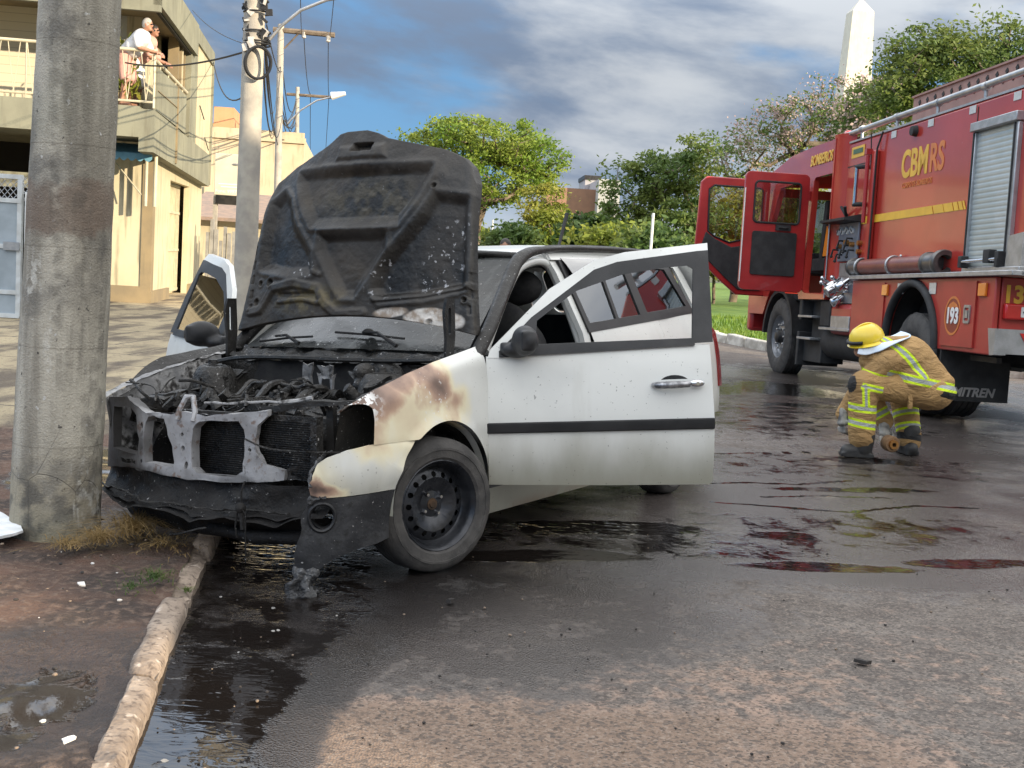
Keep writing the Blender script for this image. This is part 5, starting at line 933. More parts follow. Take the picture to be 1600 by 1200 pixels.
# roof rail, rack and ladder
for sg in (1, -1):
    b = MB(); b.tube([(-1.12, sg*1.09, 3.02), (-5.84, sg*1.09, 3.05)], .034, 10)
    for x in (-1.75, -2.75, -3.75, -4.75, -5.6): b.cyl((x, sg*1.09, 2.90), (x, sg*1.09, 3.03), .018); b.tube([(x+.03, sg*1.09, 3.03), (x-.03, sg*1.09, 3.03)], .044, 10)
    tp('roof_rail', b, m_steel, sm=60); b = MB(); b.box((-3.55, sg*1.10, 2.905), (4.56, .05, .022)); tp('roof_trim', b, m_alu)
b = MB(); b.box((-3.86, .84, 3.10), (2.5, .05, .34)); b.box((-3.86, .84, 3.28), (2.52, .09, .02)); bo = tp('roof_board', b, mat('faded pink board', (.34, .20, .165), (.27, .155, .13), 5, .6)); h_ = MB()
for i in range(13):
    for k in range(2): h_.box((-2.72-.19*i-.06*k, .866, 3.12+.08*k), (.045, .012, .045), (0, .6, 0))
h_.build('slot', m_rubber, bo, None)['kind'] = 'stuff'
lad = thing('roof_ladder', 'aluminium ladder lying on the roof of the red fire engine', 'ladder', M=TM.copy()); q = MB(); q.box((-3.9, .88, 2.96), (3.4, .04, .08)); q.box((-3.9, .42, 2.96), (3.4, .04, .08)); q.build('rail', m_alu, lad); q = MB()
for i in range(11): q.cyl((-2.35-.31*i, .44, 2.96), (-2.35-.31*i, .86, 2.96), .016)
q.build('rung', m_alu, lad)['kind'] = 'stuff'
# cab
def cabplate(sg):
    prof = [(-1.22, 1.02), (-.20, 1.02)]+[(.52+.66*math.cos(a), .52+.68*math.sin(a)) for a in np.linspace(PI-.55, .75, 14)]+[(1.2, .90), (1.98, .80), (2.02, 1.6), (1.92, 2.0), (1.60, 2.62), (1.35, 2.84), (.6, 2.97), (-.3, 3.0), (-1.22, 3.0)]
    prof = [(-1.22, 1.02), (-.24, 1.02), (-.20, 1.10), (.0, 1.22), (.9, 1.22), (1.10, 1.0), (1.25, .80), (1.98, .80), (2.02, 1.6), (1.92, 2.0), (1.60, 2.62), (1.35, 2.84), (.6, 2.97), (-.3, 3.0), (-1.22, 3.0)]
    hs = [rrect(-1.10, -.42, 1.10, 2.58, .05), [(-.24, 2.58), (-.24, 1.30), (1.0, 1.30), (1.22, 1.15), (1.28, 1.7), (1.22, 2.0), (.95, 2.56)]]
    return prof, hs
b = MB()
for sg in (1, -1):
    pr_, hs = cabplate(sg); b.plate(pr_, hs, .07, lambda x, z, h: (x, sg*(1.20-.07+h-.055*max(0, z-1.9)), z))
b.plate([(-1.12, .80), (1.12, .80), (1.12, 1.62), (1.05, 2.62), (-1.05, 2.62), (-1.12, 1.62)], [[(-1.0, 1.72), (1.0, 1.72), (.95, 2.50), (-.95, 2.50)]], .06, lambda y, z, h: (interp(z, (.8, 1.6, 2.0, 2.62), (1.98, 2.02, 1.90, 1.58))-.06+h, y, z))
b.grid(lambda u, v: (interp(u, (0, .08, .3, .6, 1), (1.58, 1.35, .6, -.3, -1.22)), (-1+2*v)*(1.145-.01*abs(-1+2*v)), interp(u, (0, .08, .3, .6, 1), (2.62, 2.83, 2.97, 3.0, 3.0))+.05*math.cos((v-.5)*PI)), 16, 10)
b.bx(-1.18, -1.24, -1.12, 1.12, 1.02, 2.98); b.box((-1.235, 1.17, 2.0), (.02, .10, 1.96)); cabo = tp('cab', b, m_red, sm=40)
b = MB(); b.bx(-1.17, 1.95, -1.1, 1.1, 1.0, 1.08); b.bx(1.1, 1.75, -1.1, 1.1, 1.4, 1.7); b.bx(-1.1, 1.4, -1.08, 1.08, 2.84, 2.90)
for x in (-1.0, .25):
    for y in (-.55, .55): b.box((x, y, 1.5), (.5, .5, .18)); b.box((x-.22+.1, y, 1.95), (.14, .5, .8), (0, -.12, 0))
tp('cab_interior', b, m_inside, cabo, bevel=.02)
MB().plate([(-1.0, 1.72), (1.0, 1.72), (.95, 2.50), (-.95, 2.50)], (), .006, lambda y, z, h: (interp(z, (.8, 1.6, 2.0, 2.62), (1.98, 2.02, 1.90, 1.58))-.03+h, y, z), 0, None, 2).build('windscreen', m_glass, cabo)
b = MB(); b.tube(spline([(-1.05, 1.10, 1.15), (-1.02, 1.12, 1.5), (-.98, 1.12, 1.9), (-1.03, 1.10, 2.2)], 5), .016, 8); tp('grab_bar', b, mat('pale yellow bar', (.55, .42, .15), rough=.4), cabo, 60)
b = MB(); b.grid(lambda u, v: (-1.20-.32*u, 1.215-.13*u**1.5, 1.05+1.98*v-.10*u*(v > .9)), 8, 12); b.grid(lambda u, v: (-1.20-.32*u, 1.19-.13*u**1.5, 1.05+1.98*v), 8, 12); tp('cab_fairing', b, m_red, sm=60); b = MB(); b.tube([(-1.26, 1.225, 1.04), (-1.26, 1.225, 2.0)], .010, 6); tp('fairing_edge', b, m_alu)
b = MB(); b.plate([(-.36, 1.25), (-.52, 1.25), (-.52, 1.55), (-.44, 1.62)], (), .004, lambda x, z, h: (x-.74, 1.225+h, z+.3)); tp('side_reflector', b, m_amber)
text('lettering', 'BOMBEIROS', .19, LT(-.62, 2.80, 1.160) @ Matrix.Rotation(-.055, 4, 'X'), m_yel, cabo, .003, .004, 0, 'CENTER', .78)
b = MB(); b.lathe([(0, .12), (.05, .11), (.075, .05), (.08, 0)], (-.95, .95, 3.01), (0, 0, 1), 18); tp('beacon', b, m_lens, cabo, 60); b = MB(); b.lathe([(0, .10), (.05, .09), (.06, 0)], (.55, 1.0, 2.96), (0, 0, 1), 14); tp('roof_horn', b, m_rubber, cabo, 60)
m_tglass = glassmat('truck door glass', (.92, .94, .93), .97, .6)
def leaf(x0, frame, hole, panel, nm, lab):
    q = MB(); q.plate(frame, [hole], .06, lambda y, z, h: (x0+h, y, z)); d_ = q.build(nm, m_redin, cabo, 40, .014); d_['label'] = lab
    MB().plate(hole, (), .005, lambda y, z, h: (x0+.03+h, y, z)).build('window_glass', m_tglass, d_)
    n = len(hole); cy, cz = sum(p[0] for p in hole)/n, sum(p[1] for p in hole)/n
    MB().tube([(x0-.004, cy+(p[0]-cy)*.99, cz+(p[1]-cz)*.99) for p in hole], .014, 6, 0, True).build('window_seal', m_rubber, d_, 60)
    MB().plate(panel, (), .02, lambda y, z, h: (x0-.02+h, y, z)).build('door_trim', m_rubber, d_, 40, .01); return d_
dr = leaf(-.37, rrect(1.20, 2.05, 1.10, 2.62, .07), rrect(1.31, 1.92, 1.97, 2.50, .05), rrect(1.33, 1.92, 1.30, 1.86, .03), 'cab_door', 'open red crew door with square window')
b = MB(); b.bx(-.40, -.38, 1.42, 1.62, 1.88, 1.955); b.tube([(-.41, 1.46, 1.92), (-.43, 1.5, 1.915), (-.41, 1.58, 1.92)], .012, 6); tp('inner_handle', b, m_rubber, dr); b = MB(); b.tube([(-.40, 2.055, 1.2), (-.40, 2.055, 2.4)], .008, 6); tp('door_edge', b, m_wvin, dr)
df = leaf(1.30, [(1.20, 1.05), (1.20, 2.66), (1.27, 2.70), (2.13, 2.70), (2.21, 2.62), (2.24, 1.75), (2.20, 1.55), (1.82, 1.22), (1.60, 1.05)], [(1.30, 1.90), (1.30, 2.55), (1.35, 2.58), (2.02, 2.58), (2.09, 2.52), (2.07, 1.93), (1.98, 1.86), (1.75, 1.78)], [(1.26, 1.12), (1.26, 1.80), (1.72, 1.72), (1.95, 1.82), (2.10, 1.92), (2.16, 1.70), (2.12, 1.58), (1.78, 1.28), (1.58, 1.12)], 'cab_door', 'open red front cab door with sloped lower corner')
b = MB()
for z in (1.35, 2.35): b.cyl((-.33, 1.19, z-.06), (-.33, 1.19, z+.06), .03)
tp('door_hinge', b, m_redin, cabo)
# wheels, mud guards, steps, tank
def twheel(x, y, z, sg, nm='wheel'):
    w = MB().lathe([(0, -.10), (.16, -.10), (.16, .02), (0, .02)], axis=(0, 1, 0), n=24).build(nm, m_dark, trk); w.location = (x, y, z); w.rotation_euler = (0, 0, 0 if sg > 0 else PI)
    hw = .14; P = [(.29, -hw), (.34, -hw-.012), (.44, -hw-.01), (.49, -hw+.02)]
    for yc in (-.09, -.03, .03, .09): P += [(.515, yc-.026), (.515, yc+.022), (.500, yc+.025), (.500, yc+.030)]
    P += [(.49, hw-.01), (.44, hw+.012), (.36, hw+.016), (.31, hw+.005), (.29, hw-.01)]
    ty = MB().lathe(P, axis=(0, 1, 0), n=80); ty.fn(lambda p: p*(1+(.016 if (abs(p.y) > .10 and math.hypot(p.x, p.z) > .48 and int((math.atan2(p.z, p.x)+PI)/(2*PI)*80) % 2) else 0)) if math.hypot(p.x, p.z) > .48 else p); ty.build('tyre', m_tyre, w, 30)
    MB().lathe([(.295, -.12), (.27, -.10), (.265, .02), (.275, .09), (.300, .135), (.31, .14), (.308, .128), (.285, .115), (.27, .06), (.25, .04), (.235, .05), (.20, .075), (.15, .085), (.10, .085)], axis=(0, 1, 0), n=48).build('rim', mat('grey truck rim', (.30, .31, .33), (.20, .21, .22), 8, .4, .5) if 'grey truck rim' not in bpy.data.materials else bpy.data.materials['grey truck rim'], w, 40)
    MB().lathe([(0, .17), (.05, .17), (.085, .15), (.095, .10), (.11, .085)], axis=(0, 1, 0), n=24).build('hub', m_dark, w, 40)
    for k in range(10):
        a = k*PI/5; MB().lathe([(0, .125), (.012, .122), (.016, .115), (.017, .08)], (.165*math.cos(a), 0, .165*math.sin(a)), (0, 1, 0), 6).build('wheel_nut', m_steel, w, 20)
    return w
twheel(.50, 1.06, .505, 1); twheel(.50, -1.06, .505, -1)
for sg in (1, -1):
    for yy_ in (1.04, .72): twheel(-3.80, sg*yy_, .385, sg)
    b = MB(); b.grid(lambda u, v: (.50+.60*math.cos(PI*.02+PI*.96*u), sg*(1.22-.34*v), .50+.60*math.sin(PI*.02+PI*.96*u)), 26, 2); b.grid(lambda u, v: (.50+(.60+.05*v)*math.cos(PI*.02+PI*.96*u), sg*1.222, .50+(.60+.05*v)*math.sin(PI*.02+PI*.96*u)), 26, 1); tp('front_mudguard', b, m_rubber, sm=50)
    b = MB(); pts = [(-3.80+.61*math.cos(a), sg*(YL+.01), .56+.64*math.sin(a)) for a in np.linspace(0, PI, 28)]; b.tube(pts, .045, 8); tp('wheel_arch_trim', b, m_rubber, sm=60)
    b = MB(); b.grid(lambda u, v: (-3.80+.64*math.cos(PI*u), sg*(YL-.02-.7*v), .56+.66*math.sin(PI*u)), 24, 1); b.bx(-3.1, -4.5, sg*.5, sg*.48, .5, 1.2); tp('arch_liner', b, m_rubber, sm=60)
    b = MB(); b.bx(-.22, -.30, sg*.62, sg*1.18, .16, .60); b.bx(-.28, -.95, sg*.80, sg*1.10, .22, .50); tp('mudflap', b, m_rubber, bevel=.01)
    b = MB(); b.box((-.62, sg*1.12, .80), (.52, .22, .03)); b.box((-.62, sg*1.12, .52), (.52, .22, .03)); tp('step', b, m_alu, bevel=.005); b = MB(); b.box((-.62, sg*1.02, .70), (.5, .03, .62)); b.box((-1.15, sg*1.05, .85), (.34, .22, .32)); b.box((-.3, sg*1.08, .9), (.12, .2, .3)); tp('step_box', b, m_rubber, bevel=.02)
    b = MB(); b.cyl((-.98, sg*.92, .50), (-2.1, sg*.92, .50), .21, None, 24); tp('air_tank', b, m_rubber, sm=50); b = MB(); b.box((-1.62, sg*1.10, .665), (1.0, .24, .035)); b.box((-1.78, sg*1.19, .735), (.60, .03, .18)); tp('side_step', b, m_alu, bevel=.006)
b = MB(); b.bx(-4.50, -4.525, .50, 1.21, .07, .62); mfo = tp('rear_mudflap', b, m_rubber); text('lettering', 'MITREN', .12, BT(.86, .155, -4.528), mat('grey letter', (.33, .31, .29), rough=.6), mfo, .002, .004, .25)
b = MB(); b.bx(-4.50, -4.525, -.50, -1.21, .07, .62); tp('rear_mudflap', b, m_rubber); b = MB(); b.box((-5.0, 1.0, .50), (.5, .05, .05)); b.box((-4.7, .62, .52), (1.5, .06, .10)); tp('under_bar', b, m_dark)
b = MB(); b.box((1.99, 0, .72), (.2, 2.36, .36)); tp('front_bumper', b, m_redin, bevel=.05)
# ================= left building =================
BE = Vector((-.13, .9915, 0)); BA = Vector((-.9915, -.13, 0))
BM_ = Matrix((BE, BA, Vector((0, 0, 1)))).transposed().to_4x4(); BM_.translation = Vector((-6.75, 22.3, .085))
bld = thing('corner_house', 'two storey cream house with a wrap around balcony on the corner', 'house', M=BM_)
def plaster(name, a, b, streak=.5):
    t = NT(name); o = t.obj(); n = t.noise(1.6, 6, o); s_ = t.noise(3.5, 6, t.mapv((2.4, 2.4, .22)), .2)
    c = t.mix(t.mr(n, .35, .65), a, b); c = t.mix(t.math('MULTIPLY', t.mr(s_, .52, .70), streak), c, (.12, .11, .075)); t.bump(t.noise(40, 4, o), .15, .01); return t.set(col=c, rough=.85)
m_cream = plaster('cream plaster', (.54, .48, .33), (.47, .415, .28), .55); m_olive = plaster('olive shaded concrete', (.235, .235, .175), (.185, .185, .14), .6); m_plinth = plaster('brown plinth', (.27, .21, .12), (.20, .16, .10), .3)  # olive tone puts the shade on the house into the colour
def brow():
    t = NT('slatted cream wall'); o = t.obj(); x, y, z = t.xyz(); s_ = t.math('FRACT', t.math('MULTIPLY', z, 6.5)); c = t.mix(t.mr(s_, .0, .10, 1, 0), (.62, .56, .42), (.36, .31, .22)); return t.set(col=c, rough=.85)
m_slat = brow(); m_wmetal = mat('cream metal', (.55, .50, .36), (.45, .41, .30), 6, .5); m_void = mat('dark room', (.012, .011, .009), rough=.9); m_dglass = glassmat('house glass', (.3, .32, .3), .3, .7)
SH = lambda p: Vector((p.x, p.y, p.z-.030*max(0, p.x)))
def bp(name, b, mt, sh=True, sm=30, bevel=0, par=None): return (b.fn(SH) if sh else b).build(name, mt, par or bld, sm, bevel)
b = MB(); b.bx(0, 2.15, 0, .12, 0, 2.75); b.bx(4.9, 7.0, 0, .12, 0, 2.75); b.bx(2.15, 4.9, .0, .12, 2.35, 2.75); b.bx(0, .12, .12, 1.15, 0, 2.95); b.bx(.12, 6.6, 5.0, 5.1, 0, 5.5); b.bx(6.9, 7.0, .12, 5, 0, 3.0); b.bx(.12, 5, 1.05, 1.15, 0, 2.9); bp('wall', b, m_cream, False)
b = MB(); b.bx(-.03, .25, -.03, .0, 0, 2.75); b.bx(-.03, 0, 0, .16, 0, 2.75); bp('corner_pilaster', b, m_plinth, False); b = MB(); b.bx(-.04, 2.12, -.045, 0, 0, .22); b.bx(-.045, 0, 0, 1.2, 0, .30); bp('plinth', b, m_plinth, False); bp('plinth', MB().bx(4.95, 7.0, -.04, 0, 0, .2), m_plinth, False)
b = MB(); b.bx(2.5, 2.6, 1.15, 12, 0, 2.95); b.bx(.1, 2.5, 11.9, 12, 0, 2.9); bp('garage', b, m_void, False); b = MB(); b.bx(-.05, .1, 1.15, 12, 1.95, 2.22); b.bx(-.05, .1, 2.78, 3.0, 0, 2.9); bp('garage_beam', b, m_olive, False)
b = MB(); b.bx(2.15, 4.9, .30, .34, 0, 2.4); bp('door_panel', b, mat('pale door', (.60, .52, .34), (.52, .45, .30), 3, .5), False)
b = MB()
for i in range(15): b.bx(2.25+.185*i, 2.27+.185*i, .20, .22, .05, 2.34)
for z in (.1, .95, 1.75, 2.33): b.bx(2.15, 4.9, .19, .225, z-.025, z+.025)
bp('door_bars', b, m_wmetal, False)
# balcony slab and parapets
YO, XE = -.2, 6.7
b = MB(); b.bx(-1.2, XE, YO, .05, 2.66, 3.38); b.bx(-1.2, .12, .05, 12, 2.90, 3.42); b.bx(.12, XE, .05, 5, 2.98, 3.4); bp('balcony_slab', b, m_olive)
b = MB(); b.bx(-1.0, 1.3, YO-.01, YO+.05, 3.38, 4.12); b.bx(1.36, 2.5, YO-.01, YO+.05, 3.38, 4.12); bp('balcony_panel', b, m_olive); b = MB(); b.bx(1.29, 1.37, YO-.03, YO+.07, 2.68, 4.14); b.bx(-.98, 1.28, YO-.025, YO-.01, 3.72, 3.735); bp('panel_joint', b, m_plinth)
b = MB(); b.tube([(-1.18, YO+.02, 4.22), (2.7, YO+.02, 4.22)], .035, 8); b.tube([(-1.18, YO+.02, 4.36), (-1.18, 12, 4.36)], .03, 8); b.tube([(-1.18, YO+.02, 3.50), (-1.18, 12, 3.50)], .022, 6); b.tube([(-1.18, YO+.02, 3.4), (-1.18, YO+.02, 4.38)], .022, 6)
for i in range(12): b.tube([(-1.18, YO+.02+1.05*i, 3.4), (-1.18, YO+.02+1.05*i, 4.38)], .016, 6)
for i in range(40): y = YO+.05+.31*i; b.tube([(-1.18, y, 4.34), (-1.18, y+.10, 3.52)], .008, 5); b.tube([(-1.18, y+.20, 4.34), (-1.18, y+.10, 3.52)], .008, 5)
for x in (-.6, .3, 1.2, 2.1): b.tube([(x, YO+.02, 4.1), (x, YO+.02, 4.22)], .015, 5)
bp('balcony_rail', b, m_wmetal, sm=60)
# upper floor
b = MB(); b.bx(.55, .65, 2.1, 12, 3.42, 5.3); bp('upper_wall', b, m_slat); b = MB(); b.bx(.55, .65, .35, .62, 3.42, 5.3); b.bx(.62, 1.95, .30, .42, 3.42, 5.3); bp('upper_pier', b, m_cream)
b = MB(); b.bx(.58, .62, .62, 2.1, 3.42, 5.3); bp('curtain_glass', b, mat('pale curtain', (.55, .57, .54), (.5, .5, .48), 4, .5)); b = MB(); b.bx(.55, .60, .78, .84, 3.42, 5.3); b.bx(.55, .6, 1.4, 1.45, 3.42, 5.3); bp('curtain_mullion', b, m_wmetal)
b = MB(); b.bx(1.95, 2.3, .28, .36, 3.42, 5.3); bp('side_pier', b, m_plinth); b = MB(); b.bx(2.3, 3.3, .1, .16, 3.3, 5.3); bp('stair_window', b, m_dglass)
b = MB()
for x in (2.32, 2.72, 2.84, 3.24): b.bx(x-.05, x+.03, -.06, .14, 3.3, 5.3)
bp('stair_mullion', b, m_plinth); b = MB(); b.bx(2.77, 2.80, -.08, .1, 3.3, 5.3); bp('stair_rod', b, m_wmetal)
b = MB(); b.bx(3.3, 4.3, YO+.03, .1, 2.70, 5.25); bp('side_wall', b, m_olive); b = MB(); b.bx(4.3, XE-.05, YO+.02, .1, 2.70, 5.6); bp('end_wall', b, m_cream)
b = MB(); b.bx(-1.2, 3.7, YO-.05, YO+.07, 5.13, 5.76); b.bx(-1.2, -1.08, YO-.05, 12, 5.02, 5.76); b.bx(3.7, XE, YO-.02, .2, 5.45, 5.76); b.bx(XE-.05, XE+.1, YO-.02, 5, 2.7, 5.74); bp('roof_fascia', b, m_olive); b = MB(); b.bx(-1.08, XE, YO+.07, 12, 5.24, 5.32); b.bx(-1.1, XE, YO+.05, 12, 5.66, 5.72); bp('roof_slab', b, m_plinth)
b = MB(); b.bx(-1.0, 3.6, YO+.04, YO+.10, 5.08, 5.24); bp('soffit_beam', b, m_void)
b = MB(); b.tube([(-.52, -.14, 2.72), (-.52, -.14, 1.75)], .035, 8); b.tube([(-.50, .02, 2.72), (-.50, .02, 1.75)], .03, 8); bp('downpipe', b, m_wmetal, False, 60); MB().tube([(-.5, .1, 1.95), (-.05, .85, 2.75)], .014, 6).build('awning_arm', m_wmetal, bld)
aw = MB()
def awf(u, v):
    y = -.10+1.25*u; return (-.05-.62*v, y, 2.86-.20*v+(0 if v < .99 else 0))
aw.grid(awf, 40, 6); aw.grid(lambda u, v: (-.67, -.10+1.25*u, 2.66-.14*v*(.65+.35*abs(math.sin(u*PI*9)))), 90, 2); aw.build('awning', mat('blue awning', (.10, .26, .36), (.14, .32, .42), 5, .7), bld, 60)
for i, (x, z, w) in enumerate(((4.6, 4.1, .4), (5.6, 3.5, .35))): b = MB(); b.tube([(x, YO, z), (x+w, YO-.05, z-.25)], .012, 5); b.build('wall_hook', m_dark, bld)
# potted plant on the balcony
def leaves(n, cfun, size, rng, flat=.0, aspect=.5):
    V = np.zeros((n*4, 3)); 
    c = np.array([cfun() for _ in range(n)]); a = rng.normal(size=(n, 3)); a[:, 2] *= (1-flat); a /= np.linalg.norm(a, axis=1)[:, None]+1e-9
    b_ = rng.normal(size=(n, 3)); b_ -= (b_*a).sum(1)[:, None]*a; b_ /= np.linalg.norm(b_, axis=1)[:, None]+1e-9
    s_ = size*(.6+.8*rng.random(n))[:, None]
    V[0::4] = c-a*s_; V[1::4] = c-b_*s_*aspect; V[2::4] = c+a*s_; V[3::4] = c+b_*s_*aspect; return V
def quads(name, V, mt, parent=None):
    n = len(V)//4; me = bpy.data.meshes.new(name); me.vertices.add(n*4); me.vertices.foreach_set('co', V.ravel().astype(np.float32)); me.loops.add(n*4); me.loops.foreach_set('vertex_index', np.arange(n*4, dtype=np.int32)); me.polygons.add(n)
    me.polygons.foreach_set('loop_start', np.arange(0, n*4, 4, dtype=np.int32)); me.update(); me.validate(); me.materials.append(mt); o = bpy.data.objects.new(name, me); COL.objects.link(o); o.parent = parent; return o
m_leaf1 = leafmat('bright leaf', (.15, .25, .03), (.29, .35, .06), .5); m_leaf2 = leafmat('dark leaf', (.05, .095, .028), (.10, .16, .04), .6); m_leaf3 = leafmat('yellow green leaf', (.20, .25, .035), (.34, .32, .06), .5); m_leaf4 = leafmat('mid leaf', (.10, .165, .045), (.20, .245, .06), .6)
m_pink = leafmat('pink blossom', (.46, .33, .34), (.60, .47, .44), .7); m_bark = mat('bark', (.10, .075, .055), (.19, .15, .11), 3, .9, 0, .5, 20)
rng = np.random.default_rng(5); pr = random.Random(6)
pl = thing('balcony_plant', 'dark potted plant behind the balcony rail', 'plant', M=BM_ @ Matrix.Translation((-.85, .48, 3.42)))
quads('foliage', leaves(900, lambda: (pr.gauss(0, .10), pr.gauss(0, .12), .2+abs(pr.gauss(.25, .28))), .10, rng, 0, .25), m_leaf3, pl); MB().lathe([(0, 0), (.13, 0), (.17, .26), (.14, .26)], n=16).build('pot', m_plinth, pl)
# ---- gate in front ----
gt = thing('metal_gate', 'white sheet metal gate with mesh top left of the concrete pole', 'gate', (-6.72, 16.6, .085))
b = MB(); b.bx(-2.2, -.10, -.02, .02, .04, 1.58); b.build('panel', mat('blue grey sheet', (.36, .42, .47), (.28, .33, .37), 2.5, .5, 0, .1, 3), gt, 30); b = MB()
for z in (.04, .36, .98, 1.60, 1.92): b.bx(-2.2, -.06, -.04, .04, z-.03, z+.03)
for x in (-2.2, -1.1, -.08): b.bx(x-.03, x+.03, -.035, .035, .03, 1.93)
b.build('frame', mat('white gate steel', (.62, .66, .68), (.48, .50, .50), 5, .5), gt); b = MB()
for i in range(28): x = -2.2+.08*i; b.tube([(x, 0, 1.60), (x+.28, 0, 1.92)], .005, 4); b.tube([(x+.28, 0.006, 1.60), (x, 0.006, 1.92)], .005, 4)
b.build('mesh', m_steel, gt, None); b = MB(); b.bx(.0, .13, -.06, .06, 0, 1.72); b.build('post', m_white, gt, 30, .01); b = MB(); b.bx(-.28, -.06, -.06, -.04, .93, 1.04); b.build('latch', m_steel, gt)
# ---- shops beyond the house ----
def block(name, lab, cat, p0, w, d, h, mt, ang=.13, extras=()):
    t = thing(name, lab, cat, p0, ang); b = MB(); b.bx(-w/2, w/2, 0, d, 0, h); b.build('wall', mt, t, 30)
    for nm, box, m_ in extras: MB().bx(*box).build(nm, m_, t, 30)
    return t
m_tan = plaster('tan plaster', (.55, .45, .31), (.49, .40, .27), .3); m_orange = plaster('orange plaster', (.56, .29, .15), (.50, .26, .13), .1)
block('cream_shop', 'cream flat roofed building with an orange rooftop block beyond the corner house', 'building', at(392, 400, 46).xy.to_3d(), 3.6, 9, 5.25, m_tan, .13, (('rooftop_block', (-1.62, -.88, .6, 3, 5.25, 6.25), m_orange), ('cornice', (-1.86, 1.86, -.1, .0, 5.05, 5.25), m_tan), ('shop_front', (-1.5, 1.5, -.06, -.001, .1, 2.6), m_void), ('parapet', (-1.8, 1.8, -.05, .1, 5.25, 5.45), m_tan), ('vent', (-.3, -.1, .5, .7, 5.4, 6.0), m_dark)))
sg_ = thing('shop_sign', 'pale shop sign board on posts between the house and the utility pole', 'sign', at(361, 300, 31).xy.to_3d()); z0, z1 = at(360, 306, 31).z, at(360, 241, 31).z
b = MB(); b.bx(-.42, .40, -.06, .06, z0, z1); b.build('board', mat('pale sign board', (.66, .62, .50), (.6, .56, .44), 3, .5), sg_, 30, .015); b = MB(); b.bx(-.36, .40, -.1, .3, z0-.22, z0); b.build('lintel', m_dark, sg_)
for x in (-.38, .36): b = MB(); b.bx(x-.05, x+.05, -.05, .05, 0, z0); b.build('post', m_conc, sg_, 30)
FT = lambda x, z, y=-.064: Matrix(((1, 0, 0, x), (0, 0, -1, y), (0, 1, 0, z), (0, 0, 0, 1)))
text('lettering', 'Fone: 9997 942', .12, FT(-.01, z0+.10), m_wvin, sg_, .002, .002); b = MB()
for z, w in ((.20, .5), (.27, .62)): b.bx(-w/2, w/2, -.066, -.062, z0+z, z0+z+.03)
b.build('faint_line', m_wvin, sg_); MB().ball((.10, -.06, z0+.78), (.10, .01, .035)).build('emblem', m_steel, sg_)
fe = thing('pole_fence', 'weathered fence of upright timbers beneath the pale shop sign', 'fence', at(362, 430, 28).xy.to_3d()); pr = random.Random(9)
for i in range(14): b = MB(); x = -.62+.10*i; b.bx(x, x+.075, -.02+pr.uniform(-.03, .03), .02, .05, 1.5+pr.uniform(-.25, .35)); b.build('timber', mat('weathered timber', (.30, .30, .29), (.20, .2, .2), 5, .9) if i == 0 else bpy.data.materials['weathered timber'], fe)
rl = thing('tiled_lean_to', 'low shed with a brownish tiled roof behind the timber fence', 'shed', at(372, 420, 36).xy.to_3d()); b = MB(); b.bx(-1.6, 1.4, 0, 3, 0, 1.9); b.build('wall', m_cream, rl); b = MB(); b.add([(-1.8, -.4, 1.85), (1.6, -.4, 1.85), (1.6, 3, 2.7), (-1.8, 3, 2.7), (-1.8, -.4, 1.95), (1.6, -.4, 1.95), (1.6, 3, 2.8), (-1.8, 3, 2.8)], [(0, 1, 2, 3), (7, 6, 5, 4), (0, 4, 5, 1), (1, 5, 6, 2), (2, 6, 7, 3), (3, 7, 4, 0)]); b.build('roof', mat('rust tiles', (.30, .21, .16), (.22, .17, .14), 6, .9), rl)
# more sunlit houses further down the left side
for i, (y, w, h, c, lab) in enumerate(((58, 12, 6.5, m_cream, 'far cream house on the left of the road behind the poles'), (74, 14, 5.5, m_orange, 'far orange house at the end of the left side'), (92, 16, 8, m_tan, 'far tan block last in the left row'))):
    block('street_house', lab, 'house', (xk(y)-5-w/2, y, 0), w, 12, h, c, .13, (('window', (-w/2+1, -w/2+2.6, -.05, -.001, 1, 2.4), m_void), ('window', (w/2-2.6, w/2-1, -.05, -.001, 1, 2.4), m_void), ('roof', (-w/2-.3, w/2+.3, -.3, 12.3, h, h+.25), m_plinth)))
# ---- utility poles ----
def pole(name, lab, base, top, r0, r1, mt=m_conc, group='utility poles along the pavement'):
    t = thing(name, lab, 'utility pole', base, 0, group); MB().tube([(0, 0, -.2), Vector(top)-Vector(base)], [r0, r1], 20).build('shaft', mt, t, 60); return t
p2b = at(384, 420, 16); p2b.z = .08; p2t = at(406, -220, 16)
P2 = pole('utility_pole', 'sunlit round concrete pole with a black cable coil beside the house', p2b, p2t, .155, .125)
L2 = lambda u, v, y=16: at(u, v, y)-p2b
b = MB()
for k in range(3): b.tube([L2(402+20*math.cos(a)+k, 98+25*math.sin(a), 15.82-.02*k) for a in np.linspace(0, 2*PI, 33)[:-1]], .016, 6, 0, True)
b.build('cable_coil', m_cable, P2, 60); b = MB(); b.tube([L2(421, 62), L2(440, 40), L2(470, 16), L2(510, 0), L2(556, -8)], .022, 8); b.build('lamp_arm', m_steel, P2, 60); b = MB(); b.ball(L2(572, -8), (.22, .12, .05)); b.build('lamp_head', m_steel, P2)
pr = random.Random(2); b = MB(); w_ = MB()
for i in range(46):
    v = pr.uniform(-60, 74); u = 402+pr.choice((-1, 1))*pr.uniform(8, 19); q = w_ if pr.random() < .45 else b
    q.box(L2(u, v, 15.86+pr.uniform(-.05, .1)), (pr.uniform(.02, .10), .05, pr.uniform(.02, .10)), (0, pr.uniform(-1, 1), 0))
for v in (-20, 20, 50, 66, 70): b.tube([L2(402, v)+Vector((.17*math.cos(a), .17*math.sin(a), 0)) for a in np.linspace(0, 2*PI, 17)[:-1]], .012, 5, 0, True)
for (u, v) in ((384, 45), (384, 60), (383, 12), (384, 28)): b.tube([L2(u, v), L2(u-5, v+1)], .02, 6)
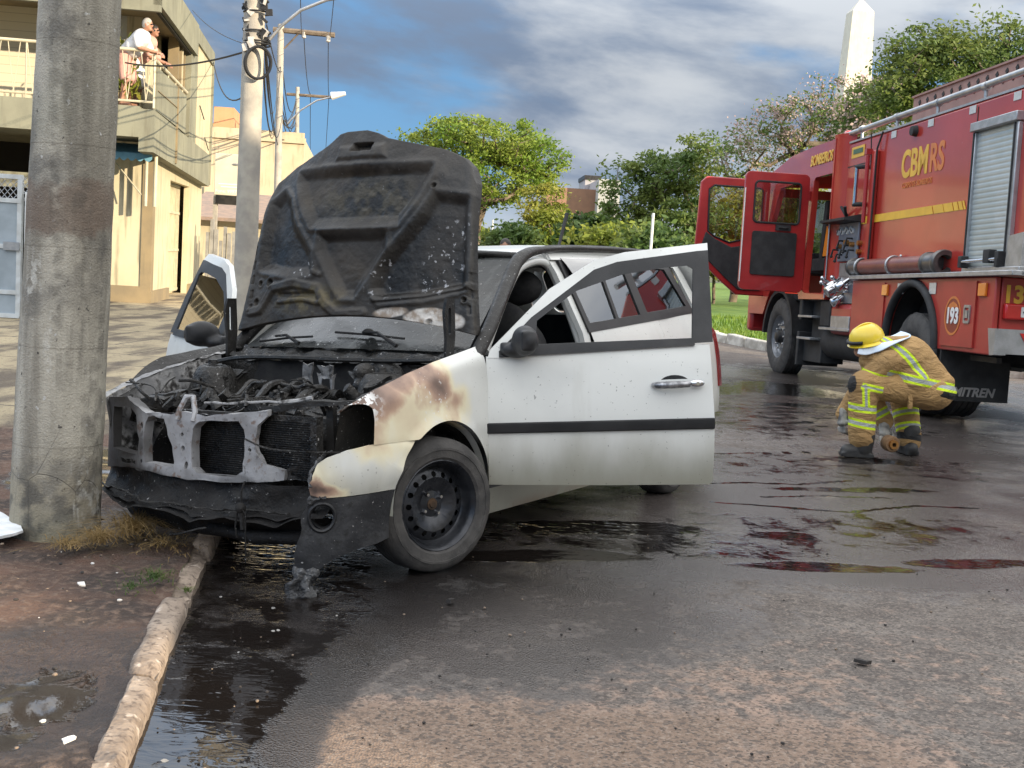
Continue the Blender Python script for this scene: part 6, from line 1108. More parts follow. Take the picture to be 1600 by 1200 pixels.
b.build('clamp', m_dark, P2)['kind'] = 'stuff'; w_.build('insulator', mat('white porcelain', (.6, .58, .55), (.4, .38, .35), 20, .4), P2)['kind'] = 'stuff'
p3b = at(432, 420, 40); p3b.z = .08; p3t = at(439, 38, 40); P3 = pole('utility_pole', 'farther pole with a timber crossarm and thick cable bundle', p3b, p3t, .13, .10); L3 = lambda u, v: at(u, v, 40)-p3b
b = MB(); b.tube([L3(427, 46), L3(523, 55)], .085, 6); b.tube([L3(444, 76), L3(467, 52)], .03, 5); b.build('crossarm', m_bark, P3)
for u, v in ((475, 52), (513, 58)): b = MB(); b.lathe([(0, -.18), (.07, -.14), (.06, -.05), (.09, .02), (.04, .06)], L3(u, v), (0, 0, 1), 10); b.build('insulator', bpy.data.materials['white porcelain'], P3)
b = MB(); b.tube([L3(449, 193), L3(470, 172), L3(495, 157), L3(516, 152)], .03, 6); b.build('lamp_arm', m_steel, P3, 60); b = MB(); b.tube([L3(518, 150), L3(540, 146)], [.13, .06], 8); b.build('lamp_head', m_white, P3)
p4b = at(462, 420, 58); p4b.z = .08; P4 = pole('utility_pole', 'farthest thin pole with a short crossarm behind the other two', p4b, at(465, 136, 58), .12, .09); L4 = lambda u, v: at(u, v, 58)-p4b
b = MB(); b.tube([L4(448, 147), L4(518, 152)], .07, 6); b.build('crossarm', m_bark, P4)
def sag(a, b, s_, n=14): return [a+(b-a)*(i/n)-Vector((0, 0, s_*4*(i/n)*(1-i/n))) for i in range(n+1)]
cb_ = MB(); pr = random.Random(12)
for i in range(6): cb_.tube(sag(at(412+pr.uniform(-4, 14), pr.uniform(-30, 75), 16), at(437+pr.uniform(-5, 8), pr.uniform(90, 240), 40), pr.uniform(.2, 1.6)), pr.uniform(.008, .016), 4)
for i in range(9): cb_.tube(sag(at(437+pr.uniform(-5, 8), pr.uniform(95, 230), 40), at(462, pr.uniform(150, 220), 58), pr.uniform(.2, 1.0)), .02, 4)
tag(cb_.build('cable_bundle', m_cable, None, 60), 'tangled bundle of black cables running between the utility poles', 'cables')
hv = MB(); hv.tube(sag(at(469, -40, 16), at(475, 45, 40), .5), .008, 4); hv.tube(sag(at(525, -40, 16), at(513, 50, 40), .5), .008, 4); hv.tube(sag(at(475, 60, 40), at(485, 147, 58), .4), .016, 4); hv.tube(sag(at(513, 64, 40), at(514, 150, 58), .4), .016, 4); hv.tube(sag(at(485, 150, 58), at(486, 300, 120), .8), .02, 4); hv.tube(sag(at(514, 152, 58), at(505, 290, 120), .8), .02, 4)
tag(hv.build('power_line', m_cable, None, 60), 'pair of thin power lines hung from the crossarms', 'power lines')
sv = MB(); sv.tube(sag(at(196, 98, 21), at(394, 77, 16), .12), .014, 5); tag(sv.build('service_wire', m_cable, None, 60), 'single wire from the house balcony to the nearest utility pole', 'wire')
sv = MB(); sv.tube(sag(at(331, 84, 30), at(390, 141, 16), .5), .012, 5); sv.tube(sag(at(300, 15, 25), at(388, 70, 16), .1), .006, 4); tag(sv.build('drop_wire', m_cable, None, 60), 'slack wires dropping from the house end wall to the pole', 'wire')
# ---- obelisk ----
ob = thing('obelisk', 'tall white obelisk rising behind the trees', 'obelisk', (31.15, 120, 0), R(3)); b = MB(); b.lathe([(2.9, 0), (1.45, 26.6), (0.0, 28.0)], n=4, ref=(1, 1, 0)); b.build('shaft', plaster('white monument render', (.66, .62, .53), (.60, .56, .48), .2), ob, 20); b = MB(); b.box((0, 0, .6), (5, 5, 1.2)); b.build('base', m_conc, ob)
# ---- far buildings in the centre ----
def far(name, lab, u, vt, w, d, dep, mt, ex=()):
    p = at(u, 400, dep); h = at(u, vt, dep).z; return block(name, lab, 'building', (p.x, p.y, 0), w, d, h, mt, .05, tuple((n_, (a, b_, c, d_, h*e, h*f_), m_) for n_, a, b_, c, d_, e, f_, m_ in ex))
m_brick = plaster('brown red brick', (.30, .16, .11), (.26, .14, .10), .1); m_grey = plaster('grey render', (.40, .40, .42), (.34, .34, .36), .2)
far('brick_block', 'low brown brick block with a band of windows between the trees', 893, 294, 5.2, 8, 110, m_brick, (('window_band', -2.5, 2.5, -.08, -.001, .52, .70, m_grey), ('lower_wall', -2.62, 2.62, -.05, -.002, .02, .42, m_tan)))
far('grey_block', 'small dark grey roofed block beside the brick one', 918, 280, 1.4, 6, 116, m_grey, (('roof', -.8, .8, -.2, 6, 1., 1.04, m_dark),))
far('white_block', 'pale square building half hidden by the dark tree', 945, 280, 1.9, 8, 108, plaster('pale render', (.40, .40, .40), (.36, .36, .36), .2), (('window', -.5, .5, -.06, -.001, .55, .75, m_void),))
# ---- trees ----
def tree(lab, base, height, crowns, nclu, nleaf, lsize, mt, group, trunk_r=.2, seed=1, clu_r=.45, cat='tree', name='tree', flowers=None, spread=1., hollow=.35):
    rg = random.Random(seed); rn = np.random.default_rng(seed); t = thing(name, lab, cat, base, 0, group)
    C = []
    tot = sum(c[3]*c[4]*c[5] for c in crowns)
    for (cx, cy, cz, rx, ry, rz) in crowns:
        for _ in range(max(3, int(nclu*rx*ry*rz/tot))):
            while True:
                q = Vector((rg.uniform(-1, 1), rg.uniform(-1, 1), rg.uniform(-1, 1)))
                if hollow < q.length < 1: break
            C.append(Vector((cx+q.x*rx, cy+q.y*ry, cz+q.z*rz)))
    zlow = min(c.z for c in C); nodes = [(Vector((0, 0, 0)), -1)]; k = 5
    ft = max(.25*height, min(zlow, .45*height))
    for i in range(1, k+1): nodes.append((Vector((rg.uniform(-.03, .03)*height*i/k, rg.uniform(-.03, .03)*height, ft*i/k)), i-1))
    C.sort(key=lambda c: (c-nodes[-1][0]).length); tips = []
    for c in C:
        best, bi = 1e9, 0
        for i, (p, par) in enumerate(nodes[3:], 3):
            d_ = (c-p).length+(1.2*max(0, p.z-c.z)) 
            if d_ < best: best, bi = d_, i
        p = nodes[bi][0]; n_ = max(1, int(best/(.12*height))); last = bi
        for j in range(1, n_+1):
            f = j/n_; q = p.lerp(c, f)+Vector((rg.uniform(-1, 1), rg.uniform(-1, 1), rg.uniform(-.2, 1)))*(.03*height*(1-f)); nodes.append((q, last)); last = len(nodes)-1
        tips.append(last)
    cnt = [0]*len(nodes)
    for i in tips: cnt[i] += 1
    for i in range(len(nodes)-1, 0, -1): cnt[nodes[i][1]] += cnt[i]
    tb = MB(); tbm = max(cnt); rad = lambda i: max(.010*height/6, trunk_r*(cnt[i]/tbm)**.48)
    for i in range(1, len(nodes)):
        p = nodes[i][1]; tb.tube([nodes[p][0], nodes[i][0]], [rad(p) if cnt[p] < cnt[i]*2.2 else rad(i)*1.1, rad(i)], 6 if cnt[i] > 4 else 4, 0, False, False)
    tb.build('trunk', m_bark, t, 60)
    cc = np.array([tuple(c) for c in C]); idx = rn.integers(0, len(C), nleaf); sz = clu_r*(.5+rn.random(len(C)))
    P = cc[idx]+rn.normal(size=(nleaf, 3))*np.array([1, 1, .5])*sz[idx][:, None]*spread
    it = iter(P); quads('crown', leaves(nleaf, lambda: next(it), lsize, rn, .3, .45), mt, t)
    if flowers:
        nf, fm, fs = flowers; idx = rn.integers(0, len(C), nf); keep = rn.random(len(C)) < .6; idx = idx[keep[idx]]; P2_ = cc[idx]+rn.normal(size=(len(idx), 3))*np.array([1, 1, .6])*sz[idx][:, None]*1.1; it2 = iter(P2_); quads('blossom', leaves(len(idx), lambda: next(it2), fs, rn, .2, .7), fm, t)
    return t
def tcrowns(base, lst, dep):   # (u, v, half width px, half height px) -> crowns relative to base
    o_ = []
    for u, v, a, b_ in lst: q = at(u, v, dep)-base; k = dep/1900; o_.append((q.x, q.y, q.z, a*k, a*k*.9, b_*k))
    return o_
def T(lab, u, dep, lst, nclu, nleaf, ls, mt, seed, tr=.2, group='trees on the square', flowers=None, clu=.45, hollow=.35, name='tree', cat='tree'):
    p = at(u, 400, dep); p.z = .05; h_ = max(at(u, v-b_, dep).z for _, v, _, b_ in lst); return tree(lab, p, h_, tcrowns(p, lst, dep), nclu, nleaf, ls, mt, group, tr, seed, clu, cat, name, flowers, 1., hollow)
T('wide flat topped bright green tree behind the raised bonnet', 742, 60, [(765, 218, 118, 30), (690, 232, 62, 34), (835, 245, 58, 36), (770, 275, 100, 50)], 340, 21000, .10, m_leaf1, 3, .30, clu=.27, hollow=.42)
T('yellowing bushy tree right of the wide bright tree', 862, 56, [(858, 325, 36, 42), (850, 360, 46, 28)], 60, 6500, .09, m_leaf3, 4, .14, clu=.26)
T('dark feathery tree left of the open cab doors', 1050, 42, [(1040, 275, 62, 50), (985, 305, 44, 52), (1090, 255, 48, 50), (1060, 335, 80, 40), (1000, 355, 52, 26)], 170, 14000, .08, m_leaf4, 5, .17, clu=.22)
T('yellow green tree glowing behind the cab doors', 1150, 48, [(1180, 330, 85, 55), (1130, 360, 60, 40), (1240, 330, 60, 60)], 140, 13000, .09, m_leaf3, 6, .16, clu=.27)
T('sparse pink flowering tree in front of the obelisk', 1255, 44, [(1255, 190, 75, 38), (1190, 225, 60, 36), (1310, 165, 52, 45), (1340, 200, 40, 55), (1150, 255, 46, 30)], 150, 5200, .07, m_leaf4, 7, .16, flowers=(10000, m_pink, .05), clu=.24, hollow=.25)
T('dense dark tree above the fire engine roof', 1480, 34, [(1480, 120, 100, 62), (1560, 95, 75, 62), (1400, 150, 58, 48), (1450, 85, 60, 40), (1620, 130, 70, 80)], 260, 26000, .068, m_leaf4, 8, .2, clu=.23, hollow=.2)
T('pink and green tree between the obelisk and the dense tree', 1375, 40, [(1385, 150, 45, 42), (1350, 185, 40, 46)], 55, 2600, .08, m_leaf4, 9, .12, flowers=(2800, m_pink, .065), clu=.24)
pr = random.Random(31)
for i, (u, v, dep, mt, a, b_, lab) in enumerate(((690, 350, 62, m_leaf2, 60, 40, 'dark bush at the foot of the wide bright tree'), (800, 375, 48, m_leaf4, 34, 18, 'low green bush behind the car roof'), (925, 365, 50, m_leaf2, 42, 28, 'dark twiggy shrub right of the yellowing tree'), (960, 378, 40, m_leaf3, 52, 20, 'pale yellow green shrub behind the roof aerial'), (1035, 385, 37, m_leaf4, 60, 22, 'mid green shrub under the feathery tree'), (1120, 400, 44, m_leaf3, 60, 24, 'bright shrub seen through the open door'), (1230, 385, 52, m_leaf4, 70, 30, 'bushy shrub behind the cab'), (740, 380, 75, m_leaf3, 70, 20, 'far yellow hedge left of centre'), (880, 385, 85, m_leaf2, 90, 22, 'far dark hedge in the centre'), (1080, 370, 80, m_leaf2, 130, 36, 'far dark hedge behind the feathery tree'))):
    T(lab, u, dep, [(u, v, a, b_), (u-a*.4, v+b_*.4, a*.6, b_*.7), (u+a*.4, v+b_*.5, a*.6, b_*.6)], 50, 5000, .10+dep*.0007, mt, 40+i, .06, 'shrubs on the square', None, .3, .1, 'shrub', 'shrub')
for u, v0, dep in ((1016, 336, 30), (767, 345, 55)):
    p = at(u, 400, dep); p.z = .05; t = thing('thin_post', 'thin pale post behind the car roof' if u > 900 else 'thin pale post under the wide tree', 'post', p); MB().tube([(0, 0, 0), (0, 0, at(u, v0, dep).z)], .035, 8).build('shaft', m_white, t, 60)
# off frame: plain blocks added only to throw shade over the street
b = MB(); b.bx(0, 8, -7.5, 0, 0, 9.2); sh1 = thing('shade_blocker', 'tall plain unseen block added behind the camera for shade', 'building', (13.8, .2, 0)); b.build('wall', m_tan, sh1, 30); b = MB(); b.bx(0, 8, 0, 4.4, 0, 5.6); sh2 = thing('shade_blocker', 'low plain unseen block added beside the tall one for shade', 'building', (13.8, .2, 0)); b.build('wall', m_cream, sh2, 30)
# ================= people =================
m_skin = mat('skin', (.42, .22, .14), (.36, .18, .115), 20, .55); m_skin2 = mat('tanned skin', (.34, .17, .11), (.29, .14, .09), 20, .55)
m_hair = mat('dark hair', (.012, .010, .009), (.03, .025, .02), 40, .6); m_ghair = mat('grey hair', (.42, .40, .37), (.32, .3, .28), 40, .7); m_shirt = mat('white cotton', (.74, .73, .72), (.66, .65, .65), 6, .9, 0, .2, 30); m_pinkc = mat('pink cotton', (.62, .36, .30), (.52, .28, .24), 8, .9)
def gearmat():
    t = NT('turnout gear'); o = t.obj(); n = t.noise(5, 6, o, .4); f = t.noise(160, 3, o); b = t.attr('band'); k = t.attr('black')
    c = t.mix(t.mr(n, .35, .65), (.41, .25, .10), (.30, .18, .072)); c = t.mix(t.mr(t.noise(14, 5, o), .58, .75, 0, .6), c, (.12, .075, .04))
    c = t.mix(t.mr(k, .0, .006), c, (.016, .016, .017)); c = t.mix(t.mr(b, .0, .004), c, (.62, .80, .02)); c = t.mix(t.mr(b, .019, .022), c, (.36, .38, .36))
    w = t.noise(7, 5, t.mapv((1, 1, 2.2)), 1.6); t.bump(t.math('ADD', t.math('MULTIPLY', w, 2.2), t.math('MULTIPLY', f, .12)), .55, .03); return t.set(col=c, rough=.85)
m_gear = gearmat(); m_boot = mat('boot rubber', (.018, .018, .019), (.035, .034, .033), 14, .55, 0, .3, 50)
def bands(o, specs, name='band'):
    n = len(o.data.vertices); co = np.zeros(n*3); o.data.vertices.foreach_get('co', co); co = co.reshape(-1, 3); v = np.full(n, -1.)
    for p, a, w, rad in specs:
        a = np.array(Vector(a).normalized()); d_ = co-np.array(p); s_ = w-np.abs(d_@a); ok = np.linalg.norm(d_, axis=1) < rad; v = np.where(ok, np.maximum(v, s_), v)
    set_attr(o, name, v)
def crease(o, a=.0065, sc=7.):
    n = len(o.data.vertices); co = np.zeros(n*3); o.data.vertices.foreach_get('co', co); nm = np.array([tuple(v.vector) for v in o.data.vertex_normals]); co = co.reshape(-1, 3); k = np.zeros(n)
    for i in range(n): p = Vector(co[i]); k[i] = a*(-abs(mnoise.noise(Vector((p.x*sc, p.y*sc, p.z*sc*2.1))+mnoise.noise_vector(p*4)*1.2))*1.3+.35)
    o.data.vertices.foreach_set('co', (co+nm*k[:, None]).ravel()); o.data.update()
def hand(b, p, fwd, side_, dn, s_=1.):   # palm, four curled fingers, thumb: capsules to merge
    p, fwd, side_, dn = Vector(p), Vector(fwd).normalized(), Vector(side_).normalized(), Vector(dn).normalized()
    b.append(('e', p+fwd*.04*s_, (.042*s_, .042*s_, .024*s_)))
    for i, L in enumerate((.070, .080, .075, .058)):
        q0 = p+fwd*.075*s_+side_*(.030-.020*i)*s_; q1 = q0+(fwd*.8+dn*.35)*L*.5*s_; q2 = q1+(fwd*.25+dn*1.)*L*.5*s_; b += [('c', q0, q1, .010*s_, .0095*s_), ('c', q1, q2, .0095*s_, .0085*s_)]
    t0 = p+fwd*.025*s_+side_*.040*s_; t1 = t0+(fwd*.5+side_*.6+dn*.3)*.04*s_; b += [('c', t0, t1, .012*s_, .011*s_), ('c', t1, t1+(fwd*.6+dn*.5-side_*.1)*.035*s_, .011*s_, .009*s_)]
# ---- crouching fire fighter: local x right, y away, z up ----
ff = thing('person', 'crouching person in tan protective suit and yellow helmet rolling a hose on the wet road', 'person', (2.87, 9.30, .0))
# torso bends from the hips (right) to the shoulders (left)
J = [('c', (.31, -.02, .56), (.13, -.01, .735), .185, .205), ('c', (.13, -.01, .735), (-.06, .02, .755), .205, .165), ('e', (.35, -.02, .535), (.170, .222, .115), (0, .14, 0)), ('c', (.40, -.12, .60), (.40, .10, .60), .075, .075), ('c', (.36, -.06, .53), (.16, -.10, .60), .13, .15), ('c', (.36, .08, .53), (.2, .12, .58), .13, .14), ('c', (-.06, .02, .755), (-.13, .04, .78), .15, .085),
     ('c', (-.04, -.13, .73), (-.20, -.06, .54), .102, .088), ('c', (-.20, -.06, .54), (-.31, .0, .30), .080, .060), ('c', (-.04, .17, .72), (-.10, .24, .50), .095, .08), ('c', (-.10, .24, .50), (.06, .16, .25), .088, .070)]
jk_ = blob('jacket', J, m_gear, ff, .0085, 9)
crease(jk_); bands(jk_, [((.25, 0, .60), (.16, .0, 1.), .036, .38), ((.02, -.05, .80), (.75, .25, .62), .034, .32), ((-.155, -.09, .625), (.18, -.05, .85), .034, .135), ((.025, .185, .30), (.5, -.25, -.8), .034, .13)])
bands(jk_, [((.40, -.10, .515), (.16, .0, 1.), .030, .15), ((.30, -.1, .44), (.22, 0, 1.), .014, .3)], 'black')
Tt = [('c', (.34, -.10, .52), (-.21, -.12, .555), .135, .105), ('c', (-.21, -.12, .545), (-.195, -.13, .15), .112, .100), ('c', (.34, .06, .51), (.23, .34, .52), .135, .110), ('c', (.23, .34, .50), (.275, .20, .15), .112, .092), ('c', (.275, .20, .15), (.275, .19, .10), .092, .092), ('e', (.36, -.02, .515), (.145, .19, .125)), ('e', (-.245, -.12, .545), (.085, .10, .09))]
tr_ = blob('trousers', Tt, m_gear, ff, .0085, 9)
crease(tr_); bands(tr_, [((-.19, -.14, .375), (.05, 0, 1), .034, .17), ((-.18, -.13, .255), (.12, 0, 1), .034, .17), ((.262, .25, .315), (-.15, .4, 1), .032, .16), ((.27, .22, .205), (-.1, .4, 1), .030, .16), ((-.215, -.235, .47), (1, 0, .12), .030, .095), ((-.17, -.245, .535), (.15, 0, 1), .028, .09)])
bands(tr_, [((-.31, -.14, .55), (1, 0, .1), .03, .07), ((.275, .2, .13), (.1, .2, 1), .03, .13)], 'black')
for nm, L_ in (('boot', [('c', (-.175, -.13, .16), (-.18, -.13, .07), .085, .078), ('c', (-.16, -.13, .055), (-.30, -.145, .042), .058, .050), ('b', (-.225, -.137, .016), (.25, .11, .032))]), ('boot', [('c', (.275, .195, .18), (.27, .185, .07), .085, .076), ('c', (.27, .20, .055), (.24, .33, .042), .055, .048), ('c', (.27, .18, .055), (.275, .12, .05), .06, .055), ('b', (.26, .22, .016), (.11, .27, .032), (0, 0, .2))])): blob(nm, L_, m_boot, ff, .008, 4)
# head and neck, gloves
Hc = Vector((-.165, .04, .855)); hd = [('e', Hc, (.088, .075, .11), (0, -.45, .25)), ('c', (-.10, .035, .77), Hc, .062, .06), ('e', Hc+Vector((-.085, -.0, -.01)), (.02, .016, .024)), ('e', Hc+Vector((-.05, -.01, -.065)), (.05, .05, .045)), ('e', Hc+Vector((0, -.074, -.005)), (.018, .012, .028))]
blob('body', hd, m_skin, ff, .007, 4)
for p, f_, s_, d_ in (((-.315, -.03, .28), (-.1, -.05, -1), (.5, -.8, .1), (.8, .3, -.1)), ((.05, .12, .20), (.0, -.4, -.9), (.9, .1, 0), (-.2, -.9, .2))):
    L_ = []; hand(L_, p, f_, s_, d_, 1.05); L_.append(('c', Vector(p)-Vector(f_).normalized()*.05, Vector(p)+Vector(f_).normalized()*.03, .046, .038)); blob('glove', L_, mat('pale work glove', (.48, .46, .42), (.10, .10, .10), 9, .8) if 'pale work glove' not in bpy.data.materials else bpy.data.materials['pale work glove'], ff, .006, 2)
hb = MB(); M_ = Matrix.Translation(Hc+Vector((-.005, -.005, .02))) @ Matrix.Scale(.90, 4) @ Euler((.06, -.30, .2)).to_matrix().to_4x4()
hb.lathe([(.128, -.015), (.134, .0), (.136, .03), (.126, .075), (.098, .115), (.055, .138), (0, .145)], n=36); hb.fn(lambda p: Vector((p.x*1.12, p.y*.98, p.z))); hb.lathe([(.136, -.012), (.165, -.020), (.168, -.014), (.136, .002)], n=36); hb.xf(M_); he_ = hb.build('helmet', mat('yellow helmet', (.78, .58, .03), (.70, .50, .03), 6, .3, coat=.4), ff, 40)
cr = MB(); cr.tube([(.150*math.cos(a)*.98, 0, .146*math.sin(a)+.004) for a in np.linspace(.15, PI-.15, 18)], .010, 6); cr.xf(M_); cr.build('helmet_crest', bpy.data.materials['yellow helmet'], he_, 60)
nf = MB()
def flap(u, v):
    a = -2.5+2.6*u; r = .142+.19*v**1.2*max(.2, math.cos(a+.45)); return (r*1.1*math.cos(a), r*math.sin(a), -.005-.05*v-.02*v*math.sin(u*9)+.06*v*v*max(0, math.cos(a)))
nf.grid(flap, 30, 10); nf.xf(M_); q = nf.build('neck_flap', mat('pale blue cloth', (.50, .62, .78), (.62, .68, .74), 4, .7), he_, 60); q.modifiers.new('th', 'SOLIDIFY').thickness = .006
vs_ = MB(); vs_.tube([(.145*1.1*math.cos(a), .145*math.sin(a), .02) for a in np.linspace(PI-.9, PI+.9, 14)], .016, 6); vs_.xf(M_); vs_.build('visor', m_black, he_, 60)
bl_ = MB(); bl_.tube([(.10, -.20, .56), (.12, -.215, .47), (.125, -.215, .40)], [.018, .022, .020], 4); bl_.build('strap', m_gear, ff)
ho = thing('hose_roll', 'brown rolled fire hose held by the crouching person', 'hose', (2.90, 9.17, .115), R(8)); b = MB(); sp = []
for i in range(150): a = i*.25; r = .018+.00085*i*.36; sp.append((r*math.cos(a), 0, r*math.sin(a)))
def ribbon(pts, w, th):
    q = MB(); n = len(pts); V = []
    for x, y, z in pts: V += [(x, y-w, z), (x, y+w, z)]
    q.add(V, [(2*i, 2*i+2, 2*i+3, 2*i+1) for i in range(n-1)]); return q
o_ = ribbon(sp, .035, .004).build('roll', mat('brown canvas hose', (.24, .14, .07), (.17, .10, .05), 14, .8), ho, 60); o_.modifiers.new('s', 'SOLIDIFY').thickness = .0045
b = MB(); b.lathe([(.02, -.045), (.055, -.045), (.060, -.035), (.060, .045), (.05, .05)], axis=(0, 1, 0), n=24); b.build('sleeve', bpy.data.materials['brown canvas hose'], ho, 50)
b = MB(); b.lathe([(.016, -.07), (.034, -.07), (.036, -.04), (.03, -.035), (.018, -.04)], axis=(0, 1, 0), n=20); b.build('coupling', bpy.data.materials['brass'], ho, 40)
# ---- people on the balcony ----
def stander(lab, M, hgt, lean, shirt, shorts, hair, skin, arm, turn=0., glasses=False):
    """upright person leaning on a rail: local x = towards the rail, z up"""
    t = thing('person', lab, 'person', M=M); k = hgt/1.75; sc = lambda p: Vector(p)*k
    hip, sh = Vector((-.10, 0, .90)), Vector((-.10+.42*math.sin(lean), 0, .90+.50*math.cos(lean))); hd_ = sh+Vector((.10*math.sin(lean)+.04, 0, .23))
    bd = [('c', sc(hip+Vector((0, s_*.09, 0))), sc((-.06, s_*.10, .48)), .085*k, .06*k) for s_ in (1, -1)]+[('c', sc((-.06, s_*.10, .48)), sc((-.12, s_*.10, .08)), .058*k, .042*k) for s_ in (1, -1)]+[('c', sc((-.13, s_*.10, .05)), sc((.06, s_*.11, .035)), .040*k, .032*k) for s_ in (1, -1)]
    bd += [('c', sc(hip), sc(sh), .13*k, .14*k), ('c', sc(sh), sc(hd_), .055*k, .055*k), ('e', sc(hd_), (.085*k, .075*k, .115*k), (0, .2, turn)), ('e', sc(hd_+Vector((.088*math.cos(turn), .088*math.sin(turn), -.015))), (.020*k, .016*k, .022*k)), ('e', sc(hd_+Vector((.05*math.cos(turn), .05*math.sin(turn), -.075))), (.04*k, .04*k, .035*k))]
    bd += [('e', sc(hd_+Vector((0, s_*.076, 0))), (.02*k, .012*k, .03*k)) for s_ in (1, -1)]
    sl = []
    for s_ in (1, -1):
        s0 = sh+Vector((.0, s_*.17, -.03)); el = Vector(arm[0])+Vector((0, s_*.20, 0)); wr = Vector(arm[1])+Vector((0, s_*.06, 0)); bd += [('c', sc(s0), sc(el), .05*k, .042*k), ('c', sc(el), sc(wr), .042*k, .030*k)]; L_ = []; hand(L_, sc(wr), (.8, -s_*.3, -.3), (0, s_, 0), (0, 0, -1), k); bd += L_; sl.append(('c', sc(s0), sc(s0.lerp(el, .75)), .068*k, .070*k))
    blob('body', bd, skin, t, .011, 3)
    blob('shirt', [('c', sc(hip+Vector((0, 0, .06))), sc(sh), .160*k, .165*k), ('c', sc(sh+Vector((0, .15, -.02))), sc(sh+Vector((0, -.15, -.02))), .085*k, .085*k), ('e', sc(hip.lerp(sh, .5)), (.17*k, .19*k, .2*k))]+sl, shirt, t, .014, 5)
    blob('shorts', [('c', sc(hip+Vector((0, s_*.08, .04))), sc((-.06, s_*.10, .52)), .125*k, .105*k) for s_ in (1, -1)]+[('e', sc(hip), (.14*k, .18*k, .12*k))], shorts, t, .014, 4)
    hr = MB(); hr.ball(sc(hd_+Vector((-.012, 0, .018))), (.094*k, .085*k, .112*k), 20, 14, 0, (0, .1, turn)); c_, s2 = math.cos(turn), math.sin(turn)
    hr.f = [f for f in hr.f if not all(((hr.v[i][0]-sc(hd_).x)*c_+(hr.v[i][1]-sc(hd_).y)*s2 > .015*k and hr.v[i][2] < sc(hd_).z+.055*k) or hr.v[i][2] < sc(hd_).z-.05*k for i in f)]; hr.m = [0]*len(hr.f); hr.build('hair', hair, t, 60)
    fc = MB()
    for s_ in (1, -1): e_ = hd_+Vector((.078*c_-s_*.03*s2, .078*s2+s_*.03*c_, .005)); fc.ball(sc(e_), (.012*k, .012*k, .009*k), 8, 6)
    fc.build('eyes', m_hair, t, 60); mo = MB(); mo.box(sc(hd_+Vector((.083*c_, .083*s2, -.055))), (.012*k, .045*k, .008*k), (0, 0, turn)); mo.build('mouth', mat('lips', (.25, .08, .06), rough=.5) if 'lips' not in bpy.data.materials else bpy.data.materials['lips'], t)
    if glasses: gs = MB(); gs.tube([sc(hd_+Vector((.088*c_-y*s2, .088*s2+y*c_, .008))) for y in (-.07, -.035, 0, .035, .07)], .010*k, 6); gs.build('glasses', m_black, t, 60)
    return t
pM = lambda x, y, a: BM_ @ Matrix.Translation((x, y, 3.42)) @ Matrix.Rotation(a, 4, 'Z')
stander('grey haired person in white shirt and pink shorts leaning on the balcony corner rail', pM(-.95, .25, R(-112)), 1.64, .80, m_shirt, m_pinkc, m_ghair, m_skin, ((.28, 0, 1.04), (.55, 0, .98)), .25, True)
stander('dark haired person with sunglasses leaning over the balcony side panel', pM(-.30, .20, R(-105)), 1.60, .62, m_pinkc, m_shirt, m_hair, m_skin2, ((.28, 0, 1.0), (.52, 0, .93)), .2, True)
q_ = at(788, 400, 17); stander('dark haired person whose head shows above the car roof', Matrix.Translation((q_.x, q_.y, -.07)) @ Matrix.Rotation(R(-95), 4, 'Z'), 1.66, .03, mat('navy shirt', (.03, .04, .08), rough=.9), m_black, m_hair, m_skin, ((.05, .05, 1.15), (.12, .05, .95)), 0)
# ---- small things on the ground ----
pr = random.Random(77); gr = MB()
for i in range(520):
    y = 2.7+pr.random()**1.5*8; x = xk(y)+.05+pr.random()*pr.random()*6; s_ = pr.choice((.0022, .0028, .0035, .0045, .006)); r_ = pr.random()
    gr.ball((x, y, .002), (s_*pr.uniform(.7, 1.5), s_, s_*.7), 5, 4, 0 if r_ < .6 else 1, (0, 0, pr.uniform(0, 3)))
for i in range(160):
    y = 2.8+pr.random()*2.6; x = xk(y)-.2-pr.random()*.9; s_ = pr.choice((.003, .004, .005, .008)); gr.ball((x, y, .085), (s_*1.3, s_, s_*.6), 5, 4, pr.choice((0, 0, 1, 1, 1, 0, 2)), (0, 0, pr.uniform(0, 3)))
tag(gr.build('grit', [mat('dark grit', (.03, .026, .024), rough=.9), mat('tan grit', (.20, .15, .11), rough=.9), mat('pale grit', (.55, .53, .5), rough=.8)], None, 60), kind='stuff')
fl_ = MB()
for i in range(9):
    y = 2.75+pr.random()*2.6; x = xk(y)+.06+pr.random()*.75; s_ = pr.uniform(.003, .011); fl_.add([(x+s_*math.cos(a+pr.uniform(-.3, .3))*pr.uniform(.6, 1.3), y+s_*.8*math.sin(a), .007+.002*math.sin(a)) for a in np.linspace(0, 2*PI, 7)[:-1]], [tuple(range(6))])
tag(fl_.build('ash_flakes', mat('floating ash', (.26, .25, .235), (.15, .145, .135), 30, .8), None, None), kind='stuff')
def litter(name, lab, cat, loc, pts, th, mt):
    b = MB(); b.plate(pts, (), th, None, 0, None, 1); b.fn(lambda p: p+mnoise.noise_vector(p*40+Vector(loc))*.006); o_ = b.build(name, mt, None, 50); o_.location = loc; o_.rotation_euler = (pr.uniform(-.1, .1), pr.uniform(-.1, .1), pr.uniform(0, 3)); return tag(o_, lab, cat)
m_pap = mat('white litter', (.72, .72, .70), (.55, .54, .5), 30, .7)
litter('paper_scrap', 'small white paper scrap on the dirt below the concrete pole', 'litter', gp(128, 914, .1), [(-.016, -.01), (.014, -.012), (.02, .01), (-.01, .014)], .006, m_pap)
litter('cup_lid', 'white capsule shaped scrap in the muddy puddle by the kerb', 'litter', gp(108, 1157, .085), [(-.016, -.006), (.014, -.007), (.017, .005), (-.013, .008)], .008, m_pap)
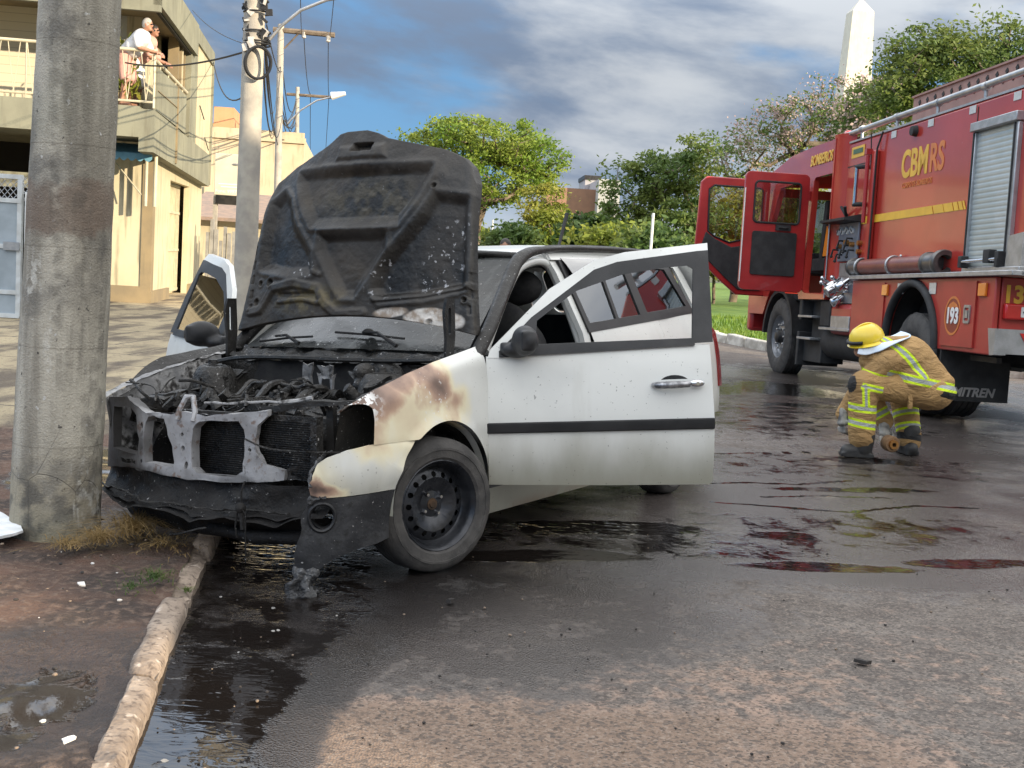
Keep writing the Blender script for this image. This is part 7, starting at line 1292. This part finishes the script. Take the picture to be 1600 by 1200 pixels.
litter('stone_chip', 'dark stone chip lying alone on the dry asphalt at right', 'stone', gp(1347, 1036, .006), [(-.03, -.012), (.0, -.022), (.03, -.006), (.022, .016), (-.018, .018)], .012, bpy.data.materials['dark grit'])
litter('stone_chip', 'small dark stone between the front wheel and the camera', 'stone', gp(703, 941, .006), [(-.018, -.01), (.016, -.012), (.018, .008), (-.008, .012)], .014, bpy.data.materials['dark grit'])
dg = MB()
def tuft(cx, cy, z0, n, h0, h1, spread, curl):
    for i in range(n):
        a = pr.uniform(0, 2*PI); r = abs(pr.gauss(0, spread)); p = Vector((cx+r*math.cos(a), cy+r*math.sin(a), z0)); h = pr.uniform(h0, h1); dr = Vector((pr.uniform(-1, 1), pr.uniform(-1, 1), 0)); w = Vector((math.cos(a+1.5), math.sin(a+1.5), 0))*.0022
        P = [p+dr*(curl*h*(t_**1.6))+Vector((0, 0, h*(t_-.55*t_*t_*curl))) for t_ in (0, .25, .5, .75, 1)]; V = []
        for j, q in enumerate(P): V += [q-w*(1-.2*j), q+w*(1-.2*j)]
        dg.add(V, [(2*j, 2*j+1, 2*j+3, 2*j+2) for j in range(4)])
tuft(-1.66, 4.92, .08, 260, .06, .16, .05, 1.3); tuft(-1.58, 5.12, .08, 330, .10, .24, .06, 1.4); tuft(-1.74, 4.80, .08, 160, .04, .10, .06, 1.6); tuft(-1.42, 5.0, .07, 220, .02, .06, .13, 1.8)
t = thing('dry_grass_tuft', 'dry straw coloured grass tuft at the foot of the concrete pole', 'grass tuft'); dg.build('blades', leafmat('straw', (.30, .20, .08), (.42, .30, .14), 5), t, None)
dg = MB(); tuft(-1.28, 4.42, .08, 170, .02, .07, .05, 1.2); tuft(-1.33, 4.3, .07, 80, .02, .05, .05, 1.2); tuft(-1.15, 4.38, .05, 40, .02, .04, .02, 1.2); tuft(-2.0, 4.35, .08, 120, .02, .06, .06, 1.2); tuft(-2.05, 3.95, .08, 50, .02, .05, .05, 1.2)
t = thing('weed', 'short green weeds growing along the kerb and in the dirt', 'weeds'); dg.build('blades', leafmat('weed green', (.07, .12, .03), (.15, .17, .05), 8), t, None); t['kind'] = 'stuff'
